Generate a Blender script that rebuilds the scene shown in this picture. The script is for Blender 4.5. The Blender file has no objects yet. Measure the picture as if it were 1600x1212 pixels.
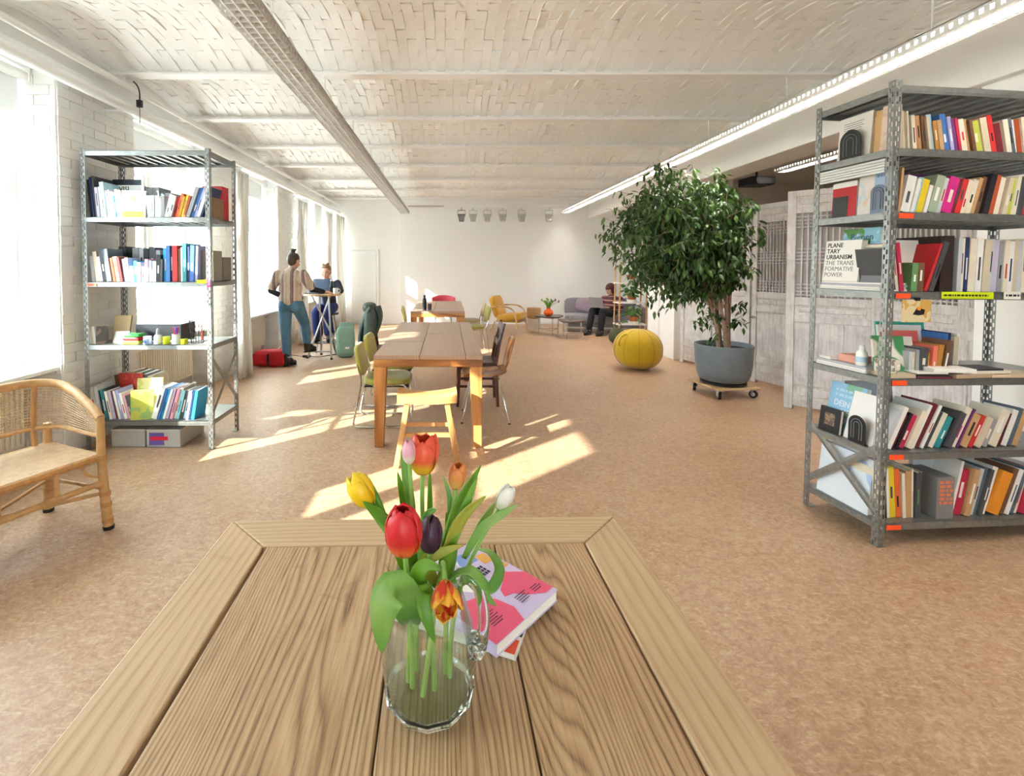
import bpy, bmesh, math, random
from mathutils import Vector, Matrix, Euler, noise
random.seed(7)
PI = math.pi
SC = bpy.context.scene
COL = SC.collection

# ------------------------------------------------------------------ camera
FPX = 750.0                       # focal length in pixels of a 1600 px wide frame
CAMZ = 1.464
TILT = 0.030
cam_d = bpy.data.cameras.new('camera')
cam_d.sensor_fit = 'HORIZONTAL'; cam_d.sensor_width = 36.0
cam_d.lens = 36.0 * FPX / 1600.0
cam_d.shift_x = 100.0 / 1600.0
cam_d.shift_y = -(606.0 - 416.0 - FPX * TILT) / 1600.0
cam_d.clip_start = 0.05; cam_d.clip_end = 300
cam = bpy.data.objects.new('camera', cam_d); COL.objects.link(cam)
cam.location = (0, 0, CAMZ); cam.rotation_euler = (PI / 2 - TILT, 0, 0)
SC.camera = cam

# ------------------------------------------------------------------ world, sun, exposure
SC.view_settings.view_transform = 'Standard'
SC.view_settings.look = 'None'
SC.view_settings.gamma = 1.0
SC.view_settings.use_curve_mapping = False
SC.view_settings.exposure = 1.3
SC.cycles.use_denoising = True
SC.cycles.use_adaptive_sampling = True; SC.cycles.adaptive_threshold = 0.02
SC.cycles.max_bounces = 12; SC.cycles.diffuse_bounces = 7; SC.cycles.glossy_bounces = 4
SC.cycles.transmission_bounces = 10; SC.cycles.transparent_max_bounces = 24
SC.cycles.sample_clamp_indirect = 6.0
SC.cycles.caustics_reflective = False
world = bpy.data.worlds.new('world'); SC.world = world; world.use_nodes = True
bg = world.node_tree.nodes['Background']
bg.inputs[0].default_value = (0.80, 0.90, 1.0, 1); bg.inputs[1].default_value = 9.5
SUN_AZ, SUN_EL = math.radians(40), math.radians(26)
sd = bpy.data.lights.new('sun', 'SUN'); sd.energy = 13.0; sd.angle = math.radians(0.6); sd.color = (1.0, 0.95, 0.88)
sun = bpy.data.objects.new('sun', sd); COL.objects.link(sun)
sun.rotation_euler = Vector((math.cos(SUN_EL) * math.cos(SUN_AZ), math.cos(SUN_EL) * math.sin(SUN_AZ), -math.sin(SUN_EL))).to_track_quat('-Z', 'Y').to_euler()
sun.location = (-8, -6, 8)
# window openings in the left wall (y ranges), sill and head heights
WIN_Y = [(2.195 + 2.345 * k, 3.66 + 2.345 * k) for k in range(0, 4)] + [(11.3, 12.12)]
WIN_Y = [(-0.15, 1.315)] + WIN_Y
SILL, HEAD = 0.70, 2.95
WXO = -3.5                        # outer face of left wall
for i, (a, b) in enumerate(WIN_Y):                      # sampling portals in the real window openings
    ld = bpy.data.lights.new('window_portal', 'AREA'); ld.shape = 'RECTANGLE'
    ld.size = HEAD - SILL; ld.size_y = b - a; ld.energy = 1; ld.cycles.is_portal = True
    lo = bpy.data.objects.new('window_portal', ld); COL.objects.link(lo)
    lo.location = (WXO + 0.02, (a + b) / 2, (SILL + HEAD) / 2); lo.rotation_euler = (0, -PI / 2, 0)
REAR_Y = -4.6
REAR_WIN = [(0.0, 1.5)]
for a, b in REAR_WIN:
    ld = bpy.data.lights.new('window_portal', 'AREA'); ld.shape = 'RECTANGLE'
    ld.size = b - a; ld.size_y = HEAD - SILL; ld.energy = 1; ld.cycles.is_portal = True
    lo = bpy.data.objects.new('window_portal', ld); COL.objects.link(lo)
    lo.location = ((a + b) / 2, REAR_Y - 0.28, (SILL + HEAD) / 2); lo.rotation_euler = (PI / 2, 0, 0)

# ------------------------------------------------------------------ helpers
def lin(c):
    if isinstance(c, str):
        c = c.lstrip('#'); c = [int(c[i:i + 2], 16) / 255 for i in (0, 2, 4)]
    return tuple((x / 12.92 if x <= 0.04045 else ((x + 0.055) / 1.055) ** 2.4) for x in c[:3]) + (1,)

class NT:
    def __init__(s, name):
        s.m = bpy.data.materials.new(name); s.m.use_nodes = True
        s.t = s.m.node_tree; s.n = s.t.nodes; s.b = s.n['Principled BSDF']; s.out = s.n['Material Output']
    def add(s, typ, **kw):
        n = s.n.new(typ)
        for k, v in kw.items():
            if k.startswith('i_'):
                key = k[2:]; key = int(key) if key.isdigit() else key.replace('_', ' ')
                n.inputs[key].default_value = v
            else: setattr(n, k, v)
        return n
    def link(s, a, b): s.t.links.new(a, b)
    def coord(s, which='Object', scale=(1, 1, 1), rnd=0.0, rot=(0, 0, 0)):
        tc = s.add('ShaderNodeTexCoord'); mp = s.add('ShaderNodeMapping')
        mp.inputs['Scale'].default_value = scale; mp.inputs['Rotation'].default_value = rot
        src = tc.outputs[which]
        if rnd:
            oi = s.add('ShaderNodeObjectInfo'); mu = s.add('ShaderNodeMath', operation='MULTIPLY', i_1=rnd); s.link(oi.outputs['Random'], mu.inputs[0])
            ad = s.add('ShaderNodeVectorMath', operation='ADD'); s.link(src, ad.inputs[0]); s.link(mu.outputs[0], ad.inputs[1]); src = ad.outputs[0]
        s.link(src, mp.inputs[0]); return mp.outputs[0]
    def ramp(s, fac, stops):
        r = s.add('ShaderNodeValToRGB'); e = r.color_ramp.elements
        while len(e) < len(stops): e.new(0.5)
        for el, (p, c) in zip(e, stops): el.position = p; el.color = lin(c)
        s.link(fac, r.inputs[0]); return r.outputs[0]
    def noise(s, vec, scale, detail=4, rough=0.55, dist=0.0):
        n = s.add('ShaderNodeTexNoise'); n.inputs['Scale'].default_value = scale; n.inputs['Detail'].default_value = detail
        n.inputs['Roughness'].default_value = rough; n.inputs['Distortion'].default_value = dist; s.link(vec, n.inputs['Vector']); return n.outputs[0]
    def bump(s, h, strength=0.3, dist=0.01):
        b = s.add('ShaderNodeBump'); b.inputs['Strength'].default_value = strength; b.inputs['Distance'].default_value = dist
        s.link(h, b.inputs['Height']); s.link(b.outputs[0], s.b.inputs['Normal'])
    def mix(s, fac, a, b, mode='MIX'):
        m = s.add('ShaderNodeMix', data_type='RGBA', blend_type=mode)
        for sock, v in ((m.inputs[0], fac), (m.inputs[6], a), (m.inputs[7], b)):
            if isinstance(v, (int, float)): sock.default_value = v
            elif isinstance(v, (str, tuple)): sock.default_value = lin(v) if isinstance(v, str) else v
            else: s.link(v, sock)
        return m.outputs[2]

MATS = {}
def mat(name, col='#ffffff', rough=0.5, metal=0.0, var=0.0, vscale=12.0, bump=0.0, bscale=60.0, bdist=0.003, coat=0.0, trans=0.0, ior=1.45, emit=None, sheen=0.0, stretch=(1, 1, 1), spec=0.5, sss=0.0):
    if name in MATS: return MATS[name]
    n = NT(name); b = n.b
    b.inputs['Base Color'].default_value = lin(col); b.inputs['Roughness'].default_value = rough; b.inputs['Metallic'].default_value = metal
    b.inputs['Specular IOR Level'].default_value = spec
    b.inputs['Coat Weight'].default_value = coat; b.inputs['Transmission Weight'].default_value = trans; b.inputs['IOR'].default_value = ior
    b.inputs['Sheen Weight'].default_value = sheen
    if sss: b.inputs['Subsurface Weight'].default_value = sss; b.inputs['Subsurface Radius'].default_value = (.02, .01, .006)
    if var or bump:
        v = n.coord('Object', stretch)
        if var:
            f = n.noise(v, vscale, 5, 0.6)
            c = lin(col); lo = tuple(x * (1 - var) for x in c[:3]) + (1,); hi = tuple(min(1, x * (1 + var)) for x in c[:3]) + (1,)
            r = n.add('ShaderNodeValToRGB'); r.color_ramp.elements[0].position = .3; r.color_ramp.elements[1].position = .7
            r.color_ramp.elements[0].color = lo; r.color_ramp.elements[1].color = hi
            n.link(f, r.inputs[0]); n.link(r.outputs[0], b.inputs['Base Color'])
        if bump: n.bump(n.noise(v, bscale, 4, 0.6), bump, bdist)
    MATS[name] = n.m; return n.m

class MB:
    def __init__(s): s.v = []; s.f = []
    def pts(s, vs, fs, M=None):
        o = len(s.v); s.v += [tuple(M @ Vector(v)) if M is not None else tuple(v) for v in vs]
        s.f += [tuple(i + o for i in f) for f in fs]; return s
    def box(s, x0, x1, y0, y1, z0, z1, M=None):
        return s.pts([(x0, y0, z0), (x1, y0, z0), (x1, y1, z0), (x0, y1, z0), (x0, y0, z1), (x1, y0, z1), (x1, y1, z1), (x0, y1, z1)],
                     [(0, 3, 2, 1), (4, 5, 6, 7), (0, 1, 5, 4), (1, 2, 6, 5), (2, 3, 7, 6), (3, 0, 4, 7)], M)
    def cbox(s, c, sz, M=None):
        return s.box(c[0] - sz[0] / 2, c[0] + sz[0] / 2, c[1] - sz[1] / 2, c[1] + sz[1] / 2, c[2] - sz[2] / 2, c[2] + sz[2] / 2, M)
    def taper(s, x0, y0, z0, a0, b0, x1, y1, z1, a1, b1, M=None):      # square leg from (x0,y0,z0) half sizes to (x1,y1,z1)
        return s.pts([(x0 - a0, y0 - b0, z0), (x0 + a0, y0 - b0, z0), (x0 + a0, y0 + b0, z0), (x0 - a0, y0 + b0, z0),
                      (x1 - a1, y1 - b1, z1), (x1 + a1, y1 - b1, z1), (x1 + a1, y1 + b1, z1), (x1 - a1, y1 + b1, z1)],
                     [(0, 3, 2, 1), (4, 5, 6, 7), (0, 1, 5, 4), (1, 2, 6, 5), (2, 3, 7, 6), (3, 0, 4, 7)], M)
    def tube(s, pts, r, n=8, closed=False, M=None, flat=1.0, up=None):
        P = [Vector(p) for p in pts]; k = len(P); R = r if isinstance(r, (list, tuple)) else [r] * k
        o = len(s.v); prev = None; ring = []
        for i in range(k):
            if closed: t = P[(i + 1) % k] - P[i - 1]
            else: t = P[min(i + 1, k - 1)] - P[max(i - 1, 0)]
            t.normalize()
            if prev is None:
                a = Vector(up) if up else (Vector((0, 0, 1)) if abs(t.z) < 0.9 else Vector((1, 0, 0)))
                nx = (a - t * a.dot(t)).normalized()
            else: nx = (prev - t * prev.dot(t)).normalized()
            prev = nx; ny = t.cross(nx)
            for j in range(n):
                an = 2 * PI * j / n
                q = P[i] + (nx * math.cos(an) * flat + ny * math.sin(an)) * R[i]
                ring.append(tuple(M @ q) if M is not None else tuple(q))
        s.v += ring
        m = k if closed else k - 1
        for i in range(m):
            i2 = (i + 1) % k
            for j in range(n):
                j2 = (j + 1) % n
                s.f.append((o + i * n + j, o + i * n + j2, o + i2 * n + j2, o + i2 * n + j))
        if not closed:
            s.f.append(tuple(o + j for j in reversed(range(n)))); s.f.append(tuple(o + (k - 1) * n + j for j in range(n)))
        return s
    def lathe(s, prof, n=24, c=(0, 0, 0), M=None, phase=0.0, sx=1, sy=1):
        vs = []; fs = []; k = len(prof)
        for (r, z) in prof:
            for j in range(n):
                a = 2 * PI * j / n + phase
                vs.append((c[0] + r * math.cos(a) * sx, c[1] + r * math.sin(a) * sy, c[2] + z))
        for i in range(k - 1):
            for j in range(n):
                j2 = (j + 1) % n; fs.append((i * n + j, i * n + j2, (i + 1) * n + j2, (i + 1) * n + j))
        fs.append(tuple(reversed(range(n)))); fs.append(tuple((k - 1) * n + j for j in range(n)))
        return s.pts(vs, fs, M)
    def ell(s, c, r, nu=14, nv=9, M=None):
        r = (r, r, r) if isinstance(r, (int, float)) else r
        vs = [(c[0], c[1], c[2] - r[2])]; fs = []
        for i in range(1, nv):
            p = -PI / 2 + PI * i / nv
            for j in range(nu):
                a = 2 * PI * j / nu
                vs.append((c[0] + r[0] * math.cos(p) * math.cos(a), c[1] + r[1] * math.cos(p) * math.sin(a), c[2] + r[2] * math.sin(p)))
        vs.append((c[0], c[1], c[2] + r[2])); top = len(vs) - 1
        for j in range(nu):
            j2 = (j + 1) % nu
            fs.append((0, 1 + j2, 1 + j)); fs.append((top, top - nu + j, top - nu + j2))
            for i in range(nv - 2): a = 1 + i * nu; fs.append((a + j, a + j2, a + nu + j2, a + nu + j))
        return s.pts(vs, fs, M)
    def prism(s, poly, z0, z1, M=None):
        n = len(poly); vs = [(x, y, z0) for x, y in poly] + [(x, y, z1) for x, y in poly]
        fs = [tuple(reversed(range(n))), tuple(range(n, 2 * n))] + [(i, (i + 1) % n, n + (i + 1) % n, n + i) for i in range(n)]
        return s.pts(vs, fs, M)
    def grid(s, fn, nu, nv, M=None):
        vs = [fn(i / nu, j / nv) for j in range(nv + 1) for i in range(nu + 1)]
        fs = [(j * (nu + 1) + i, j * (nu + 1) + i + 1, (j + 1) * (nu + 1) + i + 1, (j + 1) * (nu + 1) + i) for j in range(nv) for i in range(nu)]
        return s.pts(vs, fs, M)
    def mesh(s, name, m=None, smooth=False, ang=40):
        me = bpy.data.meshes.new(name); me.from_pydata(s.v, [], s.f); me.update()
        if m is not None:
            for x in (m if isinstance(m, (list, tuple)) else [m]): me.materials.append(x)
        if smooth:
            me.shade_smooth()
            if ang < 180: me.set_sharp_from_angle(angle=math.radians(ang))
        return me
    def build(s, name, m=None, parent=None, smooth=False, ang=40, bevel=0.0, seg=2, thick=0.0, sub=0):
        return link(name, s.mesh(name, m, smooth, ang), parent, bevel, seg, thick, sub)

def link(name, me, parent=None, bevel=0.0, seg=2, thick=0.0, sub=0):
    o = bpy.data.objects.new(name, me); COL.objects.link(o)
    if parent is not None: o.parent = parent
    if thick: md = o.modifiers.new('solidify', 'SOLIDIFY'); md.thickness = thick; md.offset = 0
    if bevel:
        md = o.modifiers.new('bevel', 'BEVEL'); md.width = bevel; md.segments = seg; md.limit_method = 'ANGLE'; md.angle_limit = math.radians(35); md.harden_normals = False
    if sub: md = o.modifiers.new('subsurf', 'SUBSURF'); md.levels = sub; md.render_levels = sub
    return o

def tag(o, label, cat, group=None, kind=None):
    if label: o['label'] = label
    if cat: o['category'] = cat
    if group: o['group'] = group
    if kind: o['kind'] = kind
    return o
def thing(name, label, cat, loc=(0, 0, 0), rz=0.0, group=None):
    o = bpy.data.objects.new(name, None); COL.objects.link(o); o.empty_display_size = .1
    o.location = loc; o.rotation_euler = (0, 0, rz); return tag(o, label, cat, group)
def struct(o): o['kind'] = 'structure'; return o
def dup(root, loc=None, rz=None, label=None, group=None):
    def cp(o, par):
        c = o.copy(); COL.objects.link(c)
        if par is not None: c.parent = par
        for ch in list(o.children): cp(ch, c)
        return c
    r = cp(root, None)
    if loc is not None: r.location = loc
    if rz is not None: r.rotation_euler = (0, 0, rz)
    if label: r['label'] = label
    if group: r['group'] = group
    return r
def text_mesh(body, size, m, name='lettering', parent=None, M=None, align='LEFT', depth=0.0004, sx=1.0, bold=0.0):
    cu = bpy.data.curves.new('text', 'FONT'); cu.body = body; cu.size = size; cu.align_x = align; cu.extrude = depth; cu.offset = bold
    cu.space_line = 0.95; cu.resolution_u = 3
    o = bpy.data.objects.new('text', cu); COL.objects.link(o)
    dg = bpy.context.evaluated_depsgraph_get(); dg.update()
    me = bpy.data.meshes.new_from_object(o.evaluated_get(dg)); bpy.data.objects.remove(o)
    me.transform(Matrix.Diagonal((sx, 1, 1, 1)))
    if M is not None: me.transform(M)
    me.materials.clear(); me.materials.append(m)
    return link(name, me, parent)
def bez(p0, p1, p2, p3, n=8):
    p0, p1, p2, p3 = map(Vector, (p0, p1, p2, p3)); r = []
    for i in range(n + 1):
        t = i / n; u = 1 - t; r.append(p0 * u ** 3 + p1 * 3 * u * u * t + p2 * 3 * u * t * t + p3 * t ** 3)
    return r
def rnd(a, b): return random.uniform(a, b)
def arc_pts(pts, rad, n=5):                                         # polyline with rounded corners
    P = [Vector(p) for p in pts]; out = [P[0]]
    for i in range(1, len(P) - 1):
        a = (P[i - 1] - P[i]); b = (P[i + 1] - P[i]); r = min(rad, a.length * .49, b.length * .49)
        A = P[i] + a.normalized() * r; B = P[i] + b.normalized() * r
        for k in range(n + 1):
            t = k / n; out.append(A * (1 - t) ** 2 + P[i] * 2 * t * (1 - t) + B * t * t)
    out.append(P[-1]); return out

# ------------------------------------------------------------------ materials
def painted(name, col, bump=.25, bscale=14.0, var=.03):
    n = NT(name); v = n.coord('Object'); f = n.noise(v, 6, 6, .6)
    c = lin(col); r = n.add('ShaderNodeValToRGB'); r.color_ramp.elements[0].position = .3; r.color_ramp.elements[1].position = .7
    r.color_ramp.elements[0].color = tuple(x * (1 - var) for x in c[:3]) + (1,); r.color_ramp.elements[1].color = c
    n.link(f, r.inputs[0]); n.link(r.outputs[0], n.b.inputs['Base Color']); n.b.inputs['Roughness'].default_value = .75
    n.bump(n.noise(v, bscale, 5, .65), bump, .012); return n.m
M_WALL = painted('white_wall_paint', '#f5f4f2', .12, 9)
M_BRICKP = painted('white_brick_paint', '#f0efeb', .35, 22)
M_CEIL = painted('white_ceiling_paint', '#f8f6f3', .35, 30)
M_BEAM = mat('beam_paint', '#f0ece8', .5, bump=.1, bscale=20)
M_TRIM = mat('white_gloss_paint', '#f0f1f1', .35)
M_GREYW = painted('grey_room_paint', '#d6d1c9', .1, 8)
def floor_mat():
    n = NT('cork_linoleum'); v = n.coord('Object')
    a = n.noise(v, 38, 6, .72, 1.2); b = n.noise(v, 9, 4, .6, 2.0); c = n.noise(v, 1.1, 3, .5)
    col = n.ramp(a, [(.36, '#885d42'), (.46, '#a5815f'), (.54, '#b99773'), (.66, '#cfb591')])
    col2 = n.ramp(b, [(.36, '#9d6f4e'), (.5, '#b18e70'), (.64, '#c8ac8e')])
    m1 = n.mix(.35, col, col2)
    col3 = n.ramp(c, [(.35, '#a07b61'), (.65, '#bfa188')])
    m2 = n.mix(.3, m1, col3)
    # pale drag flecks
    v2 = n.coord('Object', (7, 26, 1), rot=(0, 0, .35)); e = n.noise(v2, 3.2, 5, .7, .8)
    fl = n.ramp(e, [(.54, '#000000'), (.64, '#ffffff')])
    m3 = n.mix(fl, m2, '#dcc3a4'); m4 = n.mix(.42, m2, m3)
    n.link(m4, n.b.inputs['Base Color']); n.b.inputs['Roughness'].default_value = .42
    rr = n.add('ShaderNodeMapRange'); rr.inputs[3].default_value = .33; rr.inputs[4].default_value = .52; n.link(b, rr.inputs[0]); n.link(rr.outputs[0], n.b.inputs['Roughness'])
    n.bump(a, .06, .002); return n.m
M_FLOOR = floor_mat()
def wood(name, light, mid, dark, axis='Y', rings=9.0, dist=5.0, rough=.5, grain=1.0, bump=.15, stain=None):
    n = NT(name); s = {'X': (.12, 1, 1), 'Y': (1, .12, 1), 'Z': (1, 1, .12)}[axis]
    v = n.coord('Object', s, rnd=7.0)
    big = n.noise(v, 2.6, 3, .5, .6)
    w = n.add('ShaderNodeMath', operation='MULTIPLY', i_1=rings * 6.0); n.link(big, w.inputs[0])
    si = n.add('ShaderNodeMath', operation='SINE'); n.link(w.outputs[0], si.inputs[0])
    s2 = {'X': (.02, 1, 1), 'Y': (1, .02, 1), 'Z': (1, 1, .02)}[axis]
    v2 = n.coord('Object', s2, rnd=3.0); fine = n.noise(v2, 110, 4, .7)
    mr = n.add('ShaderNodeMapRange'); mr.inputs[1].default_value = -1; mr.inputs[2].default_value = 1; n.link(si.outputs[0], mr.inputs[0])
    mixf = n.add('ShaderNodeMath', operation='MULTIPLY_ADD', i_1=.55, i_2=.0); n.link(mr.outputs[0], mixf.inputs[0])
    ad = n.add('ShaderNodeMath', operation='MULTIPLY_ADD', i_1=.9 * grain); n.link(fine, ad.inputs[0]); n.link(mixf.outputs[0], ad.inputs[2])
    sb = n.add('ShaderNodeMath', operation='SUBTRACT', i_1=.2 * grain); n.link(ad.outputs[0], sb.inputs[0])
    col = n.ramp(sb.outputs[0], [(.08, dark), (.38, mid), (.75, light)])
    if stain:
        st = n.noise(n.coord('Object', rnd=5.0), 7, 5, .65, .4); sf = n.ramp(st, [(.60, '#000000'), (.74, '#ffffff')])
        mm = n.mix(sf, col, stain); col = n.mix(.5, col, mm)
    n.link(col, n.b.inputs['Base Color']); n.b.inputs['Roughness'].default_value = rough
    n.bump(sb.outputs[0], bump, .003); MATS[name] = n.m; return n.m
def elm(name, axis='Y', lines=80.0, light='#ccae8a', mid='#b5916a', dark='#5e4029', warp=.42, stain='#5b3a22'):
    """old elm: many dark year lines along the board, bending into cathedral loops"""
    n = NT(name); s = (1, .16, 1) if axis == 'Y' else (.16, 1, 1)
    v = n.coord('Object', s, rnd=11.0); sp = n.add('ShaderNodeSeparateXYZ'); n.link(v, sp.inputs[0])
    big = n.noise(v, 3.4, 2, .45, .3); sm = n.noise(v, 22, 3, .5)
    a = n.add('ShaderNodeMath', operation='MULTIPLY_ADD', i_1=warp); n.link(big, a.inputs[0]); n.link(sp.outputs[0 if axis == 'Y' else 1], a.inputs[2])
    b = n.add('ShaderNodeMath', operation='MULTIPLY_ADD', i_1=.008); n.link(sm, b.inputs[0]); n.link(a.outputs[0], b.inputs[2])
    w = n.add('ShaderNodeMath', operation='MULTIPLY', i_1=lines); n.link(b.outputs[0], w.inputs[0]); fr = n.add('ShaderNodeMath', operation='FRACT'); n.link(w.outputs[0], fr.inputs[0])
    v2 = n.coord('Object', (1, .03, 1) if axis == 'Y' else (.03, 1, 1), rnd=3.0); fine = n.noise(v2, 260, 3, .7); big2 = n.noise(n.coord('Object', rnd=2.0), 4, 4, .6)
    c1 = n.ramp(fr.outputs[0], [(0, dark), (.22, mid), (.6, light), (.85, mid), (1, dark)])
    c2 = n.ramp(fine, [(.35, dark), (.5, mid), (.7, light)]); c = n.mix(.42, c1, c2)
    c = n.mix(n.ramp(big2, [(.35, '#000000'), (.7, '#666666')]), c, light)
    st = n.noise(n.coord('Object', rnd=5.0), 8, 4, .6, .5); c = n.mix(n.ramp(st, [(.66, '#000000'), (.74, '#8a8a8a')]), c, stain)
    n.link(c, n.b.inputs['Base Color']); n.b.inputs['Roughness'].default_value = .5; n.bump(fr.outputs[0], .18, .0015); return n.m
W_NEAR_Y = elm('old_elm_along')
W_NEARF_Y = elm('old_elm_frame_along', 'Y', 45, '#cfb491', '#c5a782', '#ab8b67', .2, '#957150')
W_NEARF_X = elm('old_elm_frame_across', 'X', 45, '#cfb491', '#c5a782', '#ab8b67', .2, '#957150')
W_MID_Y = elm('brown_table_along', 'Y', 70, '#c0a28b', '#a98770', '#7d5c46', .12, '#7b563c'); W_MID_Y.node_tree.nodes['Principled BSDF'].inputs['Roughness'].default_value = .32
W_MID_X = wood('orange_brown_across', '#c78a4c', '#a96c34', '#6d4019', 'X', 7, rough=.4, grain=.8)
W_MID_Z = wood('orange_brown_upright', '#c78a4c', '#a96c34', '#6d4019', 'Z', 9, rough=.4, grain=.8)
W_PINE_X = wood('pale_stool_across', '#d0a069', '#c48f58', '#9c6d3c', 'X', 5, rough=.4, grain=.5)
W_PINE_Z = wood('pale_stool_upright', '#d0a069', '#c48f58', '#9c6d3c', 'Z', 5, rough=.4, grain=.5)
W_DARK_Z = wood('dark_brown_wood', '#5a3023', '#451f18', '#260f0c', 'Z', 5, rough=.35, grain=.5)
W_PLY_Z = wood('varnished_plywood', '#c28850', '#a96b38', '#7b4520', 'Z', 6, rough=.25, grain=.6)
W_BLOND = wood('blond_wood', '#d9b98a', '#cfa977', '#a9814f', 'Z', 4, rough=.4, grain=.4)
W_BLOND_X = wood('blond_plywood', '#dcc096', '#d2b083', '#b08d5e', 'X', 4, rough=.5, grain=.4)
W_SCREEN = None
def screen_mat():
    n = NT('limewashed_wood'); v = n.coord('Object', (1, 1, .06), rnd=4.0); a = n.noise(v, 60, 5, .7); b = n.noise(n.coord('Object', rnd=3.0), 5, 5, .7, .6)
    c = n.ramp(a, [(.3, '#a6a19f'), (.5, '#cfcbca'), (.7, '#e2e0e0')]); d = n.ramp(b, [(.35, '#9a9390'), (.6, '#dedcdc')])
    n.link(n.mix(.4, c, d), n.b.inputs['Base Color']); n.b.inputs['Roughness'].default_value = .7; n.bump(a, .2, .002); return n.m
M_SCREEN = screen_mat()
def steel_mat():
    n = NT('galvanised_steel'); v = n.coord('Object'); vo = n.add('ShaderNodeTexVoronoi'); vo.inputs['Scale'].default_value = 45; n.link(v, vo.inputs['Vector'])
    c = n.ramp(vo.outputs['Color'], [(.0, '#868886'), (1, '#9a9b98')]); n.link(c, n.b.inputs['Base Color']); n.b.inputs['Metallic'].default_value = .75; n.b.inputs['Roughness'].default_value = .42; return n.m
M_STEEL = steel_mat()
M_CHROME = mat('chrome', '#d8d8d8', .12, 1.0)
M_ALU = mat('brushed_aluminium', '#c3c4c6', .35, .9)
M_DKMETAL = mat('dark_metal', '#2c2d2f', .45, .5)
M_BLACK = mat('black_plastic', '#17171a', .45)
M_BLACKG = mat('black_satin', '#202024', .35)
M_WHITEPL = mat('white_plastic', '#f2f2f0', .35)
M_PAPER = mat('paper_white', '#f2efe8', .8)
M_CREAMRAD = mat('radiator_enamel', '#ece6d6', .35)
M_RED = mat('red_fabric', '#b01220', .75, bump=.2, bscale=90)
def fabric(name, col, var=.12, bscale=260.0): return mat(name, col, .9, var=var, vscale=30, bump=.25, bscale=bscale, bdist=.002, sheen=.3)
M_OLIVE = fabric('olive_upholstery', '#a9a24e')
M_YELLOW = fabric('mustard_fabric', '#c99a34', .08)
M_BALL = fabric('yellow_ball_fabric', '#c9a316', .06)
M_SOFA = fabric('grey_sofa_fabric', '#77727a', .1)
M_PARKA = mat('dark_green_nylon', '#3f4d45', .55, var=.12, vscale=8, bump=.3, bscale=14, bdist=.01)
def curtain_mat():
    n = NT('sheer_cream_curtain'); n.b.inputs['Base Color'].default_value = lin('#fdfcfa'); n.b.inputs['Roughness'].default_value = .9
    tr = n.add('ShaderNodeBsdfTranslucent'); tr.inputs[0].default_value = lin('#fffefb'); mx = n.add('ShaderNodeMixShader', i_0=.6)
    n.link(n.b.outputs[0], mx.inputs[1]); n.link(tr.outputs[0], mx.inputs[2]); n.link(mx.outputs[0], n.out.inputs[0]); return n.m
M_CURT = curtain_mat()
def thin_glass(name, tint='#f4f8f6', refl=.9, base=.045, edge=None):
    n = NT(name); t = n.add('ShaderNodeBsdfTransparent'); t.inputs[0].default_value = lin(tint)
    if edge:                                             # longer path through the sheet at grazing view: a little more absorption
        l2 = n.add('ShaderNodeLayerWeight', i_Blend=.5); p2 = n.add('ShaderNodeMath', operation='POWER', i_1=2.2); n.link(l2.outputs['Facing'], p2.inputs[0]); n.link(n.mix(p2.outputs[0], tint, edge), t.inputs[0])
    g = n.add('ShaderNodeBsdfGlossy'); g.inputs['Roughness'].default_value = .02
    g.inputs[0].default_value = (refl, refl, refl, 1); lw = n.add('ShaderNodeLayerWeight', i_Blend=.5); pw = n.add('ShaderNodeMath', operation='POWER', i_1=5.0); fr = n.add('ShaderNodeMath', operation='MULTIPLY_ADD', i_1=1 - base, i_2=base); mx = n.add('ShaderNodeMixShader')
    n.link(lw.outputs['Facing'], pw.inputs[0]); n.link(pw.outputs[0], fr.inputs[0])       # Schlick reflectance, same from both sides of the sheet
    n.link(fr.outputs[0], mx.inputs[0]); n.link(t.outputs[0], mx.inputs[1]); n.link(g.outputs[0], mx.inputs[2]); n.link(mx.outputs[0], n.out.inputs[0]); return n.m
M_PANE = thin_glass('window_glass'); M_GLASS = thin_glass('clear_glass', '#fdfefd', 1.0, .07, '#c6d2ca')
M_SOLIDGLASS = mat('thick_glass', '#f6fbf8', .02, trans=1.0, ior=1.48)
M_TERRA = mat('terracotta', '#b5623c', .8, var=.12)
M_SOIL = mat('soil', '#2c211a', .95, bump=.6, bscale=60)
def objcol(name, rough=.55, spec=.4):
    n = NT(name); oi = n.add('ShaderNodeObjectInfo'); v = n.coord('Object', rnd=9.0); f = n.noise(v, 16, 3, .5)
    mr = n.add('ShaderNodeMapRange'); mr.inputs[3].default_value = .86; mr.inputs[4].default_value = 1.1; n.link(f, mr.inputs[0])
    c = n.mix(1.0, oi.outputs['Color'], mr.outputs[0], 'MULTIPLY'); n.link(c, n.b.inputs['Base Color'])
    n.b.inputs['Roughness'].default_value = rough; n.b.inputs['Specular IOR Level'].default_value = spec; return n.m
M_COVER = objcol('printed_cover')
def printed(name, base, a, b, scale=9.0, t=(.5, .62)):
    n = NT(name); v = n.coord('Object', rnd=3.0); f = n.noise(v, scale, 2, .5, 1.0); g = n.noise(v, scale * .6, 2, .5)
    m1 = n.mix(n.ramp(f, [(t[0], '#000000'), (t[0] + .03, '#ffffff')]), base, a)
    m2 = n.mix(n.ramp(g, [(t[1], '#000000'), (t[1] + .03, '#ffffff')]), m1, b)
    n.link(m2, n.b.inputs['Base Color']); n.b.inputs['Roughness'].default_value = .4; return n.m

# ------------------------------------------------------------------ room
CEIL = 3.06          # underside of the steel beams
XL, XN = -2.95, -3.27 # wall face, niche / window plane
fl = struct(MB().box(-3.5, 7.2, REAR_Y - .3, 12.6, -.12, 0).build('floor', M_FLOOR))
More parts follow.
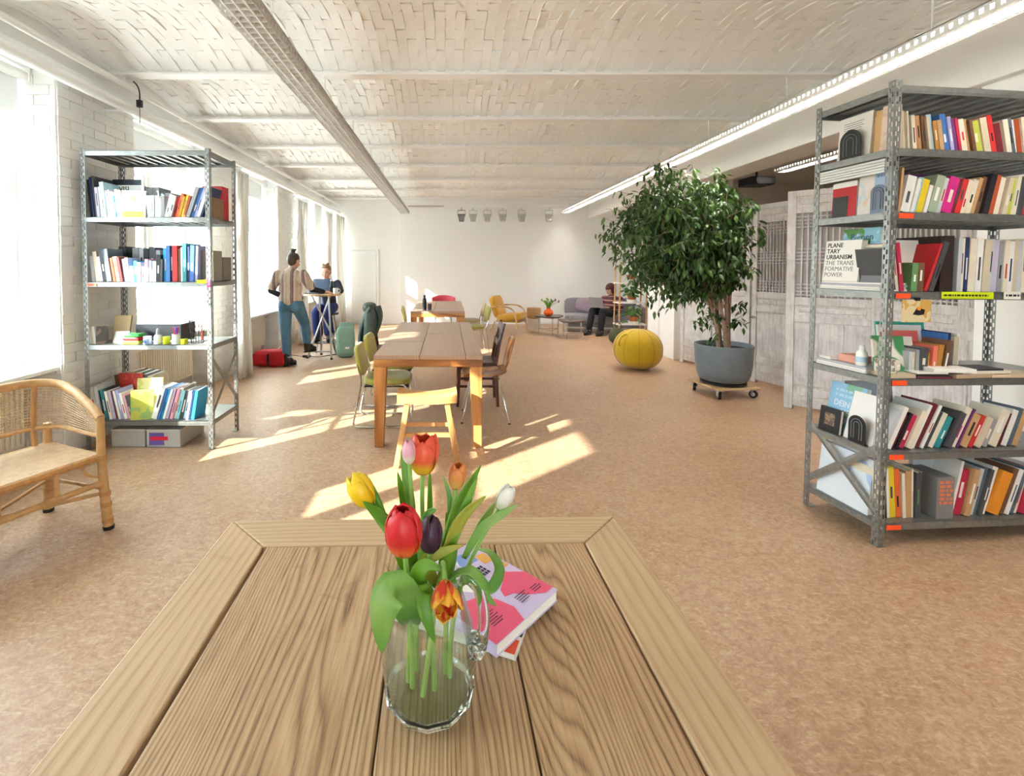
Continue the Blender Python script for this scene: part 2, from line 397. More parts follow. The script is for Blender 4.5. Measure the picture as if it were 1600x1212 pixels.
# --- ceiling: base shell, beams, painted vault bricks
BY = [2.88 + 1.22 * k for k in range(-7, 9)]
X0C, X1C = -3.5, 3.62
RISE = .13
def vz(t): return CEIL + .05 + RISE * (1 - (2 * t - 1) ** 2)
mb = MB()
for k in range(len(BY) - 1):
    y0, y1 = BY[k], BY[k + 1]
    mb.grid(lambda u, v, y0=y0, y1=y1: (X0C + (X1C - X0C) * v, y0 + (y1 - y0) * u, vz(u) + .004), 12, 2)
mb.box(X0C, X1C, REAR_Y - .3, BY[0], CEIL + .05, CEIL + .08); mb.box(X0C, X1C, BY[-1], 12.6, CEIL + .05, CEIL + .08)
mb.box(X0C, X1C, REAR_Y - .3, 12.6, CEIL + .30, CEIL + .38)
ceiling = struct(mb.build('ceiling', M_CEIL, smooth=True))
for y in BY:
    mb = MB().box(X0C, X1C, y - .055, y + .055, CEIL, CEIL + .016).box(X0C, X1C, y - .006, y + .006, CEIL + .016, CEIL + .08)
    mb.build('ceiling_beam', M_BEAM, ceiling)
brick_me = MB().box(-.0362, .0362, -.1225, .1225, -.014, .014).mesh('brick', M_CEIL)
rng = random.Random(3); cand = []
for k in range(6, len(BY) - 1):
    y0, y1 = BY[k], BY[k + 1]; ncol = int((X1C - X0C) / .074)
    for c in range(ncol):
        x = X0C + .037 + c * .074; off = (c % 2) * .5
        for r in range(-1, 5):
            u = (r + .5 + off + rng.uniform(-.03, .03)) / 4.9
            if u < .06 or u > .96: continue
            z = vz(u); sl = RISE * -4 * (2 * u - 1) / (y1 - y0)
            Mx = Matrix.Translation((x + rng.uniform(-.004, .004), y0 + u * (y1 - y0), z + rng.uniform(-.001, .006))) @ Euler((math.atan(sl) + rng.gauss(0, .012), rng.gauss(0, .065), rng.gauss(0, .025))).to_matrix().to_4x4()
            cand.append(Mx)
def dist_key(Mx): p = Mx.translation; return (p - Vector((.3, 2.2, 3.1))).length
cand.sort(key=dist_key)
for Mx in cand[:300]:
    o = bpy.data.objects.new('brick', brick_me); COL.objects.link(o); o.parent = ceiling; o.matrix_local = Mx
mb = MB(); bx = MB().box(-.0362, .0362, -.1225, .1225, -.014, .014)
for Mx in cand[300:]: mb.pts(bx.v, bx.f, Mx)
tag(mb.build('vault_bricks', M_CEIL, ceiling), None, None, kind='stuff')

# --- left wall: piers between deep window niches, painted bricks
PIERS = [(REAR_Y - .3, WIN_Y[0][0])] + [(WIN_Y[i][1], WIN_Y[i + 1][0]) for i in range(len(WIN_Y) - 1)] + [(WIN_Y[-1][1], 12.6)]
mb = MB()
for a, b in PIERS: mb.box(WXO, XL - .006, a, b, 0, CEIL + .32)
for a, b in WIN_Y:
    mb.box(WXO, XN, a, b, 0, SILL - .03); mb.box(WXO, XL - .006, a, b, HEAD, CEIL + .32)
wall_left = struct(mb.build('wall_left', M_WALL))
bl = MB().box(-.5, .5, -.5, .5, -.5, .5)
brick_u = bl.mesh('brick', M_BRICKP); bricks = []
rng = random.Random(5)
for pi, (a, b) in enumerate(PIERS):
    if b < 3 or a > 9.5: continue
    for c in range(38):
        z = .04 + c * .0755; y = a - (.13 if c % 2 else 0)
        while y < b:
            ya, yb = max(y, a), min(y + .247, b)
            if yb - ya > .03:
                s = (.014 + rng.uniform(-.003, .003), yb - ya - .003, .0725)
                bricks.append((Matrix.Translation((XL - .002 + rng.uniform(-.0012, .0012), (ya + yb) / 2, z + .034)) @ Euler((rng.gauss(0, .005), rng.gauss(0, .015), rng.gauss(0, .005))).to_matrix().to_4x4() @ Matrix.Diagonal((*s, 1)), a))
            y += .253
        x = XN + .02 - (.12 if c % 2 else 0)
        while x < XL - .01:                          # brick reveal of the pier, facing the room's near end
            xa, xb = max(x, XN + .02), min(x + .247, XL - .006)
            if xb - xa > .03:
                bricks.append((Matrix.Translation(((xa + xb) / 2, a - .002 + rng.uniform(-.002, .002), z + .034)) @ Euler((rng.gauss(0, .008), rng.gauss(0, .008), rng.gauss(0, .02))).to_matrix().to_4x4() @ Matrix.Diagonal((xb - xa - .003, .016, .0725, 1)), a))
            x += .253
bricks.sort(key=lambda t: (t[1] < 2, t[1]))
for Mx, a in bricks[:300]:
    o = bpy.data.objects.new('brick', brick_u); COL.objects.link(o); o.parent = wall_left; o.matrix_local = Mx
mb = MB()
for Mx, a in bricks[300:]: mb.pts(bl.v, bl.f, Mx)
tag(mb.build('pier_bricks', M_BRICKP, wall_left), None, None, kind='stuff')

# --- back wall with a slightly proud white panel, and a slim flush door in the bright part
wall_back = struct(MB().box(-3.5, 4.9, 12.2, 12.6, 0, CEIL + .32).build('wall_back', M_WALL))
MB().box(-1.22, 4.58, 12.165, 12.2, .0, CEIL - .02).build('wall_panel', mat('panel_paint', '#f0efed', .7), wall_back, bevel=.004)
door = struct(MB().box(-2.45, -1.82, 12.175, 12.2, .01, 1.86).build('door_1', M_TRIM, bevel=.004))
MB().box(-1.80, -1.755, 12.15, 12.2, 0, 1.9).build('door_post', M_TRIM, door)
MB().box(-2.5, -1.755, 12.16, 12.2, 1.87, 1.9).build('door_head', M_TRIM, door)
# --- right side: boundary walls, girder, piers, far room
wall_right = struct(MB().box(4.6, 4.9, 8.3, 12.2, 0, CEIL + .32).build('wall_right', M_WALL))
pier = MB().box(3.52, 4.1, 7.46, 8.45, 0, CEIL).build('pier', M_WALL, wall_right, bevel=.01)
MB().box(3.485, 3.6, 7.95, 8.3, 0, CEIL).build('pier_pilaster', M_WALL, wall_right, bevel=.008)
MB().box(4.0, 4.6, 8.3, 8.45, 0, CEIL).build('pier_return', M_WALL, wall_right)
col = MB().box(3.62, 4.15, 2.45, 3.3, 0, CEIL).build('pier', M_WALL, wall_right, bevel=.012)
MB().box(3.62, 4.0, REAR_Y - .3, 1.0, 0, CEIL + .32).build('pier_wall', M_WALL, wall_right)
girder = struct(MB().box(3.55, 3.98, 1.0, 12.2, 2.68, CEIL + .34).build('trim_1', M_BEAM, bevel=.008))
struct(MB().box(3.98, 7.2, -4.9, 12.6, 3.0, 3.12).build('ceiling_side_room', M_GREYW))
struct(MB().box(7.0, 7.2, -4.9, 12.6, 0, 3.0).build('wall_side_room', M_GREYW))
struct(MB().box(4.9, 7.0, 8.95, 9.1, 0, 3.0).build('wall_side_room_end', M_GREYW))
struct(MB().box(4.0, 7.0, -.6, -.45, 0, 3.0).build('wall_side_room_near', M_GREYW))
mb = MB().box(-3.5, 4.0, REAR_Y - .3, REAR_Y, 0, SILL).box(-3.5, 4.0, REAR_Y - .3, REAR_Y, HEAD, CEIL + .32)
xs = [-3.5] + [t for p in REAR_WIN for t in p] + [4.0]
for i in range(0, len(xs), 2): mb.box(xs[i], xs[i + 1], REAR_Y - .3, REAR_Y, SILL, HEAD)
struct(mb.build('wall_rear', M_WALL))
# --- skirting
struct(MB().box(-1.22, 4.58, 12.15, 12.165, 0, .07).build('baseboard_back', M_TRIM))

# --- windows
def window(i, a, b):
    fr = MB(); x0, x1 = XN - .06, XN; w = .06; h0, h1 = SILL, HEAD
    fr.box(x0, x1, a, a + w, h0, h1).box(x0, x1, b - w, b, h0, h1).box(x0, x1, a + w, b - w, h0, h0 + w).box(x0, x1, a + w, b - w, h1 - w, h1)
    o = struct(fr.build('window_%d' % i, M_TRIM)); mid = (a + b) / 2; tr = 2.13
    MB().box(x0 - .004, x1 + .006, mid - .04, mid + .04, h0 + w, h1 - w).build('mullion', M_TRIM, o, bevel=.004)
    for s in ((a + w, mid - .04), (mid + .04, b - w)): MB().box(x0 - .004, x1 + .008, s[0], s[1], tr - .04, tr + .04).build('transom', M_TRIM, o)
    for s in ((a + w, mid - .04), (mid + .04, b - w)):
        for (z0, z1) in ((h0 + w, tr - .04), (tr + .04, h1 - w)):
            sash = MB(); q = .045; xs0, xs1 = x0 + .012, x1 - .012
            sash.box(xs0, xs1, s[0], s[0] + q, z0, z1).box(xs0, xs1, s[1] - q, s[1], z0, z1).box(xs0, xs1, s[0] + q, s[1] - q, z0, z0 + q).box(xs0, xs1, s[0] + q, s[1] - q, z1 - q, z1)
            if z1 - z0 > 1: sash.box(xs0 + .005, xs1 - .005, s[0] + q, s[1] - q, (z0 + z1) / 2 - .014, (z0 + z1) / 2 + .014)
            so = sash.build('sash', M_TRIM, o)
            MB().box(x0 + .028, x0 + .033, s[0] + q, s[1] - q, z0 + q, z1 - q).build('pane', M_PANE, so)
    MB().box(x1 + .008, x1 + .03, mid + .05, mid + .065, 1.4, 1.52).build('handle', M_ALU, o)
    MB().box(XN - .02, XL - .05 + .03, a + .002, b - .002, SILL - .03, SILL).build('window_sill', M_TRIM, o, bevel=.005)
    return o
for i, (a, b) in enumerate(WIN_Y): window(i + 1, a, b)
ex = len(WIN_Y)
for j, (a, b) in enumerate(REAR_WIN):
    fr = MB(); y0, y1 = REAR_Y - .2, REAR_Y - .14; m = (a + b) / 2
    for s in ((a, a + .06), (b - .06, b), (m - .04, m + .04)): fr.box(s[0], s[1], y0, y1, SILL, HEAD)
    for s in ((SILL, SILL + .06), (HEAD - .06, HEAD), (2.1, 2.17)): fr.box(a, b, y0, y1, s[0], s[1])
    o = struct(fr.build('window_%d' % (ex + 1 + j), M_TRIM)); MB().box(a + .05, b - .05, y0 + .02, y0 + .025, SILL + .05, HEAD - .05).build('pane', M_PANE, o)
# --- outside: street level and a pale house front across the street
struct(MB().box(-80, -3.6, -60, 70, -4.2, -4.0).build('ground', mat('street_asphalt', '#b7b4ae', .9, var=.1)))
hb = thing('apartment_building', 'pale rendered apartment house across the street outside the windows', 'building', (-34, 8, -4))
MB().box(-6, 0, -30, 45, 0, 9.2).build('wall', mat('pale_render', '#e6dccb', .9, var=.05), hb)
rf = MB().pts([(-6, -30, 9.2), (.3, -30, 9.2), (.3, 45, 9.2), (-6, 45, 9.2), (-3, -30, 10.3), (-3, 45, 10.3)], [(0, 1, 4), (1, 2, 5, 4), (2, 3, 5), (3, 0, 4, 5), (0, 3, 2, 1)]).build('roof', mat('roof_tile_red', '#9b6a55', .9, var=.1), hb)
wme = MB().box(-.02, .04, -.55, .55, 0, 1.6).mesh('window', mat('dark_pane', '#7d8a94', .2))
for k in range(26):
    for l in range(3):
        o = link('window', wme, hb); o.location = (0, -28 + 2.8 * k, 1.0 + 2.8 * l)

# ------------------------------------------------------------------ ceiling fittings
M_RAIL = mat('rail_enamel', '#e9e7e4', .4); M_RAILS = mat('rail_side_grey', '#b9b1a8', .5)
def lit_tube(s):
    m = mat('lit_tube', '#ffffff', .4); b = m.node_tree.nodes['Principled BSDF']; b.inputs['Emission Color'].default_value = (1, .96, .91, 1); b.inputs['Emission Strength'].default_value = s; return m
def light_rail(label, x, y0, y1, z, w=.17, h=.065, rods=True, grp=None, lit=0):
    t = thing('light_rail', label, 'ceiling light', (x, y0, z), 0); L = y1 - y0
    b = MB().box(-w / 2, w / 2, 0, L, h - .006, h); b.build('tray', M_RAIL, t)
    for s in (-1, 1):                                   # perforated sides, as a ladder of strips
        xs = s * (w / 2 - .002); sd = MB().box(xs - .002, xs + .002, 0, L, h - .02, h).box(xs - .002, xs + .002, 0, L, 0, .016)
        n = int(L / .05)
        for i in range(n + 1): sd.box(xs - .002, xs + .002, i * .05, i * .05 + .028, .016, h - .02)
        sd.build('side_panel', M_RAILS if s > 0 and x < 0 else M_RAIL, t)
    for s in (-.055, 0, .055): MB().box(s - .004, s + .004, 0, L, .002, h - .02).build('louver_strip', M_RAIL, t)
    lv = MB(); n = int(L / .06)
    for i in range(n + 1): lv.box(-w / 2 + .004, w / 2 - .004, i * .06, i * .06 + .004, .006, h - .02)
    tag(lv.build('louver_blades', M_RAIL, t), None, None, kind='stuff')
    for s in (-.0285, .0285): MB().tube([(s, .02, h - .022), (s, L - .02, h - .022)], .013, 8).build('light_tube', lit_tube(lit) if lit else M_WHITEPL, t, smooth=True)
    if rods:
        for yb in BY:
            if y0 < yb < y1:
                MB().tube([(0, yb - y0, h), (0, yb - y0, CEIL - z)], .006, 6).build('hanger_rod', M_RAIL, t)
                MB().box(-w / 2 - .006, w / 2 + .006, yb - y0 - .012, yb - y0 + .012, h, h + .008).build('hanger_clip', M_RAIL, t)
    return t
light_rail('long white louvred light rail hung above the wooden tables', -1.04, .4, 11.75, 2.74, w=.2)
light_rail('long white louvred light rail hung beside the girder above the ficus', 2.86, .4, 11.75, 2.76, lit=19.0)  # real rail; its glow is added to fill the right side of the room
light_rail('short white light rail in the grey side room behind the carved screens', 4.75, 4.2, 6.9, 2.8, rods=False, lit=40.0)
# cross track with spotlights in front of the back wall
t = thing('spotlight_track', 'thin white cross track carrying spotlights near the back wall', 'track', (-.95, 11.5, 2.86))
MB().box(0, 3.7, -.02, .02, 0, .035).build('track', M_RAIL, t)
for x in (.75, 1.85, 2.85): MB().tube([(x, 0, .035), (x, 0, .21)], .005, 6).build('hanger_rod', M_RAIL, t)
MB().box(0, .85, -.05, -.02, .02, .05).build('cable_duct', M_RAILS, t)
for i, px in enumerate((721, 739, 761, 785, 815, 857)):
    X = (px - 700) * 11.5 / 750
    dark = i == 0
    s = thing('spotlight', 'dark grey spotlight at the end of the row on the cross track' if dark else 'pale grey spotlight on the cross track, %s along from the dark one' % ('', 'first', 'second', 'third', 'fourth', 'last')[i], 'spotlight', (X, 11.5, 2.86), 0, 'spotlights on the cross track')
    m = mat('spot_dark', '#6c6c70', .5) if dark else mat('spot_pale', '#bab6b2', .5)
    MB().tube([(0, 0, 0), (0, 0, -.05)], .012, 8).build('stem', m, s)
    br = MB(); [br.box(q - .006, q + .006, -.02, .02, -.2, -.06) for q in (-.09, .09)]; br.box(-.09, .09, -.02, .02, -.07, -.055); br.build('bracket', m, s)
    MB().taper(0, -.02, -.33, .06, .05, 0, .02, -.15, .085, .08, None).build('lamp_head', m, s, bevel=.01)
    MB().box(-.055, .055, -.075, -.069, -.31, -.19).build('lens', M_GLASS, s)
# pipes along the window wall
p = thing('heating_pipe', 'thick white pipe running along the top of the window wall', 'pipe', (-2.75, 0, 2.82))
MB().tube([(0, REAR_Y + .05, 0), (0, 12.15, 0)], .043, 14).build('pipe', M_TRIM, p, smooth=True)
for y in [a for a, b in PIERS if 0 < a < 12] : MB().box(-.18, .012, y + .4, y + .425, -.055, -.045).build('bracket', M_TRIM, p)
p = thing('cable_pipe', 'thin white pipe above the thick heating pipe on the window wall', 'pipe', (-2.72, 0, 2.99))
MB().tube([(0, REAR_Y + .05, 0), (0, 12.15, 0)], .024, 12).build('pipe', M_TRIM, p, smooth=True)
for yb in BY:
    if 0 < yb: MB().tube([(0, yb, .0), (0, yb, .07)], .005, 6).build('hanger_rod', M_RAIL, p)
p = thing('cable_duct', 'flat white cable duct fixed between the two wall pipes', 'duct', (-2.872, 0, 2.9))
MB().box(-.05, .05, REAR_Y + .05, 12.15, -.02, .045).build('channel', M_TRIM, p, bevel=.004)
hk = tag(MB().tube(bez((-2.72, 4.2, 3.06), (-2.68, 4.2, 3.03), (-2.66, 4.2, 2.98), (-2.67, 4.2, 2.9)), .006, 6).box(-2.69, -2.65, 4.185, 4.215, 2.84, 2.9).tube([(-2.67, 4.2, 2.84), (-2.67, 4.2, 2.7)], .003, 6).build('pipe_hook', M_BLACK), 'small black hook clamp hanging on the pipes by the brick pier', 'hook')
# ceiling projector in the side room
pj = thing('projector', 'dark ceiling projector in the grey side room above the screens', 'projector', (4.6, 7.2, 2.72))
MB().box(-.18, .18, -.16, .16, -.06, .06).build('case', M_DKMETAL, pj, bevel=.015); MB().tube([(0, 0, .06), (0, 0, .28)], .015, 8).build('mount', M_DKMETAL, pj)
MB().lathe([(.045, 0), (.05, .05)], 16, M=Matrix.Translation((-.08, -.15, 0)) @ Matrix.Rotation(PI / 2, 4, 'X')).build('lens', M_BLACKG, pj)

# ------------------------------------------------------------------ window dressing
rad_names = ['behind the grey rattan bench', 'behind the metal bookcase', 'below the window with the red bag', 'below the window behind the high table', 'below the far corner window']
def radiator(y0, y1, label):
    t = thing('radiator', label, 'radiator', (XN + .03, y0, 0)); L = y1 - y0
    MB().box(.0, .02, 0, L, .12, .62).build('back_plate', M_CREAMRAD, t)
    MB().box(.02, .085, 0, L, .12, .62).build('panel', M_CREAMRAD, t, bevel=.01)
    f = MB(); n = int(L / .042)
    for i in range(n): f.box(.084, .1, .012 + i * .042, .012 + i * .042 + .024, .15, .59)
    f.build('ribs', M_CREAMRAD, t, bevel=.004, seg=1); MB().box(.005, .09, -.004, L + .004, .62, .632).build('top_grille', M_CREAMRAD, t)
    MB().tube([(.05, L + .02, .16), (.05, L + .06, .16), (.05, L + .06, 0)], .009, 8).build('supply_pipe', M_CREAMRAD, t)
    MB().lathe([(.02, 0), (.022, .05), (.015, .06)], 12, M=Matrix.Translation((.06, L + .04, .56)) @ Matrix.Rotation(PI / 2, 4, 'Y')).build('valve', M_WHITEPL, t)
for k, (a, b) in enumerate(WIN_Y[1:]): radiator(a + .12, min(b - .12, 11.9), 'cream ribbed radiator ' + rad_names[k])
for k, (a, b) in enumerate(WIN_Y[1:]):
    t = thing('roller_blind', ['white roller blind rolled up above the window by the rattan bench', 'white roller blind rolled up above the window behind the metal bookcase', 'white roller blind rolled up above the window with the red bag', 'white roller blind rolled up above the window behind the high table', 'white roller blind rolled up above the far corner window'][k], 'blind', (XN + .09, a, HEAD - .06))
    L = b - a
    MB().tube([(0, .02, 0), (0, L - .02, 0)], .038, 14).build('roll', M_WHITEPL, t, smooth=True)
    MB().box(-.032, -.028, .04, L - .04, -.28, 0).build('fabric_sheet', mat('blind_cloth', '#eef0f2', .8), t); MB().box(-.042, -.018, .03, L - .03, -.30, -.275).build('bottom_bar', M_WHITEPL, t)
    for y in (.01, L - .02): MB().box(-.05, .045, y, y + .012, -.045, .06).build('end_bracket', M_WHITEPL, t)
    MB().tube(arc_pts([(0, L - .05, 0), (.03, L - .055, -.5), (.02, L - .05, -1.15), (.02, L - .06, -1.15), (.03, L - .07, -.5), (0, L - .06, 0)], .02), .003, 5).build('bead_chain', M_WHITEPL, t)
def curtain(label, x, y, width, folds, z0=.02, z1=2.68, amp=.05, flare=1.15, grp=None):
    t = thing('curtain', label, 'curtain', (x, y, 0), 0, grp)
    def f(u, v):
        wv = 1 + (flare - 1) * (1 - v); a = amp * (.6 + .6 * (1 - v))
        return (math.sin(u * folds * 2 * PI) * a + math.sin(u * 7.3 + v * 2) * .015 + .02 * math.sin(v * 6 + u * 9), (u - .5) * width * wv + .02 * math.cos(u * folds * 2 * PI), z0 + (z1 - z0) * v)
    MB().grid(f, max(24, folds * 10), 14).build('cloth', M_CURT, t, smooth=True, ang=180, thick=.003)
    MB().tube([(0, -width / 2 - .03, z1 + .015), (0, width / 2 + .03, z1 + .015)], .012, 8).build('rod', M_WHITEPL, t)
    rg = MB(); 
    for i in range(folds + 1):
        yy = (i / folds - .5) * width; MB().tube([(.0 + .018 * math.cos(q), yy, z1 + .012 + .018 * math.sin(q)) for q in [2 * PI * j / 8 for j in range(8)]], .003, 5, closed=True).build('ring', M_WHITEPL, t)
curtain('added unseen half-height white curtain blocking low sun at the window past the rattan bench', -3.12, .58, 1.4, 16, z0=.72, z1=1.42, amp=.03, flare=1.0)  # out-of-view curtain added to keep low sun off the near floor
curtain('cream full length curtain hanging beside the metal bookcase', -2.70, 6.28, .34, 5)
curtain('white curtain gathered on the pier behind the standing person', -2.76, 9.1, .42, 6)
curtain('white curtain gathered on the pier behind the seated person', -2.74, 11.0, .45, 6)
curtain('sunlit sheer white curtain in the corner by the back wall', -2.64, 11.72, .7, 9, amp=.045)

# ------------------------------------------------------------------ near table
NT_ROT = math.radians(1.3)
tn = thing('wooden_table', 'old rustic elm table with mitred plank frame, tulip jug on top', 'table', (-.053, .82, 0), NT_ROT)
def board(poly, name, m, z0=.712, z1=.75, bev=.004): return MB().prism(poly, z0, z1).build(name, m, tn, bevel=bev)
hx, y0, y1 = .541, -.55, .522; fw, fwy = .132, .128
xa, xb = -.407, .414
board([(-hx, y1), (-hx + fw, y1 - fwy), (hx - fw + .006, y1 - fwy), (hx, y1)], 'frame_board', W_NEARF_X)
board([(-hx, y0), (hx, y0), (hx - fw + .006, y0 + fwy), (-hx + fw, y0 + fwy)], 'frame_board', W_NEARF_X)
board([(-hx, y0 + .001), (-hx + fw - .001, y0 + fwy + .001), (-hx + fw - .001, y1 - fwy - .001), (-hx, y1 - .001)], 'frame_board', W_NEARF_Y)
board([(hx, y0 + .001), (hx, y1 - .001), (hx - fw + .008, y1 - fwy - .001), (hx - fw + .008, y0 + fwy + .001)], 'frame_board', W_NEARF_Y)
ya, yb = y0 + fwy + .002, y1 - fwy - .002
for (a, b) in ((xa + .006, -.0595), (-.0565, .1795), (.183, .412)): board([(a, ya), (b, ya), (b, yb), (a, yb)], 'plank', W_NEAR_Y, .714, .749, .003)
MB().box(-hx + .05, hx - .05, y0 + .05, y0 + .075, .62, .711).box(-hx + .05, hx - .05, y1 - .075, y1 - .05, .62, .711).box(-hx + .05, -hx + .075, y0 + .05, y1 - .05, .62, .711).box(hx - .075, hx - .05, y0 + .05, y1 - .05, .62, .711).build('apron', W_NEARF_X, tn)
for sx in (-1, 1):
    for yy in (y0 + .075, y1 - .075): MB().taper(sx * (hx - .075), yy, 0, .03, .03, sx * (hx - .075), yy, .711, .045, .045).build('leg', W_MID_Z, tn, bevel=.004)

# ------------------------------------------------------------------ magazines on the near table
def slab(name, label, cat, corner, e1, e2, z, t, cover, grp=None):
    """flat book: corner + unit-ish edge vectors (with lengths), cover top and bottom, page block"""
    c = Vector((*corner, z)); a = Vector((*e1, 0)); b = Vector((*e2, 0)); o = thing(name, label, cat, c); n = .0015
    M = Matrix((( a.x / a.length, b.x / b.length, 0, 0), (a.y / a.length, b.y / b.length, 0, 0), (0, 0, 1, 0), (0, 0, 0, 1))); la, lb = a.length, b.length
    MB().box(0, la, 0, lb, t - n, t, M).build('front_cover', cover, o); MB().box(0, la, 0, lb, 0, n, M).build('back_cover', cover, o)
    MB().box(0, n, 0, lb, n, t - n, M).build('spine', cover, o); MB().box(n, la - .002, .002, lb - .002, n, t - n, M).build('pages', M_PAPER, o)
    return o, M
C = Vector((.122, .847)); e1 = Vector((-.919, .395)) * .30; e2 = Vector((.395, .919)) * .21
o, M = slab('magazine', 'white magazine with black and red-orange cover lying under the pink one', 'magazine', C, e1, e2, .7505, .011, mat('white_cover', '#eeeae4', .35))
MB().box(.002, .08, .0, .035, .0112, .0116, M).build('red_block', mat('redorange_print', '#e2502b', .4), o)
MB().box(.0, .02, .045, .17, .0112, .0116, M).build('black_block', M_BLACK, o); MB().box(.02, .09, .04, .2, .0112, .0116, M).build('dark_block', mat('black_print', '#1b1a1c', .4), o)
A, B, D = Vector((.054, 1.16)), Vector((.230, .987)), Vector((.087, .840))
M_LILAC = mat('lilac_cover', '#cdbfe0', .3); M_PINKP = mat('pink_print', '#e45a7c', .3)
o, M = slab('magazine', 'thick lilac magazine with pink hands and typewriter printed on the cover', 'magazine', D, B - D, (B - D).orthogonal().normalized() * .247, .7625, .024, M_LILAC)
T = .0243; la = (B - D).length
def decal(poly, m, name, dz=0): MB().prism([(x, y) for x, y in poly], T + dz, T + dz + .0003, M).build(name, m, o)
def blob(cx, cy, pts, sc=1.0): return [(cx + x * sc, cy + y * sc) for x, y in pts]
# e1 runs from the near corner to the right corner, e2 to the upper left
decal([(0.0, .0), (.085, .0), (.1, .035), (.092, .075), (.07, .105), (.04, .115), (.012, .10), (0, .085)], M_PINKP, 'printed_hand')
decal([(.205, .012), (.205, .085), (.185, .105), (.165, .125), (.14, .125), (.128, .105), (.145, .098), (.12, .085), (.11, .066), (.13, .06), (.15, .035), (.18, .012)], M_PINKP, 'printed_hand')
decal([(.09, .10), (.13, .135), (.105, .175), (.06, .14)], M_PAPER, 'printed_paper')
ky = MB()
for i in range(9):
    for j in range(3): ky.box(.088 + i * .0075, .088 + i * .0075 + .005, .138 + j * .011, .138 + j * .011 + .008, T + .0004, T + .0007, M)
ky.build('printed_keys', M_BLACK, o)
decal([(.12, .19), (.165, .185), (.172, .225), (.125, .232)], mat('blue_print', '#7f9bd6', .3), 'printed_photo'); decal([(.165, .165), (.19, .16), (.195, .195), (.17, .2)], mat('amber_print', '#e0a653', .3), 'printed_photo')
decal([(.185, .125), (.2, .125), (.203, .16), (.19, .158)], mat('amber_print'), 'printed_photo')
for (x, y, w, k) in ((.03, .03, .035, 6), (.165, .03, .03, 3), (.12, .03, .035, 4), (.02, .14, .03, 5)):
    tl = MB()
    for i in range(k): tl.box(x, x + w * (.8 + .2 * (i % 2)), y + i * .006, y + i * .006 + .0018, T + .0006, T + .0008, M)
    tl.build('printed_text', mat('dark_ink', '#4a2f45', .5), o)

# ------------------------------------------------------------------ glass jug
JX, JY, JZ = -.031, .775, .7502
j = thing('glass_jug', 'clear faceted glass jug with handle, filled with tulips, on the near table', 'jug', (JX, JY, JZ))
N = 12
outer = [(.062, .018), (.074, .022), (.0775, .05), (.077, .09), (.072, .125), (.062, .16), (.0535, .185), (.052, .2), (.056, .212)]
inner = [(r - .0045, z) for r, z in reversed(outer[1:])] + [(.06, .026)]
b = MB(); prof = outer + [(.0525, .213)] + inner
b.lathe(prof, N); b.build('body', M_GLASS, j, smooth=True, ang=22)
MB().lathe([(.058, 0), (.066, .003), (.075, .019), (.072, .0215), (.05, .0225)], N).build('base', M_SOLIDGLASS, j, smooth=True, ang=15)
hp = bez((.05, 0, .198), (.085, -.01, .235), (.105, -.015, .12), (.075, -.008, .085), 14)
MB().tube(hp, [.011] * 3 + [.0095] * 9 + [.012, .014, .015], 10).build('handle', M_SOLIDGLASS, j, smooth=True)
for i, q in enumerate((.0, .014, .026)): MB().ell((.078 - q * .15, -.008, .082 + q), (.012, .014, .008)).build('handle_ridge', M_SOLIDGLASS, j, smooth=True)
MB().pts([(-.05, -.018, .212), (-.075, 0, .226), (-.05, .018, .212), (-.055, 0, .19), (-.05, -.016, .209), (-.071, 0, .222), (-.05, .016, .209)], [(0, 1, 3), (1, 2, 3), (4, 3, 5), (5, 3, 6), (0, 4, 5, 1), (1, 5, 6, 2)]).build('spout', M_GLASS, j, smooth=True)
MB().lathe([(.055, .027), (.071, .032), (.0728, .052), (.0725, .078), (.0, .0782)], N).build('water', thin_glass('water', '#fafdf8', .8), j, smooth=True, ang=22)

# ------------------------------------------------------------------ tulips
def grad_mat(name, base, mid, tip, zmax, streak=None, rough=.45):
    n = NT(name); tc = n.add('ShaderNodeTexCoord'); sp = n.add('ShaderNodeSeparateXYZ'); n.link(tc.outputs['Object'], sp.inputs[0])
    dv = n.add('ShaderNodeMath', operation='DIVIDE', i_1=zmax); n.link(sp.outputs[2], dv.inputs[0])
    c = n.ramp(dv.outputs[0], [(0, base), (.22, base), (.42, mid), (1, tip)])
    v = n.coord('Object', (1, 1, .12), rnd=3.0); f = n.noise(v, 130, 3, .6)
    if streak: c = n.mix(n.ramp(n.noise(n.coord('Object', (1, 1, .35)), 70, 2, .5), [(.48, '#000000'), (.56, '#ffffff')]), c, streak)
    mr = n.add('ShaderNodeMapRange'); mr.inputs[3].default_value = .82; mr.inputs[4].default_value = 1.1; n.link(f, mr.inputs[0])
    n.link(n.mix(1.0, c, mr.outputs[0], 'MULTIPLY'), n.b.inputs['Base Color']); n.b.inputs['Roughness'].default_value = rough
    n.b.inputs['Subsurface Weight'].default_value = .15; n.b.inputs['Subsurface Radius'].default_value = (.01, .006, .004); return n.m
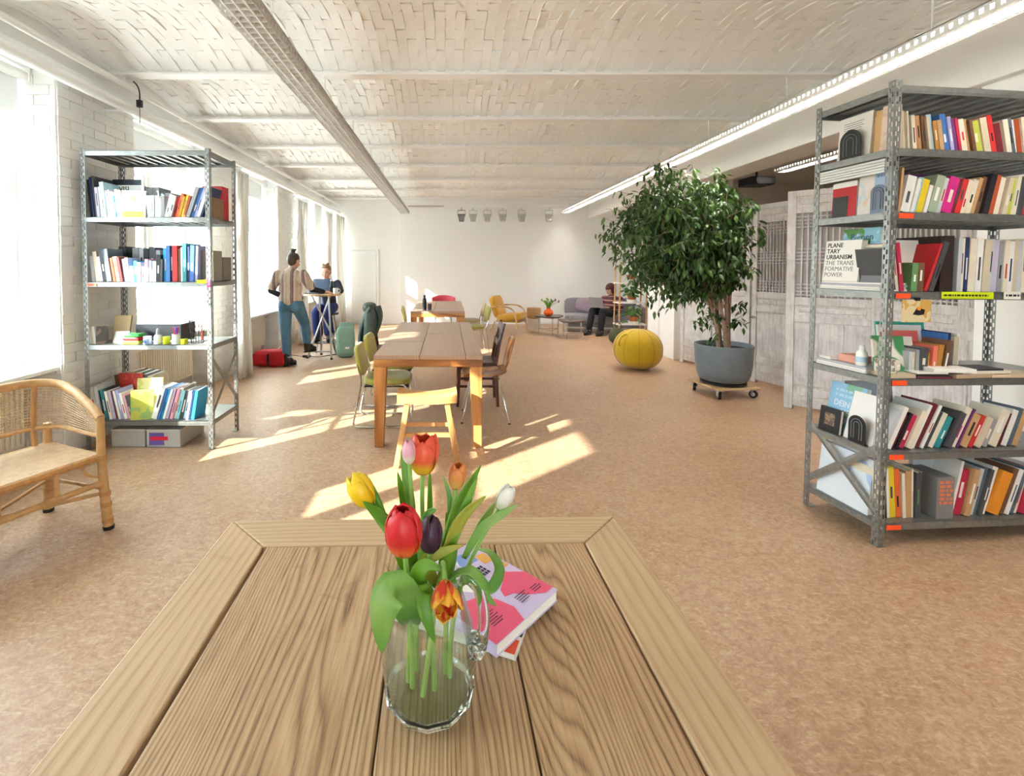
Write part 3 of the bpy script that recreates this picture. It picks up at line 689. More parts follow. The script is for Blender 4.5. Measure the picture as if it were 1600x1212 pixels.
def leaf_mat(name, a, b, c):
    n = NT(name); v = n.coord('Object'); f = n.noise(v, 9, 2, .5); v2 = n.coord('Object', (1, 1, .15)); g = n.noise(v2, 170, 3, .6)
    c1 = n.ramp(f, [(.3, a), (.5, b), (.72, c)]); mr = n.add('ShaderNodeMapRange'); mr.inputs[3].default_value = .85; mr.inputs[4].default_value = 1.12; n.link(g, mr.inputs[0])
    n.link(n.mix(1.0, c1, mr.outputs[0], 'MULTIPLY'), n.b.inputs['Base Color']); n.b.inputs['Roughness'].default_value = .42
    tr = n.add('ShaderNodeBsdfTranslucent'); tr.inputs[0].default_value = lin(c); mx = n.add('ShaderNodeMixShader', i_0=.25)
    n.link(n.b.outputs[0], mx.inputs[1]); n.link(tr.outputs[0], mx.inputs[2]); n.link(mx.outputs[0], n.out.inputs[0]); return n.m
M_TLEAF = leaf_mat('tulip_leaf', '#4b8a20', '#72aa2e', '#a4c842'); M_TLEAFB = leaf_mat('tulip_leaf_blue', '#5c9840', '#84b556', '#b0cf80'); M_TLEAFY = leaf_mat('tulip_leaf_yellow', '#7ea02c', '#a8b13c', '#c9bd52')
M_STEM = mat('tulip_stem', '#8db45a', .4, var=.1, vscale=30)
def petal(w, h, curl, open_, r0, close=.9):
    """petal standing on z, bulging to +x"""
    def f(u, v):
        s = (u - .5) * 2; wv = w * (math.sin(min(1, v * 1.25 + .12) * PI * .5) ** .8) * (1 - max(0, v - .55) ** 1.6 * 2.2) if v < .999 else 0
        wv = max(wv, 0.0); bul = r0 * (math.sin(PI * min(1, v * close + .05)) ** .75) + open_ * v * v
        ang = s * wv / max(r0, .006); ang = max(-1.15, min(1.15, ang)); rr = max(.002, bul)
        return (rr * math.cos(ang) - curl * v * v * r0 * abs(s), max(r0, .006) * math.sin(ang) * 1.0, h * (v - .04 * s * s * v))
    return f
def px3(x, y, d): return Vector(((x - 700) * d / FPX, d, CAMZ - (y - 416) * d / FPX))
def blade(name, m, pts, wid, up, parent, fold=.25, tw=0.0):
    P = [Vector(p) for p in pts]
    dense = []
    for i in range(len(P) - 1):
        for k in range(5):
            t = k / 5; p0 = P[max(i - 1, 0)]; p1 = P[i]; p2 = P[i + 1]; p3 = P[min(i + 2, len(P) - 1)]
            dense.append(.5 * ((2 * p1) + (p2 - p0) * t + (2 * p0 - 5 * p1 + 4 * p2 - p3) * t * t + (3 * p1 - p0 - 3 * p2 + p3) * t ** 3))
    dense.append(P[-1]); n = len(dense); vs = []; fs = []
    for i, p in enumerate(dense):
        t = i / (n - 1); tg = (dense[min(i + 1, n - 1)] - dense[max(i - 1, 0)]).normalized(); nn = Vector(up); nn = Matrix.Rotation(tw * t, 3, tg) @ nn
        sd = tg.cross(nn).normalized(); nn = sd.cross(tg).normalized()
        w = wid * (math.sin(PI * min(1, .12 + t * .9)) ** .7) * (1 if t < .97 else .2)
        for s in (-1, -.5, 0, .5, 1): vs.append(p + sd * s * w + nn * (abs(s) ** 1.5) * w * fold)
    for i in range(n - 1):
        for k in range(4): a = i * 5 + k; fs.append((a, a + 1, a + 6, a + 5))
    return MB().pts(vs, fs).build(name, m, parent, smooth=True, ang=180, thick=.0012)
def tulip(label, head, ax, h, w, m, foot, openness=0.0, leaves=(), grp=None, mid=None, ruffle=0):
    """head: base point of bloom; ax: bloom axis; foot: stem end in the jug"""
    foot = Vector(foot); head = Vector(head); t = thing('tulip', label, 'tulip', foot); ax = Vector(ax).normalized()
    L = (head - foot); p1 = foot + Vector((0, 0, L.length * .4)) + L * .1 if mid is None else Vector(mid); p2 = head - ax * L.length * .3
    st = [p - foot for p in bez(foot, p1, p2, head, 14)]
    MB().tube(st, [.0042] * 5 + [.0038] * 10, 8).build('stem', M_STEM, t, smooth=True)
    q = Vector((0, 0, 1)).rotation_difference(ax); Mh = Matrix.Translation(head - foot) @ q.to_matrix().to_4x4()
    for k in range(6):
        inner_ = k % 2; r0 = w * (.5 if not inner_ else .44); hh = h * (1.0 if not inner_ else 1.05) * (1 + .05 * math.sin(k * 2.7 + h * 900))
        pm = MB().grid(petal(w * .52, hh, .12, openness * w * (1 if not inner_ else .6) + (ruffle * .3 * w if not inner_ else 0), r0, .78 if openness > .08 else (.87 if inner_ else .83)), 8, 10).mesh('petal', m, True, 180)
        o = link('petal', pm, t, thick=.0009); o.matrix_local = Mh @ Matrix.Rotation(k * PI / 3 + .4, 4, 'Z')
    for (pts, wd, up, lm) in leaves: blade('leaf', lm, [Vector(p) - foot for p in pts], wd, up, t)
    return t
F = lambda a, r, z=.779: (JX + r * math.cos(a), JY + r * math.sin(a), z)
T_RED = grad_mat('tulip_red', '#e0642c', '#c81f24', '#d8202a', .075); T_DARK = grad_mat('tulip_aubergine', '#2c0f2a', '#33112e', '#3a1533', .056)
T_SALM = grad_mat('tulip_salmon', '#e7b62a', '#e8633f', '#e5543c', .066); T_PINK = grad_mat('tulip_pink', '#efe2cf', '#e6b3bd', '#e39cae', .038)
T_ORNG = grad_mat('tulip_apricot', '#e3b05a', '#e39a52', '#dd8148', .042); T_YEL = grad_mat('tulip_yellow', '#e6bd16', '#f1c50f', '#f5d22c', .055)
T_WHITE = grad_mat('tulip_white', '#d9dfc0', '#ebe8dd', '#f1efe8', .043); T_PARR = grad_mat('tulip_flamed', '#f0c23a', '#ecaa2e', '#eab033', .048, '#cf3222')
tulip('large deep red tulip in the jug beside the dark purple one', px3(632, 874, .70), (-.05, -.1, 1), .074, .056, T_RED, F(3.6, .03),
      leaves=[([px3(640, 985, .74), px3(634, 950, .70), px3(614, 930, .665), px3(597, 965, .65), px3(594, 1036, .66)], .027, (0, -1, .35), M_TLEAFB),
              ([px3(640, 960, .76), px3(645, 900, .77), px3(640, 850, .80), px3(630, 800, .82)], .007, (0, -1, 0), M_TLEAF)])
tulip('dark purple, almost black tulip in the jug', px3(671, 869, .74), (.05, -.1, 1), .056, .038, T_DARK, F(5.2, .02),
      leaves=[([px3(664, 980, .74), px3(666, 945, .715), px3(660, 935, .70), px3(664, 970, .685), px3(680, 1020, .68)], .013, (.2, -1, .3), M_TLEAF)])
tulip('tall coral red tulip with yellow base in the jug', px3(660, 744, .80), (.05, 0, 1), .064, .05, T_SALM, F(1.6, .03), openness=.1,
      leaves=[([px3(672, 900, .80), px3(671, 830, .81), px3(671, 780, .82), px3(671, 735, .82)], .0055, (.5, -1, 0), M_TLEAF),
              ([px3(664, 920, .77), px3(660, 870, .77), px3(666, 815, .75), px3(682, 800, .74)], .009, (-.3, -1, .4), M_TLEAFB)])
tulip('small pale pink tulip bud next to the coral one in the jug', px3(639, 727, .78), (-.05, 0, 1), .037, .023, T_PINK, F(2.4, .03),
      leaves=[([px3(645, 930, .77), px3(640, 860, .78), px3(632, 800, .79), px3(620, 740, .79)], .0095, (.3, -1, 0), M_TLEAF),
              ([px3(648, 900, .78), px3(641, 800, .78), px3(633, 745, .79), px3(626, 705, .8)], .008, (.2, -1, 0), M_TLEAF)])
tulip('small apricot orange tulip in the jug among upright leaves', px3(712, 768, .80), (.12, 0, 1), .042, .028, T_ORNG, F(.5, .03), openness=.15,
      leaves=[([px3(690, 900, .78), px3(700, 850, .78), px3(718, 790, .80), px3(753, 729, .82)], .012, (.4, -1, .1), M_TLEAF),
              ([px3(696, 900, .77), px3(706, 850, .77), px3(722, 810, .78), px3(747, 749, .79)], .010, (-.2, -1, .2), M_TLEAF),
              ([px3(700, 860, .8), px3(703, 820, .81), px3(702, 780, .81), px3(692, 745, .82)], .005, (.3, -1, 0), M_TLEAFB)])
tulip('bright yellow tulip leaning out of the jug', px3(578, 794, .77), (-.55, 0, .85), .056, .04, T_YEL, F(3.2, .035), openness=.05, mid=px3(645, 900, .77),
      leaves=[([px3(634, 905, .76), px3(612, 840, .76), px3(590, 810, .76), px3(565, 788, .75)], .011, (.2, -1, .5), M_TLEAF),
              ([px3(600, 815, .78), px3(588, 790, .78), px3(577, 765, .79), px3(569, 744, .79)], .007, (.6, -1, .1), M_TLEAF)])
tulip('closed white tulip leaning out of the jug over the magazines', px3(780, 800, .80), (.5, 0, .9), .044, .027, T_WHITE, F(.2, .035), mid=px3(700, 930, .78),
      leaves=[([px3(725, 880, .79), px3(750, 835, .79), px3(780, 812, .79), px3(811, 793, .79)], .008, (.3, -1, .4), M_TLEAFB),
              ([px3(735, 862, .81), px3(750, 830, .82), px3(765, 805, .82), px3(775, 790, .83)], .007, (.3, -1, .1), M_TLEAFB),
              ([px3(690, 905, .78), px3(705, 850, .77), px3(725, 810, .77), px3(761, 779, .78)], .011, (.4, -1, .2), M_TLEAFY)])
tulip('red and yellow flamed parrot tulip nodding over the jug rim', px3(695, 918, .70), (.05, -.8, -.35), .045, .036, T_PARR, F(4.4, .03), openness=.25, ruffle=.4, mid=px3(690, 890, .74),
      leaves=[([px3(700, 915, .78), px3(735, 900, .74), px3(765, 930, .74), px3(782, 900, .76), px3(768, 872, .80), px3(745, 865, .83)], .009, (0, -.5, 1), M_TLEAFB),
              ([px3(700, 920, .79), px3(725, 905, .80), px3(750, 930, .80), px3(777, 958, .79)], .010, (0, -1, .5), M_TLEAF),
              ([px3(688, 930, .76), px3(672, 905, .74), px3(664, 885, .74), px3(690, 870, .75), px3(725, 858, .76)], .010, (0, -1, .4), M_TLEAFY),
              ([px3(660, 940, .75), px3(650, 915, .72), px3(664, 890, .72), px3(690, 900, .72)], .012, (0, -1, .3), M_TLEAF),
              ([px3(690, 940, .77), px3(700, 890, .79), px3(705, 850, .8), px3(697, 805, .81)], .012, (0, -1, .1), M_TLEAF)])

# ------------------------------------------------------------------ long tables
def long_table(label, x0, x1, y0, y1, H=.75):
    t = thing('wooden_table', label, 'table', ((x0 + x1) / 2, y0, 0)); w = x1 - x0; L = y1 - y0; a = -w / 2
    cuts = [0, .373, .742, w]; g = .002; th = .035
    ends = [[0, .72, L], [0, L * .55, L], [0, .6, L]]
    for i in range(3):
        e = ends[i]
        for k in range(len(e) - 1): MB().box(a + cuts[i] + g, a + cuts[i + 1] - g, e[k] + (g if k else 0), e[k + 1] - (g if k < len(e) - 2 else 0), H - th, H - random.choice((0, .001))).build('plank', W_MID_Y, t, bevel=.003, seg=1)
    lw = .10; ap = .058
    for yy in (0, L - .03): MB().box(a + .002, -a - .002, yy + .002, yy + .03, H - th - ap, H - th).build('apron', W_MID_X, t, bevel=.003, seg=1)
    for xx in (a, -a - .03): MB().box(xx + .002, xx + .028, .031, L - .031, H - th - ap, H - th).build('apron', W_MID_Y, t, bevel=.003, seg=1)
    for sx in (-1, 1):
        for yy, sy in ((.055, 1), (L - .055, -1)):
            cx = sx * (w / 2 - lw / 2 - .004)
            MB().taper(cx + sx * .012, yy - sy * .01, 0, .036, .036, cx, yy, H - th - ap, lw / 2, .05).build('leg', W_MID_Z, t, bevel=.004, seg=1)
    return t
long_table('long brown plank table with the pale saddle stool at its end', -.60, .28, 3.83, 6.15)
long_table('long brown plank table with a black bottle, by the back wall', -.60, .27, 7.6, 9.9)

# ------------------------------------------------------------------ saddle stool
st = thing('saddle_stool', 'pale wooden saddle stool at the end of the long table', 'stool', (-.155, 3.6, 0), .02)
def seat_f(u, v):
    x = (u - .5) * .44; y = (v - .5) * .25; return (x, y, .505 + .03 * (2 * u - 1) ** 2 - .012 * (2 * v - 1) ** 4)
nu, nv = 14, 8; m = MB().grid(seat_f, nu, nv); top = len(m.v); m.v += [(x, y, .455 + .012 * (2 * x / .44) ** 2) for x, y, z in m.v]
m.f += [tuple(i + top for i in reversed(f)) for f in m.f]
idx = [i for i in range(nu + 1)] + [j * (nu + 1) + nu for j in range(1, nv + 1)] + [nv * (nu + 1) + i for i in range(nu - 1, -1, -1)] + [j * (nu + 1) for j in range(nv - 1, 0, -1)]
m.f += [(idx[i], idx[i] + top, idx[(i + 1) % len(idx)] + top, idx[(i + 1) % len(idx)]) for i in range(len(idx))]
m.build('seat', W_PINE_X, st, smooth=True, ang=35)
for sx in (-1, 1):
    for sy in (-1, 1): MB().taper(sx * .225, sy * .15, 0, .02, .018, sx * .145, sy * .085, .47, .021, .02).build('leg', W_PINE_Z, st, bevel=.003, seg=1)
MB().box(-.175, .175, -.128, -.108, .215, .245).build('stretcher', W_PINE_X, st); MB().box(-.175, .175, .108, .128, .215, .245).build('stretcher', W_PINE_X, st)
for sx in (-1, 1): MB().box(sx * .2 - .01, sx * .2 + .01, -.13, .13, .12, .15).build('stretcher', W_PINE_X, st)

# ------------------------------------------------------------------ chairs (built facing +x)
def pad(sx, sy, sz, r): return (sx, sy, sz, r)
def cushion(mb, c, s, M=None, e=4.0, nu=24, nv=12):
    """super-ellipsoid cushion"""
    def sg(a, p): return math.copysign(abs(a) ** p, a)
    vs = []; fs = []
    for i in range(nv + 1):
        p = -PI / 2 + PI * i / nv
        for j in range(nu):
            a = 2 * PI * j / nu
            vs.append((c[0] + s[0] / 2 * sg(math.cos(p), 2 / e) * sg(math.cos(a), 2 / e), c[1] + s[1] / 2 * sg(math.cos(p), 2 / e) * sg(math.sin(a), 2 / e), c[2] + s[2] / 2 * sg(math.sin(p), 2 / e)))
    for i in range(nv):
        for j in range(nu): j2 = (j + 1) % nu; fs.append((i * nu + j, i * nu + j2, (i + 1) * nu + j2, (i + 1) * nu + j))
    return mb.pts(vs, fs, M)
def green_chair(label, loc, rz, grp=None):
    t = thing('upholstered_chair', label, 'chair', loc, rz, grp)
    cushion(MB(), (0, 0, 0), (.44, .42, .075), Matrix.Translation((.02, 0, .415))).build('seat', M_OLIVE, t, smooth=True, ang=180)
    MB().box(-.18, .22, -.19, .19, .372, .386).build('seat_board', M_DKMETAL, t)
    cushion(MB(), (0, 0, 0), (.06, .40, .29), Matrix.Translation((-.235, 0, .60)) @ Matrix.Rotation(-.2, 4, 'Y')).build('backrest', M_OLIVE, t, smooth=True, ang=180)
    for s in (-1, 1):
        y = s * .2
        P = arc_pts([(-.27, y * .9, .70), (-.2, y, .42), (-.29, y, .012), (.24, y, .012), (.2, y, .40), (-.1, y, .385)], .06)
        MB().tube(P, .0095, 8).build('sled_frame', M_CHROME, t, smooth=True)
    for x, z in ((-.18, .37), (.18, .385), (-.27, .2)): MB().tube([(x, -.2, z), (x, .2, z)], .008, 8).build('crossbar', M_CHROME, t, smooth=True)
    return t
green_chair('olive green upholstered chair on chrome sled frame, nearer the saddle stool', (-.58, 4.5, 0), .02)
green_chair('olive green upholstered sled chair, second along the long table from the saddle stool', (-.6, 5.15, 0), -.05)
def four_leg_chair(label, loc, rz, pad_m, seat_z=.44, top=.80, grp=None):
    t = thing('upholstered_chair', label, 'chair', loc, rz, grp)
    cushion(MB(), (0, 0, 0), (.42, .42, .06), Matrix.Translation((.02, 0, seat_z))).build('seat', pad_m, t, smooth=True, ang=180)
    cushion(MB(), (0, 0, 0), (.045, .39, top - seat_z - .08), Matrix.Translation((-.25, 0, (top + seat_z + .06) / 2)) @ Matrix.Rotation(-.2, 4, 'Y')).build('backrest', pad_m, t, smooth=True, ang=180)
    for s in (-1, 1):
        MB().tube(arc_pts([(-.29, s * .17, top - .05), (-.19, s * .185, seat_z - .02), (-.25, s * .2, .0)], .05), .009, 8).build('back_leg', M_CHROME, t, smooth=True)
        MB().tube(arc_pts([(-.17, s * .18, seat_z - .035), (.19, s * .18, seat_z - .035), (.24, s * .2, 0)], .05), .009, 8).build('front_leg', M_CHROME, t, smooth=True)
    MB().tube([(.0, -.18, seat_z - .04), (.0, .18, seat_z - .04)], .008, 8).build('crossbar', M_CHROME, t)
    return t
four_leg_chair('olive chair on slim chrome legs, first along the far table, beside the armchair', (.42, 8.15, 0), PI + .12, M_OLIVE)
four_leg_chair('beige-backed chair with brown seat, further along the far table by the armchair', (.42, 9.1, 0), PI + .05, fabric('beige_upholstery', '#b5a57c'))
four_leg_chair('pale green chair pushed under the window side of the far table', (-.50, 8.2, 0), .05, fabric('pale_green_upholstery', '#b9b56a'))
# chair with red back at the head of the far table
t = thing('shell_chair', 'chair with low curved red backrest at the head of the far table', 'chair', (-.1, 10.25, 0), -PI / 2)
def sh(u, v):
    a = (u - .5) * 2.2; return (-.24 * math.cos(a) + .0, .28 * math.sin(a), .62 + .215 * v - .05 * (2 * u - 1) ** 2 * v)
MB().grid(sh, 18, 4).build('backrest', mat('red_shell', '#d24a5c', .45), t, smooth=True, ang=180, thick=.02)
cushion(MB(), (0, 0, 0), (.44, .44, .05), Matrix.Translation((.02, 0, .445))).build('seat', mat('red_shell'), t, smooth=True, ang=180)
for sx in (-1, 1):
    for sy in (-1, 1): MB().tube([(sx * .16, sy * .16, .43), (sx * .2, sy * .2, 0)], .009, 8).build('leg', M_CHROME, t)
for s in (-1, 1): MB().tube([(-.17, s * .15, .43), (-.22, s * .15, .7)], .009, 8).build('back_support', M_CHROME, t)
# bent plywood chair
t = thing('plywood_chair', 'varnished bent plywood chair on chrome legs beside the long table', 'chair', (.36, 4.62, 0), PI - .05)
prof = bez((.23, 0, .455), (.05, 0, .43), (-.12, 0, .425), (-.19, 0, .47), 8) + bez((-.19, 0, .47), (-.22, 0, .52), (-.23, 0, .6), (-.285, 0, .79), 9)[1:]
def shell(u, v):
    k = v * (len(prof) - 1); i = min(int(k), len(prof) - 2); p = prof[i].lerp(prof[i + 1], k - i); s = (u - .5) * 2
    w = .195 if v < .42 else (.195 - .07 * math.sin(min(1, (v - .42) / .16) * PI * .5) if v < .58 else .125 + .075 * math.sin(min(1, (v - .58) / .22) * PI * .5))
    if v > .9: w *= math.sqrt(max(.05, 1 - ((v - .9) / .105) ** 2 * .55))
    return (p.x + (.025 * s * s if v > .5 else 0), s * w, p.z + (.012 * s * s if v < .5 else 0))
MB().grid(shell, 12, 30).build('seat_shell', W_PLY_Z, t, smooth=True, ang=180, thick=.011)
for sx in (-1, 1):
    for sy in (-1, 1): MB().tube(arc_pts([(sx * .03, sy * .03, .425), (sx * .13, sy * .13, .41), (sx * .22, sy * .2, .005)], .04), .0085, 8).build('leg', M_CHROME, t, smooth=True)
for sx in (-1, 1):
    for sy in (-1, 1): MB().lathe([(.012, 0), (.013, .012)], 10, (sx * .22, sy * .2, 0)).build('foot', M_BLACK, t)
# dark wooden chair
def dark_chair(label, loc, rz):
    t = thing('wooden_chair', label, 'chair', loc, rz)
    MB().box(-.2, .21, -.2, .2, .44, .465).build('seat', W_DARK_Z, t, bevel=.008)
    for s in (-1, 1):
        MB().tube([(-.22, s * .18, 0), (-.2, s * .18, .45), (-.235, s * .18, .68), (-.29, s * .175, .87)], [.016, .019, .018, .013], 6).build('back_post', W_DARK_Z, t)
        MB().taper(.2, s * .175, 0, .013, .013, .18, s * .175, .44, .018, .018).build('front_leg', W_DARK_Z, t)
        MB().box(-.2, .18, s * .175 - .008, s * .175 + .008, .2, .225).build('side_stretcher', W_DARK_Z, t)
    for z in (.83, .66): MB().cbox((0, 0, 0), (.016, .34, .06), Matrix.Translation((-.23 - (z - .66) * .24, 0, z)) @ Matrix.Rotation(-.25, 4, 'Y')).build('back_rail', W_DARK_Z, t)
    for y in (-.09, 0, .09): MB().taper(-.215, y, .47, .006, .018, -.272, y, .82, .006, .018).build('back_slat', W_DARK_Z, t)
    MB().box(-.19, .19, -.19, -.175, .39, .44).box(-.19, .19, .175, .19, .39, .44).build('seat_rail', W_DARK_Z, t)
    return t
dark_chair('dark brown slatted wooden chair beside the long table, next to the plywood chair', (.30, 5.15, 0), PI)
dark_chair('dark wooden chair at the long table with a green parka hung over it', (-.68, 5.95, 0), .1)
# parka over the chair back
pk = thing('parka', 'dark green hooded parka draped over a chair back at the long table', 'jacket', (-.68, 5.95, 0), .1)
mb = MB()
mb.grid(lambda u, v: (-.27 - .09 * math.sin(v * PI) - .05 * (1 - v) - .02 * math.sin(u * 17 + v * 5) * (1 - v * .5), (u - .5) * (.52 + .04 * math.sin(v * 8)), .40 + .56 * v + .02 * math.sin(u * 9)), 26, 16)
mb.build('back_panel', M_PARKA, pk, smooth=True, ang=180, thick=.035)
MB().grid(lambda u, v: (-.24 + .07 * math.sin(v * PI * .8) + .02 * math.sin(u * 14), (u - .5) * .46, .62 + .34 * v), 18, 8).build('front_panel', M_PARKA, pk, smooth=True, ang=180, thick=.03)
cushion(MB(), (0, 0, 0), (.17, .34, .13), Matrix.Translation((-.29, 0, .955)), e=2.6).build('hood', M_PARKA, pk, smooth=True, ang=180)
for s in (-1, 1): MB().tube(bez((-.28, s * .18, .93), (-.25, s * .25, .86), (-.26, s * .26, .7), (-.32, s * .25, .48)), [.06, .078, .085, .084, .08, .075, .07, .064, .056], 10).build('sleeve', M_PARKA, pk, smooth=True)
# things on the far table
b = thing('bottle', 'black drinking bottle standing on the far long table', 'bottle', (-.385, 7.85, .751))
MB().lathe([(.03, 0), (.034, .004), (.034, .16), (.026, .19), (.016, .2)], 20).build('body', M_BLACKG, b, smooth=True); MB().lathe([(.019, .2), (.019, .235), (.01, .245)], 16).build('cap', M_BLACK, b, smooth=True)
tag(MB().lathe([(.024, 0), (.03, .0), (.034, .1), (.031, .1), (.027, .01), (.0, .01)], 18, (-.30, 7.83, .751)).build('tumbler', mat('dark_cup', '#45404a', .4), smooth=True), 'small dark cup beside the black bottle on the far table', 'cup')

# ------------------------------------------------------------------ metal racks
def post_mesh(h):
    mb = MB(); fl = .036; t = .002; n = int(h / .05)
    for ax in (0, 1):
        def bx(u0, u1, z0, z1): mb.box(u0, u1, 0, t, z0, z1) if ax == 0 else mb.box(0, t, u0, u1, z0, z1)
        for (a, b) in ((0, .008), (.0165, .022), (.030, fl)): bx(a, b, 0, h)
        for i in range(n):
            z = i * .05; bx(.008, .0165, z, z + .026); bx(.022, .030, z + .025, z + .05)
        bx(.008, .0165, n * .05, h); bx(.022, .030, n * .05, h)
    return mb.mesh('post', M_STEEL)
def rack(label, loc, rz, W, D, H, levels, brace):
    t = thing('metal_rack', label, 'shelving rack', loc, rz); pm = post_mesh(H)
    for (x, y, sx, sy) in ((0, 0, 1, 1), (W, 0, -1, 1), (0, D, 1, -1), (W, D, -1, -1)):
        o = link('post', pm, t); o.location = (x, y, 0); o.scale = (sx, sy, 1)
        MB().box(min(0, sx * .045), max(0, sx * .045), min(0, sy * .045), max(0, sy * .045), 0, .004).build('foot_plate', M_STEEL, t).location = (x, y, 0)
    for z in levels:
        e = .003; mb = MB().box(e, W - e, e, D - e, z - .003, z)
        for yy in (e, D - e - .006):                                   # folded front and back lips, stepped like rolled sheet
            mb.box(e, W - e, yy, yy + .004, z - .038, z).box(e, W - e, min(yy, yy) + .001, yy + .012, z - .038, z - .034).box(e, W - e, yy - .0015 if yy < .1 else yy + .001, yy + .003 if yy < .1 else yy + .0075, z - .026, z - .013)
        for xx in (e, W - e - .004):
            mb.box(xx, xx + .004, e, D - e, z - .036, z)
            for k in range(3): mb.box(xx - .0015, xx + .0055, .04, D - .04, z - .031 + k * .011, z - .026 + k * .011)
        sh = mb.build('shelf', M_STEEL, t)
        rb = MB()
        for k in range(1, 12): rb.box(W * k / 12 - .012, W * k / 12 + .012, .016, D - .016, z - .018, z - .003)
        rb.build('stiffening_ribs', M_STEEL, sh)
    for (xx, z0, z1) in brace:
        for (a, b) in ((z0, z1), (z1, z0)):
            MB().tube([(xx, .02, a), (xx, D - .02, b)], .019, 4, flat=.12, up=(1, 0, 0)).build('cross_brace', M_STEEL, t)
    for (x, y) in ((.012, -.003), (W - .012, -.003)):
        for z in levels: MB().lathe([(.006, 0), (.006, .004)], 6, M=Matrix.Translation((x, y, z - .02)) @ Matrix.Rotation(PI / 2, 4, 'X')).build('bolt', M_ALU, t)
    return t
LR_LOC, LR_RZ, LR_W, LR_D = Vector((-2.885, 3.79, 0)), 0.0, 1.012, .47
LZ = dict(top=2.372, A=1.852, B=1.341, C=.841, D=.233)
rack('grey perforated metal bookcase standing by the brick pier and windows', LR_LOC, LR_RZ, LR_W, LR_D, 2.39, list(LZ.values()), [(LR_W - .004, .30, .72)])
RR_LOC, RR_RZ, RR_W, RR_D = Vector((2.235, 2.455, 0)), math.radians(5.0), 1.22, .47
RZL = dict(top=2.384, A=2.067, B=1.744, C=1.334, D=.884, E=.497, F=.127)
rr_ = rack('grey perforated metal bookcase standing before the carved white screens', RR_LOC, RR_RZ, RR_W, RR_D, 2.41, list(RZL.values()), [(.004, .17, .52)])
for k in range(5): MB().box(-.001, .006, .04, RR_D - .04, RZL['A'] - .058 - k * .0145, RZL['A'] - .046 - k * .0145).build('ribbed_side_rail', mat('pale_galvanised', '#c9ccca', .4, .5), rr_)
ML = Matrix.Translation(LR_LOC) @ Matrix.Rotation(LR_RZ, 4, 'Z'); MR = Matrix.Translation(RR_LOC) @ Matrix.Rotation(RR_RZ, 4, 'Z') @ Matrix.Rotation(math.radians(.75), 4, 'Y'); rr_.rotation_euler = MR.to_euler()

PALETTE = dict(white='#eeece6', cream='#e6dcc6', beige='#cfc2a8', grey='#9a9a9c', silver='#c6c8ca', charcoal='#4a4a4e', black='#1d1c1f', brown='#6d4a34', tan='#c29a6c', ochre='#b07e38',
    red='#c02a2c', crimson='#b52445', orange='#e06a30', amber='#e08f2a', yellow='#e3c62c', lime='#b8bf4e', green='#5f8f5a', sage='#9aaa92', teal='#2f8f97', aqua='#8ec4cf', blue='#3f6fb0',
    navy='#27345e', cyan='#2c9fd4', skyblue='#a9cfe2', lilac='#c5bcd2', purple='#6b2f6b', magenta='#c2257c', pink='#e3a3b4', maroon='#6a2028', rust='#a44a28', slate='#5c6874', lavender='#a9abd4', mint='#b6d8c4', coral='#e4765f')
ORD = ['first', 'second', 'third', 'fourth', 'fifth', 'sixth', 'seventh', 'eighth', 'ninth', 'tenth', 'eleventh', 'twelfth', 'thirteenth', 'fourteenth', 'fifteenth', 'sixteenth', 'seventeenth', 'eighteenth', 'nineteenth', 'twentieth',
       'twenty-first', 'twenty-second', 'twenty-third', 'twenty-fourth', 'twenty-fifth', 'twenty-sixth', 'twenty-seventh', 'twenty-eighth', 'twenty-ninth', 'thirtieth', 'thirty-first', 'thirty-second']
def book_mesh(t, h, w):
    c = .0018; mb = MB().box(0, c, 0, w, 0, h).box(t - c, t, 0, w, 0, h).box(c, t - c, 0, c, 0, h); return mb.mesh('book', M_COVER)
def place_book(Mr, x, y, z, t, h, w, colr, tilt, label, group, band=None, bandpos=.62, bandh=.16):
    o = link('book', book_mesh(t, h, w)); tag(o, label, 'book', group); o.color = lin(PALETTE[colr])
    a = math.radians(tilt); dz = max(0.0, t * math.sin(a)) if a > 0 else 0.0
    o.matrix_world = Mr @ Matrix.Translation((x, y, z + dz + .0006)) @ Matrix.Rotation(a, 4, 'Y')
    p = MB().box(.0018, t - .0018, .0018, w - .004, .003, h - .003).build('pages', M_PAPER, o)
    if band:
        b = MB().box(t * .34, t * .66, -.0006, .0002, h * bandpos, h * (bandpos + bandh)).build('spine_label', M_COVER, o); b.color = lin(PALETTE[band])
    return o
def row(Mr, z, x0, spec, anchor, shelf, rackname, group, y0=.035, wmax=.24, jit=.02, seed=1, skip=0):
    rg = random.Random(seed); x = x0; k = 0
    for item in spec.split(','):
        q = item.split()
        if q[0] == 'gap': x += float(q[1]) / 1000; continue
        t, h, tilt, c = float(q[0]) / 1000, float(q[1]) / 1000, float(q[2]), q[3]; band = q[4] if len(q) > 4 else None
        w = min(wmax, h * rg.uniform(.66, .78)); size = 'thick' if t > .034 else ('slim' if t < .018 else ('tall' if h > .27 else 'mid-size'))
        nm = c.replace('skyblue', 'sky blue')
        lab = '%s %s book, %s from the %s, %s, %s' % (size, nm, ORD[k + skip], anchor, shelf, rackname)
        if band is None and rg.random() < .45 and t > .014: band = rg.choice(['white', 'black', 'cream', 'charcoal'] if c not in ('white', 'cream', 'silver') else ['charcoal', 'red', 'navy', 'slate'])
        a = math.radians(tilt)
        place_book(Mr, x, y0 + rg.uniform(0, jit), z, t, h, w, c, tilt, lab, group, band, rg.uniform(.2, .4), rg.uniform(.2, .45))
        x += t / math.cos(a) + .0012; k += 1
    return x
RKL, RKR = 'pier rack', 'screen rack'
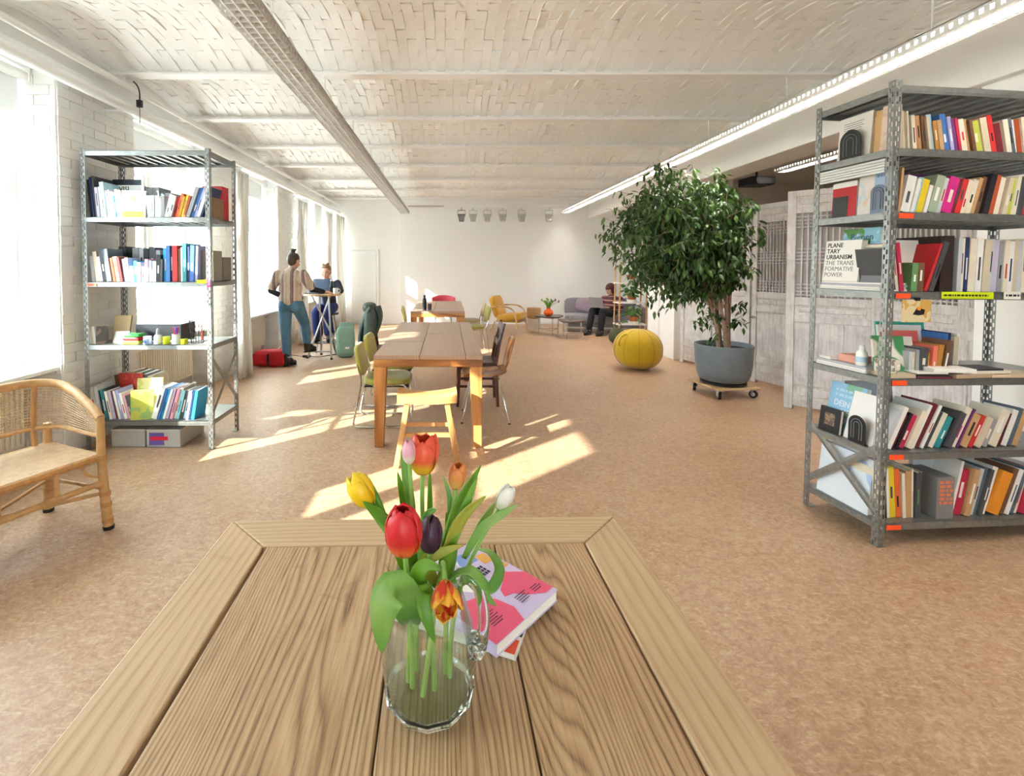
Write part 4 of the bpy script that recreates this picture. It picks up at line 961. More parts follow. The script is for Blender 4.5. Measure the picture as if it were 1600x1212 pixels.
row(ML, LZ['A'], .045, '14 300 -5 black,14 320 -5 navy,16 330 -5 charcoal,22 240 -5 lilac,24 245 -5 white,30 280 -5 skyblue,14 215 -6 white,16 220 -6 lilac,18 205 -6 pink,15 200 -7 white,20 175 -8 cyan white,16 225 -8 white,22 218 -8 cream', 'pier', 'top book shelf', RKL, 'books on the top shelf of the rack by the pier', seed=2)
row(ML, LZ['A'], .47, '30 178 0 grey,34 180 0 slate,36 178 0 silver,40 176 0 grey', 'picture book', 'top book shelf', RKL, 'books on the top shelf of the rack by the pier', y0=.06, seed=3)
row(ML, LZ['A'], .628, '30 185 14 white,26 175 14 silver,28 165 14 red,18 195 15 orange,20 170 15 amber,16 180 16 yellow,20 175 17 rust,30 250 19 grey,26 248 19 blue,18 250 19 lavender,24 262 19 white,14 255 19 navy', 'grey binders', 'top book shelf', RKL, 'books on the top shelf of the rack by the pier', seed=4)
row(ML, LZ['A'], .27, '60 285 0 grey,55 270 0 silver,60 280 0 grey,55 240 0 slate,55 230 0 grey', 'pier', 'top shelf back row', RKL, 'back row books on the top shelf', y0=.27, wmax=.18, seed=5)
row(ML, LZ['B'], .04, '26 205 -5 silver,30 240 -6 cream,26 200 -7 white,34 255 -8 charcoal,38 260 -8 slate,26 190 -9 rust,36 200 -9 tan brown,24 195 -9 maroon,30 180 -6 silver,24 190 -5 lilac,28 125 -3 white,26 165 0 cyan white,30 155 0 skyblue,30 120 0 white red,28 180 0 pink,26 170 0 lavender,30 165 0 cream', 'pier', 'second book shelf', RKL, 'books on the second shelf of the rack by the pier', seed=6)
row(ML, LZ['B'], .555, '34 215 2 black,16 180 2 charcoal,30 270 0 cyan,30 290 0 blue,16 290 0 navy,40 290 0 red,24 260 0 brown,14 275 0 white,30 305 0 teal aqua,22 280 0 navy white,32 290 2 blue,24 285 2 lavender', 'light blue boxes', 'second book shelf', RKL, 'books on the second shelf of the rack by the pier', seed=7)
row(ML, LZ['B'], .1, '60 290 0 charcoal,55 285 0 black,50 280 0 grey,40 275 0 silver,45 270 0 black,50 285 0 charcoal,40 260 0 grey', 'pier', 'second shelf back row', RKL, 'back row books on the second shelf', y0=.27, wmax=.18, seed=8)
row(ML, LZ['D'], .04, '36 262 -9 white,26 265 -9 silver,16 235 -10 black,22 240 -10 teal,18 245 -10 charcoal,20 230 -11 white black,22 225 -11 lilac,26 230 -11 maroon,18 235 -12 white,20 240 -12 lavender,24 215 -13 white,22 205 -13 pink,16 195 -14 charcoal', 'pier', 'bottom shelf', RKL, 'books on the bottom shelf of the rack by the pier', seed=9, y0=.03)
row(ML, LZ['D'], .50, '40 262 17 white,20 255 17 blue,16 258 17 cyan,18 250 17 white,22 255 17 lilac,14 250 16 maroon,22 250 16 pink,20 262 16 cream,26 235 14 aqua teal,30 235 13 charcoal,24 230 12 skyblue,18 210 11 white red,16 240 10 navy,30 235 9 cyan', 'yellow-green cover', 'bottom shelf', RKL, 'books on the bottom shelf of the rack by the pier', seed=10, y0=.03)
row(ML, LZ['D'], .08, '40 305 -8 brown,36 320 -8 rust,40 325 -8 charcoal,50 330 -8 tan,50 320 -7 sage,50 310 -6 grey,46 300 -6 beige', 'pier', 'bottom shelf back row', RKL, 'back row books on the bottom shelf', y0=.26, wmax=.2, seed=11)
row(MR, RZL['A'], .088, '24 210 -4 beige,12 205 -4 cream,9 200 -5 cream,14 190 -6 charcoal,22 180 -7 cream,26 182 -8 orange,22 185 -8 tan,20 185 -8 brown,14 180 -9 beige,30 192 -9 skyblue,22 160 -10 ochre,24 165 -10 tan,36 198 -11 blue,20 185 -11 lavender white,18 175 -12 purple,16 178 -12 crimson,30 172 -12 cream red,34 175 -12 tan,18 172 -13 brown,50 168 -13 lime,38 188 -13 beige,28 202 -13 red,44 158 -13 maroon,30 180 -12 cream,26 190 -12 slate,24 185 -10 white,30 190 -10 rust,26 200 -9 cream,34 180 -9 navy,24 190 -8 tan', 'corner post', 'top shelf', RKR, 'books on the top shelf of the rack by the screens', seed=12)
row(MR, RZL['B'], .07, '12 230 2 navy,12 232 4 tan,50 192 12 white charcoal,20 180 13 white,24 190 14 aqua white,36 180 14 yellow,20 150 14 white,48 200 15 sage,22 190 15 silver,56 192 15 magenta,24 190 15 maroon,34 188 15 red,28 186 15 cream red,30 188 15 cream black,22 200 15 tan,26 205 14 brown,34 215 13 black,28 212 13 rust,28 200 12 cream,20 208 12 maroon,26 200 12 beige,30 200 10 lime,24 210 9 cream,34 205 8 charcoal,26 200 8 red,30 205 7 white', 'corner post', 'second shelf', RKR, 'books on the second shelf of the rack by the screens', seed=13)
row(MR, RZL['C'], .05, '50 226 -10 charcoal,16 250 -8 cream red,22 255 -8 crimson cream', 'corner post', 'third shelf', RKR, 'books on the third shelf of the rack by the screens', seed=14)
row(MR, RZL['C'], .165, '34 150 2 green white,34 150 2 brown white', 'crimson spine', 'third shelf', RKR, 'books on the third shelf of the rack by the screens', seed=15, y0=.03)
row(MR, RZL['C'], .255, '18 265 20 red,26 272 18 charcoal', 'green book', 'third shelf', RKR, 'books on the third shelf of the rack by the screens', seed=16)
row(MR, RZL['C'], .44, '26 300 0 slate,24 290 1 silver,26 288 1 cream,22 292 1 navy white,38 285 2 cream,34 286 2 white,40 280 3 beige,26 285 3 silver,28 280 3 lilac,30 270 3 grey,26 280 2 cream,30 275 2 white,28 285 2 beige,34 280 1 silver,26 290 1 cream', 'black box file', 'third shelf', RKR, 'books on the third shelf of the rack by the screens', seed=17, y0=.06)
row(MR, RZL['E'], .05, '24 225 24 silver,26 240 24 white,18 195 24 maroon,18 205 24 black,34 190 24 crimson white,34 215 24 cream,20 250 24 white,26 255 25 maroon,16 250 25 white,26 210 25 charcoal,28 200 25 cream,26 180 25 teal white,20 175 25 black,36 205 25 charcoal,34 230 25 cream magenta,14 225 25 purple,40 190 25 tan,26 185 25 red white,34 175 25 beige,44 160 25 grey,52 210 23 cream white,30 190 22 maroon,34 205 20 white,26 215 19 slate,30 200 18 tan', 'corner post', 'fifth shelf', RKR, 'books on the fifth shelf of the rack by the screens', seed=18)
xe = row(MR, RZL['F'], .05, '22 260 -3 cream,26 235 -4 black,18 265 -4 white,36 272 -5 yellow charcoal,30 262 -5 orange black,18 240 -4 cream,32 252 -3 tan,10 262 -2 cream,30 245 0 charcoal green,14 242 1 cream', 'corner post', 'bottom shelf', RKR, 'books on the bottom shelf of the rack by the screens', seed=19)
row(MR, RZL['F'], .47, '16 300 12 white,50 250 11 crimson white,36 255 13 tan,26 258 14 silver,22 262 15 slate,20 256 15 charcoal,32 265 16 white,60 240 20 amber,30 262 20 brown,26 258 19 white,28 262 19 slate,30 255 17 cream,36 250 15 crimson,30 260 14 white', 'grey boxed book', 'bottom shelf', RKR, 'books on the bottom shelf of the rack by the screens', seed=20)

def strokes(parent, m, M, rows, w, h, gap, seed=1, z=.0):
    """writing too small to read in the photograph: rows of short ink strokes"""
    rg = random.Random(seed); mb = MB()
    for r in range(rows):
        x = 0.0
        while x < w * (1 - .12 * (r % 2)):
            l = rg.uniform(.3, 1.0) * h * 2.2; mb.box(x, min(w, x + l), -r * gap - h, -r * gap, z, z + .0004, M); x += l + h * .6
    return mb.build('printed_text', m, parent)
# boxes and covers that stand among the books
def rbox(Mr, name, label, cat, m, x0, x1, y0, y1, z0, z1, tilt=0, rz=0, ry=0, bev=.002, px=None):
    o = link(name, MB().box(0, x1 - x0, 0, y1 - y0, 0, z1 - z0).mesh(name, m), bevel=bev, seg=1); tag(o, label, cat)
    o.matrix_world = Mr @ Matrix.Translation((x0, y0, z0 + .0006)) @ Matrix.Rotation(math.radians(rz), 4, 'Z') @ Matrix.Rotation(math.radians(ry), 4, 'Y') @ Matrix.Rotation(math.radians(tilt), 4, 'X')
    return o
def cover_front(Mr, label, m, x, y, z, w, h, t, tilt=-12, rz=0, name='book'):
    """book with its cover turned to the room (-y); leans back"""
    o = link(name, MB().box(0, w, 0, .002, 0, h).box(0, w, t - .002, t, 0, h).box(0, .002, .002, t - .002, 0, h).mesh(name, m)); tag(o, label, 'book')
    o.matrix_world = Mr @ Matrix.Translation((x, y, z + .0006)) @ Matrix.Rotation(math.radians(rz), 4, 'Z') @ Matrix.Rotation(math.radians(tilt), 4, 'X')
    MB().box(.002, w - .003, .002, t - .002, .003, h - .003).build('pages', M_PAPER, o); return o
MFACE = Matrix(((1, 0, 0, 0), (0, 0, -1, 0), (0, 1, 0, 0), (0, 0, 0, 1)))     # text plane x,z facing -y
o = cover_front(ML, 'pale picture book with yellow foot shown cover out, top shelf of rack by pier', printed('pale_cover', '#e7ece6', '#d9e2dc', '#cfdcd6'), .305, .012, LZ['A'], .17, .215, .016, -6, 14)
MB().box(.01, .16, -.0008, 0, .0, .05).build('yellow_print', mat('yellow_print', '#d9b93a', .5), o); MB().ell((.085, -.0004, .15), (.018, .0006, .028)).build('figure_print', mat('brown_print', '#8d6f62', .6), o)
o = cover_front(ML, 'magazine with VISI lettering standing behind the slim white books, top shelf', mat('grey_mag', '#cfcfcb', .4), .14, .20, LZ['A'], .22, .285, .012, -3, 0)
text_mesh('VISI', .055, M_BLACK, 'lettering', o, Matrix.Translation((.015, -.0006, .235)) @ MFACE, bold=.001)
cover_front(ML, 'large dark magazine with blue corner, standing behind the top shelf books by the pier', printed('dark_mag', '#1d2630', '#24303c', '#1f5f78', 6, (.6, .62)), .05, .27, LZ['A'], .24, .345, .012, -3, 0)
cover_front(ML, 'book with yellow-green painted cover shown cover out, bottom shelf of rack by pier', printed('yellowgreen_cover', '#b9b94e', '#8fae6a', '#d7a33c', 12), .345, .012, LZ['D'], .16, .235, .016, -5, 18)
cover_front(ML, 'book with small yellow and white cover leaning in the bottom shelf middle', printed('lemon_cover', '#e4dda2', '#cfc96a', '#efe9c8'), .27, .2, LZ['D'], .2, .29, .02, -6, 6)
cover_front(ML, 'red magazine with maze print standing behind the bottom shelf books by the pier', printed('maze_red', '#b5352d', '#c94a3c', '#7c1f1d', 14), .10, .235, LZ['D'], .2, .325, .01, -4, -3)
M_BOXRED = mat('box_red', '#b8242a', .5); M_BOXBR = mat('cardboard_brown', '#8d6f53', .8)
rbox(ML, 'box', 'red cardboard box standing at the window end of the top book shelf', 'box', M_BOXRED, .80, .97, .30, .42, LZ['A'], LZ['A'] + .29, rz=0, ry=0)
rbox(ML, 'box', 'brown cardboard box with pale label at the window end of the top shelf', 'box', M_BOXBR, .88, .99, .09, .28, LZ['A'], LZ['A'] + .17)
rbox(ML, 'box', 'grey cardboard magazine box at the window end of the second shelf', 'box', mat('greige_box', '#8b847a', .8), .89, .985, .1, .25, LZ['B'], LZ['B'] + .25)
rbox(ML, 'box', 'taupe cardboard box behind the grey one on the second shelf', 'box', mat('taupe_box', '#7b746c', .8), .88, .985, .27, .42, LZ['B'], LZ['B'] + .2)
# shelf C of the pier rack: odds and ends
zc = LZ['C']
row(ML, zc, .02, '14 140 -6 white,14 138 -6 cream,14 142 -6 white', 'pier', 'third shelf', RKL, 'slim books on the third shelf of the rack by the pier', y0=.03, seed=31)
cover_front(ML, 'small book with brown portrait cover on the third shelf of rack by pier', printed('portrait_cover', '#6f5648', '#3c2f2a', '#a98566', 10), .07, .03, zc, .08, .145, .014, -5, 20)
rbox(ML, 'cardboard_folder', 'tan cardboard folder leaning on the third shelf by the pier', 'folder', mat('kraft_board', '#b59b77', .8), .10, .24, .16, .18, zc, zc + .22, tilt=-14)
cover_front(ML, 'small white booklet leaning on the tan folder, third shelf', mat('white_cover'), .16, .09, zc, .11, .10, .012, -25, 0)
rbox(ML, 'storage_box', 'long black storage box on the third shelf of the rack by the pier', 'box', M_BLACKG, .28, .66, .2, .42, zc, zc + .14)
for i, (c, nm) in enumerate((('#c9d23a', 'lime'), ('#d8252e', 'red'), ('#3fbf4f', 'green'))):
    k = MB(); z0 = zc + i * .028; rr = .062 - .004 * (i == 2)
    k.box(.345 - .065 + (.01 if i == 2 else 0), .345 + .065, .03, .12, z0 + .0008, z0 + .026); tag(k.build('sticky_note_box', mat('tray_' + nm, c, .4)), None, None)
for o in [q for q in bpy.data.objects if q.name.startswith('sticky_note_box')]:
    o.matrix_world = ML; nm = o.data.materials[0].name.split('_')[1]; tag(o, nm + ' plastic tray in a small stack before the black storage box', 'tray')
    md = o.modifiers.new('bevel', 'BEVEL'); md.width = .006; md.segments = 2
def lathe_thing(Mr, name, label, cat, parts, x, y, z):
    t = thing(name, label, cat); t.matrix_world = Mr @ Matrix.Translation((x, y, z + .0008))
    for nm, prof, m in parts: MB().lathe(prof, 18).build(nm, m, t, smooth=True)
    return t
lathe_thing(ML, 'spray_bottle', 'white squeeze bottle on the third shelf before the black box', 'bottle', [('body', [(.028, 0), (.03, .004), (.03, .06), (.02, .075)], M_WHITEPL), ('cap', [(.014, .075), (.012, .11), (.006, .125)], mat('grey_cap', '#a8aab0', .4))], .555, .05, zc)
lathe_thing(ML, 'tape_roll', 'small blue patterned tape pot on the third shelf beside the trays', 'pot', [('body', [(.03, 0), (.032, .003), (.03, .06)], printed('blue_pattern', '#8fa6c8', '#c9d4e4', '#5878a8', 40))], .465, .06, zc)
lathe_thing(ML, 'jar', 'lime yellow jar on the third shelf beside the white bottle', 'jar', [('body', [(.026, 0), (.028, .003), (.027, .06)], mat('lime_jar', '#cdd62a', .4))], .625, .05, zc)
lathe_thing(ML, 'jar', 'lime yellow jar on the third shelf beside the pen cup', 'jar', [('body', [(.026, 0), (.028, .003), (.027, .04)], mat('lime_jar'))], .765, .05, zc)
pc = lathe_thing(ML, 'pen_cup', 'white pen cup with coloured markers on the third shelf', 'cup', [('cup', [(.03, 0), (.03, .08), (.027, .08), (.027, .006), (.0, .006)], M_WHITEPL)], .70, .05, zc)
for k, c in enumerate(('#d83a8c', '#2a6fd0', '#22a7d6', '#e04848', '#8b4fc0')): MB().tube([(0, 0, .01), (.018 * math.cos(k * 1.3), .018 * math.sin(k * 1.3), .135)], .006, 6).build('marker', mat('marker%d' % k, c, .4), pc)
wb = thing('wire_basket', 'tall wire basket at the window end of the third shelf', 'basket'); wb.matrix_world = ML @ Matrix.Translation((.845, .1, zc + .003))
for k in range(5):
    z = .18 * k / 4; r = .045 + .012 * k / 4; MB().tube([(r * math.cos(a), r * math.sin(a), z) for a in [2 * PI * i / 14 for i in range(14)]], .0018, 5, closed=True).build('wire_ring', M_BLACK, wb)
for i in range(14): a = 2 * PI * i / 14; MB().tube([(.045 * math.cos(a), .045 * math.sin(a), 0), (.057 * math.cos(a), .057 * math.sin(a), .18)], .0015, 5).build('wire', M_BLACK, wb)
MB().tube([(.04, 0, .02), (.03, .01, .15)], .006, 6).build('pencil', mat('marker3'), wb)
for k in range(3): rbox(ML, 'paper_sheet', ['white flyers fanned out on the third shelf by the trays', 'white sheet lying on the third shelf before the pen cup', 'white sheet lying at the window end of the third shelf'][k], 'paper', M_PAPER, .25 + .2 * k, .46 + .2 * k, .03 + .16 * (k == 0) * 0 + .115, .26, zc, zc + .004, rz=(-4, 3, -2)[k])
for k, (x, y0, lab) in enumerate(((.16, .03, 'clear plastic storage box with grey paper on the floor under the bookcase'), (.45, .02, 'clear plastic storage box with red label on the floor under the bookcase'))):
    t = thing('storage_box', lab, 'box'); t.matrix_world = ML @ Matrix.Translation((x, y0 + .03, 0)); w, d, h = .27, .38, .135; m = mat('cloudy_plastic', '#d9d7d2', .35, trans=.35)
    MB().box(0, w, 0, .004, 0, h).box(0, w, d - .004, d, 0, h).box(0, .004, .004, d - .004, 0, h).box(w - .004, w, .004, d - .004, 0, h).box(0, w, 0, d, 0, .004).build('tub', m, t)
    MB().box(-.006, w + .006, -.006, d + .006, h, h + .012).build('lid', mat('lid_plastic', '#e4e2de', .4), t, bevel=.004)
    MB().box(.03, w - .03, .03, d - .03, .005, .09).build('contents', mat('box_contents', '#8b8781', .8, var=.3, vscale=14), t)
    if k: MB().box(.03, .17, -.003, 0, .06, .09).build('label', mat('hot_red_label', '#e0263e', .4), t); MB().box(.02, .14, -.002, 0, .02, .12).build('label', mat('violet_label', '#6a5aa8', .4), t) if k else None
# shelf labels
def tab(Mr, c, label, x0, x1, z, y=-.0035, h=.022, txt=None):
    o = tag(MB().box(0, x1 - x0, -.0012, 0, 0, h).build('shelf_label', mat('tab_' + c, c, .4)), label, 'label'); o.matrix_world = Mr @ Matrix.Translation((x0, y, z - .033))
    if txt: strokes(o, M_BLACK, Matrix.Translation((.012, -.0013, h * .62)) @ MFACE, 1, (x1 - x0) * .86, h * .26, h, seed=txt)
    return o
NEON = '#ff5326'
tab(ML, NEON, 'neon orange label on the second shelf edge of the rack by the pier', .04, .11, LZ['B'])
tab(ML, '#f04fa0', 'neon pink strip stuck on the perforated post of the rack by the pier', .985, 1.008, LZ['B'] - .01, h=.06, y=-.003)
tab(ML, '#c9dc1c', 'lime green label on the second shelf at the window end of the rack', .90, .98, LZ['B'] + .02, h=.03)
for k, nm in (('B', 'second'), ('C', 'third'), ('D', 'fourth'), ('E', 'fifth'), ('F', 'bottom')): tab(MR, NEON, 'neon orange label on the %s shelf edge of the rack by the screens' % nm, .042, .125, RZL[k], h=.025)
tab(MR, '#c9dc1c', 'long lime label with handwriting on the third shelf edge of the screen rack', .30, .60, RZL['C'], h=.036, txt=2)
tab(MR, '#e9e4da', 'small white label with black text on the third shelf edge of the screen rack', .66, .76, RZL['C'], h=.04, txt=1)
# third shelf of the screens rack: box file and pale book
rbox(MR, 'box_file', 'large black-brown box file on the third shelf of the rack by the screens', 'box', mat('blackbrown_box', '#2a1a16', .6, var=.1), .355, .43, .05, .30, RZL['C'], RZL['C'] + .295)
cover_front(MR, 'large book with white and dark cover leaning before the box file, third shelf', printed('white_dark_cover', '#e2ded6', '#e9e5dd', '#2a2226', 5, (.5, .56)), .19, .14, RZL['C'], .17, .28, .018, -8, -4)
gb = rbox(MR, 'box', 'grey boxed book with orange lettering on the bottom shelf of the screen rack', 'book', mat('grey_slipcase', '#7c7a78', .6, var=.08), .355, .455, .02, .2, RZL['F'], RZL['F'] + .225)
strokes(gb, mat('orange_lettering', '#d9744e', .6), Matrix.Translation((.012, -.0004, .205)) @ MFACE, 6, .078, .015, .022, seed=5)
cover_front(MR, 'tall pale grey art book behind the crimson one, bottom shelf of the screen rack', mat('pale_grey_cover', '#b9bcc4', .5), .40, .16, RZL['F'], .2, .31, .02, -6, 0)
# big magazines with purple cover behind the second row
cover_front(MR, 'large purple magazine standing behind the books on the second shelf', mat('purple_mag', '#7e2a7a', .4), .40, .27, RZL['B'], .24, .255, .012, -5, 0)
cover_front(MR, 'large grey magazine behind the leaning books on the fifth shelf', mat('pale_grey_cover'), .10, .29, RZL['E'], .3, .30, .014, -6, 0)
# ------------------------------------------------------------------ fourth shelf of the screens rack
zd = RZL['D']
crow = [('#3f8f55', .05, .09, .16, .21, .012, 'green'), ('#d9d4ca', .17, .14, .15, .2, .012, 'white'), ('#d2605c', .22, .2, .2, .225, .012, 'coral red'), ('#e6e3dc', .27, .26, .24, .25, .014, 'large white'), ('#3fae9a', .30, .30, .27, .265, .012, 'tall teal')]
for c, x, y, w, h, t, nm in crow: cover_front(MR, '%s brochure in the standing row on the fourth shelf of screen rack' % nm, printed('brochure_' + nm, c, c, '#e9e2d4', 8, (.5, .64)), x, y, zd, w, h, t, -10, -8)
row(MR, zd, .20, '20 130 0 silver,18 128 0 beige,20 140 0 grey,50 150 2 charcoal,22 120 2 yellow,26 160 4 coral,30 165 8 ochre,30 190 10 brown', 'green brochure', 'fourth shelf', RKR, 'small books on the fourth shelf of the screen rack', y0=.055, seed=40)
row(MR, zd, .50, '20 215 2 blue,14 220 2 navy,30 200 2 beige,20 215 2 white', 'teal brochure', 'fourth shelf', RKR, 'standing books behind the flat stack on fourth shelf', y0=.12, seed=41)
flat = [('#e9e6e0', .16, .30, .012, 'white'), ('#1d1b20', .16, .28, .010, 'black'), ('#7d2638', .17, .29, .008, 'maroon')]
zz = zd
for i, (x, y, w, d, t, c, nm) in enumerate(((.05, .01, .16, .2, .02, '#c9b79a', 'kraft paper'), (.19, .0, .19, .12, .010, '#5b1f2c', 'maroon'), (.19, .002, .17, .12, .012, '#1c1b1f', 'black'), (.19, .004, .17, .12, .008, '#ece9e3', 'slim white'), (.28, .0, .22, .1, .02, '#e9e6df', 'thick white'), (.40, -.01, .24, .13, .022, '#b9a184', 'tan'), (.44, -.005, .3, .12, .014, '#ddd5c6', 'cream'), (.42, .0, .28, .11, .01, '#2b2c33', 'dark'), (.62, .0, .3, .12, .018, '#cbb596', 'long kraft'))):
    base = zd + {0: 0, 1: 0, 2: .0105, 3: .023, 4: .0315, 5: 0, 6: .0225, 7: .037, 8: 0}[i]
    rbox(MR, 'booklet', '%s booklet lying flat at the front of the fourth shelf, screen rack' % nm, 'booklet', mat('flat_' + nm, c, .6), x, x + w, y, y + d, base, base + t, rz=(0, -3, -3, -3, -6, 4, 2, 2, 0)[i], bev=.001)
rbox(MR, 'box', 'small cream patterned box on the fourth shelf by the corner post', 'box', printed('patterned_box', '#ddd6c6', '#8b8273', '#f2eee4', 40), .045, .125, .03, .1, zd + .021, zd + .09)
pb = tag(MB().box(0, .165, -.002, 0, -.115, 0).build('picture_card', printed('painted_card', '#d9c79c', '#c99f4c', '#a98a5c', 16)), 'painted card clipped to the shelf edge above the fourth shelf', 'picture'); pb.matrix_world = MR @ Matrix.Translation((.075, -.006, RZL['C'] - .04))
MB().prism([(.062, -.075), (.085, -.04), (.13, -.05), (.125, -.075), (.095, -.08)], .0021, .0026, MFACE).build('black_bird_shape', M_BLACK, pb); MB().prism([(.085, -.035), (.105, -.035), (.105, -.055), (.085, -.052)], .0027, .003, MFACE).build('orange_patch', mat('orange_patch', '#e8922a', .5), pb)
MB().box(.07, .10, -.004, .002, -.005, .012).build('clip', M_BLACK, pb)
# arch bookends
def arch(Mr, label, x, y, z, w=.11, h=.15, m=None, rz=-90):
    """round-topped pressed metal bookend, face turned to -x when rz = -90"""
    t = thing('bookend', label, 'bookend'); t.matrix_world = Mr @ Matrix.Translation((x, y, z + .001)) @ Matrix.Rotation(math.radians(rz), 4, 'Z')
    pol = [(-w / 2, 0), (w / 2, 0)] + [(w / 2 * math.cos(a), h - w / 2 + w / 2 * math.sin(a)) for a in [PI * i / 14 for i in range(15)]]
    MB().prism(pol, -.0015, .0015, Matrix.Rotation(PI / 2, 4, 'X')).build('plate', m or M_BLACK, t)
    for k in (.62, .32):
        q = w / 2 * k; MB().tube([(-q, -.003, .02), (-q, -.003, h - w / 2)] + [(-q * math.cos(a), -.003, h - w / 2 + q * math.sin(a)) for a in [PI * i / 10 for i in range(11)]] + [(q, -.003, .02)], .0025, 5).build('pressed_rib', mat('bookend_rib', '#6f6f73', .4), t)
    MB().box(-w / 2, w / 2, 0, .08, 0, .0025).build('foot', M_BLACK, t); return t
# covers turned towards the open side (-x)
FX = Matrix(((0, 0, -1, 0), (-1, 0, 0, 0), (0, 1, 0, 0), (0, 0, 0, 1)))
def cover_side(Mr, label, m, x, yfar, z, w, h, t, tilt=8, rz=0, name='book'):
    o = link(name, MB().box(0, .002, -w, 0, 0, h).box(t - .002, t, -w, 0, 0, h).box(.002, t - .002, -.002, 0, 0, h).mesh(name, m)); tag(o, label, 'book')
    o.matrix_world = Mr @ Matrix.Translation((x, yfar, z + .0006)) @ Matrix.Rotation(math.radians(rz), 4, 'Z') @ Matrix.Rotation(math.radians(tilt), 4, 'Y')
    MB().box(.002, t - .002, -w + .003, -.002, .003, h - .003).build('pages', M_PAPER, o); return o
W_ = mat('white_cover')
o = cover_side(MR, 'white book with small grey text facing outward behind a black bookend, top shelf', W_, .05, .375, RZL['A'], .20, .25, .03, 4)
strokes(o, mat('grey_ink', '#77787c', .6), Matrix.Translation((-.0002, -.03, .215)) @ FX, 4, .12, .004, .012, seed=6)
arch(MR, 'black arched bookend at the open end of the top shelf', .03, .27, RZL['A'], .13, .165)
cover_side(MR, 'tan hardback facing outward on the top shelf by the corner post', mat('tan_cover', '#d9b27c', .6), .06, .165, RZL['A'], .07, .235, .05, 3)
cover_side(MR, 'pale pink book facing outward on the top shelf by the corner post', printed('pink_cover', '#dcbfae', '#e6cdbf', '#c9a796', 14), .035, .105, RZL['A'], .065, .24, .04, 3)
o = cover_side(MR, 'red boxed book with black front at the open end of the second shelf', mat('box_red'), .03, .375, RZL['B'], .15, .20, .05, 2)
MB().box(-.0008, 0, -.1, -.005, .0, .12).build('black_panel', M_BLACKG, o); MB().box(-.0008, 0, -.15, 0, .17, .2).build('cream_band', M_PAPER, o)
o = cover_side(MR, 'pale blue book with landscape facing outward on the second shelf', printed('pale_blue_land', '#c9d3de', '#e0dcd6', '#d9b9a8', 7), .035, .222, RZL['B'], .10, .235, .03, 3)
o = cover_side(MR, 'light blue book facing outward behind an arched bookend, second shelf', mat('light_blue_cover', '#a9c3de', .5), .03, .128, RZL['B'], .09, .225, .03, 3)
strokes(o, mat('blue_ink', '#5d7ba6', .6), Matrix.Translation((-.0002, -.012, .205)) @ FX, 1, .065, .011, .02, seed=7)
arch(MR, 'blue-grey arched bookend at the open end of the second shelf', .018, .085, RZL['B'], .085, .15, mat('bluegrey_enamel', '#6e7f9c', .4))
o = cover_side(MR, 'white book lettered PLANETARY URBANISM facing outward on the third shelf', W_, .02, .415, RZL['C'] + .045, .225, .235, .035, 6)
text_mesh('PLANE\nTARY\nURBANISM', .036, mat('ink_charcoal', '#2f2f33', .6), 'lettering', o, Matrix.Translation((-.0004, -.012, .196)) @ FX, sx=.95, bold=.0006)
text_mesh('THE TRANS\nFORMATIVE\nPOWER', .036, mat('ink_grey', '#77777c', .6), 'lettering', o, Matrix.Translation((-.0004, -.012, .093)) @ FX, sx=.95)
o = cover_side(MR, 'blue book lettered Bienen with green leaves standing on the third shelf', printed('bee_cover', '#86bcd0', '#a9d2dd', '#4f8a3c', 12, (.5, .6)), .085, .36, RZL['C'] + .045, .22, .30, .02, 3)
text_mesh('Bienen', .05, mat('bee_ink', '#22506e', .6), 'lettering', o, Matrix.Translation((-.0004, -.045, .235)) @ FX)
cover_side(MR, 'grey tablet case leaning at the corner post on the third shelf', mat('tablet_grey', '#7b7c84', .5), .03, .18, RZL['C'] + .045, .15, .165, .012, 9)
for i in range(4): rbox(MR, 'magazine', '%s magazine of the flat pile under the PLANETARY URBANISM book' % ('bottom', 'second', 'third', 'topmost')[i], 'magazine', mat(('white_cover', 'flat_slim white', 'pale_grey_cover', 'white_cover')[i], '#eeeeee'), .012 + .004 * i, .2, .05 + .006 * (i % 2), .42, RZL['C'] + .011 * i, RZL['C'] + .011 * i + .0102, bev=.001)
for i in range(3): rbox(MR, 'magazine', '%s magazine of the flat pile beside the small white bottle' % ('bottom', 'middle', 'topmost')[i], 'magazine', mat(('flat_slim white', 'white_cover', 'pale_grey_cover')[i], '#eeeeee'), .015 + .003 * i, .16, .12, .43, zd + .011 * i, zd + .011 * i + .0102, bev=.001)
rbox(MR, 'box', 'salmon pink box on the flat pile of the fourth shelf', 'box', mat('salmon_box', '#e3a592', .6), .06, .16, .22, .33, zd + .034, zd + .075)
rbox(MR, 'booklet', 'white folded booklet on the flat pile of the fourth shelf', 'booklet', W_, .02, .12, .34, .425, zd + .034, zd + .05, rz=-6)
lathe_thing(MR, 'bottle', 'small white cloudy bottle on the flat pile of the fourth shelf', 'bottle', [('body', [(.024, 0), (.026, .004), (.026, .07), (.014, .085)], M_WHITEPL), ('cap', [(.013, .085), (.013, .108), (.01, .112)], M_WHITEPL), ('label', [(.0264, .02), (.0264, .05)], mat('cyan_label', '#bcd8ea', .5))], .05, .175, zd + .0335)
o = cover_side(MR, 'blue and green poster book lettered DEIN facing outward on the fifth shelf', printed('dein_cover', '#8fbfe0', '#7fb79a', '#3f86c0', 4), .05, .40, RZL['E'], .22, .29, .03, 10)
text_mesh('DEIN\n    NF\n    ID', .05, W_, 'lettering', o, Matrix.Translation((-.0005, -.035, .155)) @ FX, sx=.9)
strokes(o, mat('pale_blue_ink', '#b7d6ea', .6), Matrix.Translation((-.0002, -.035, .255)) @ FX, 2, .13, .014, .03, seed=8)
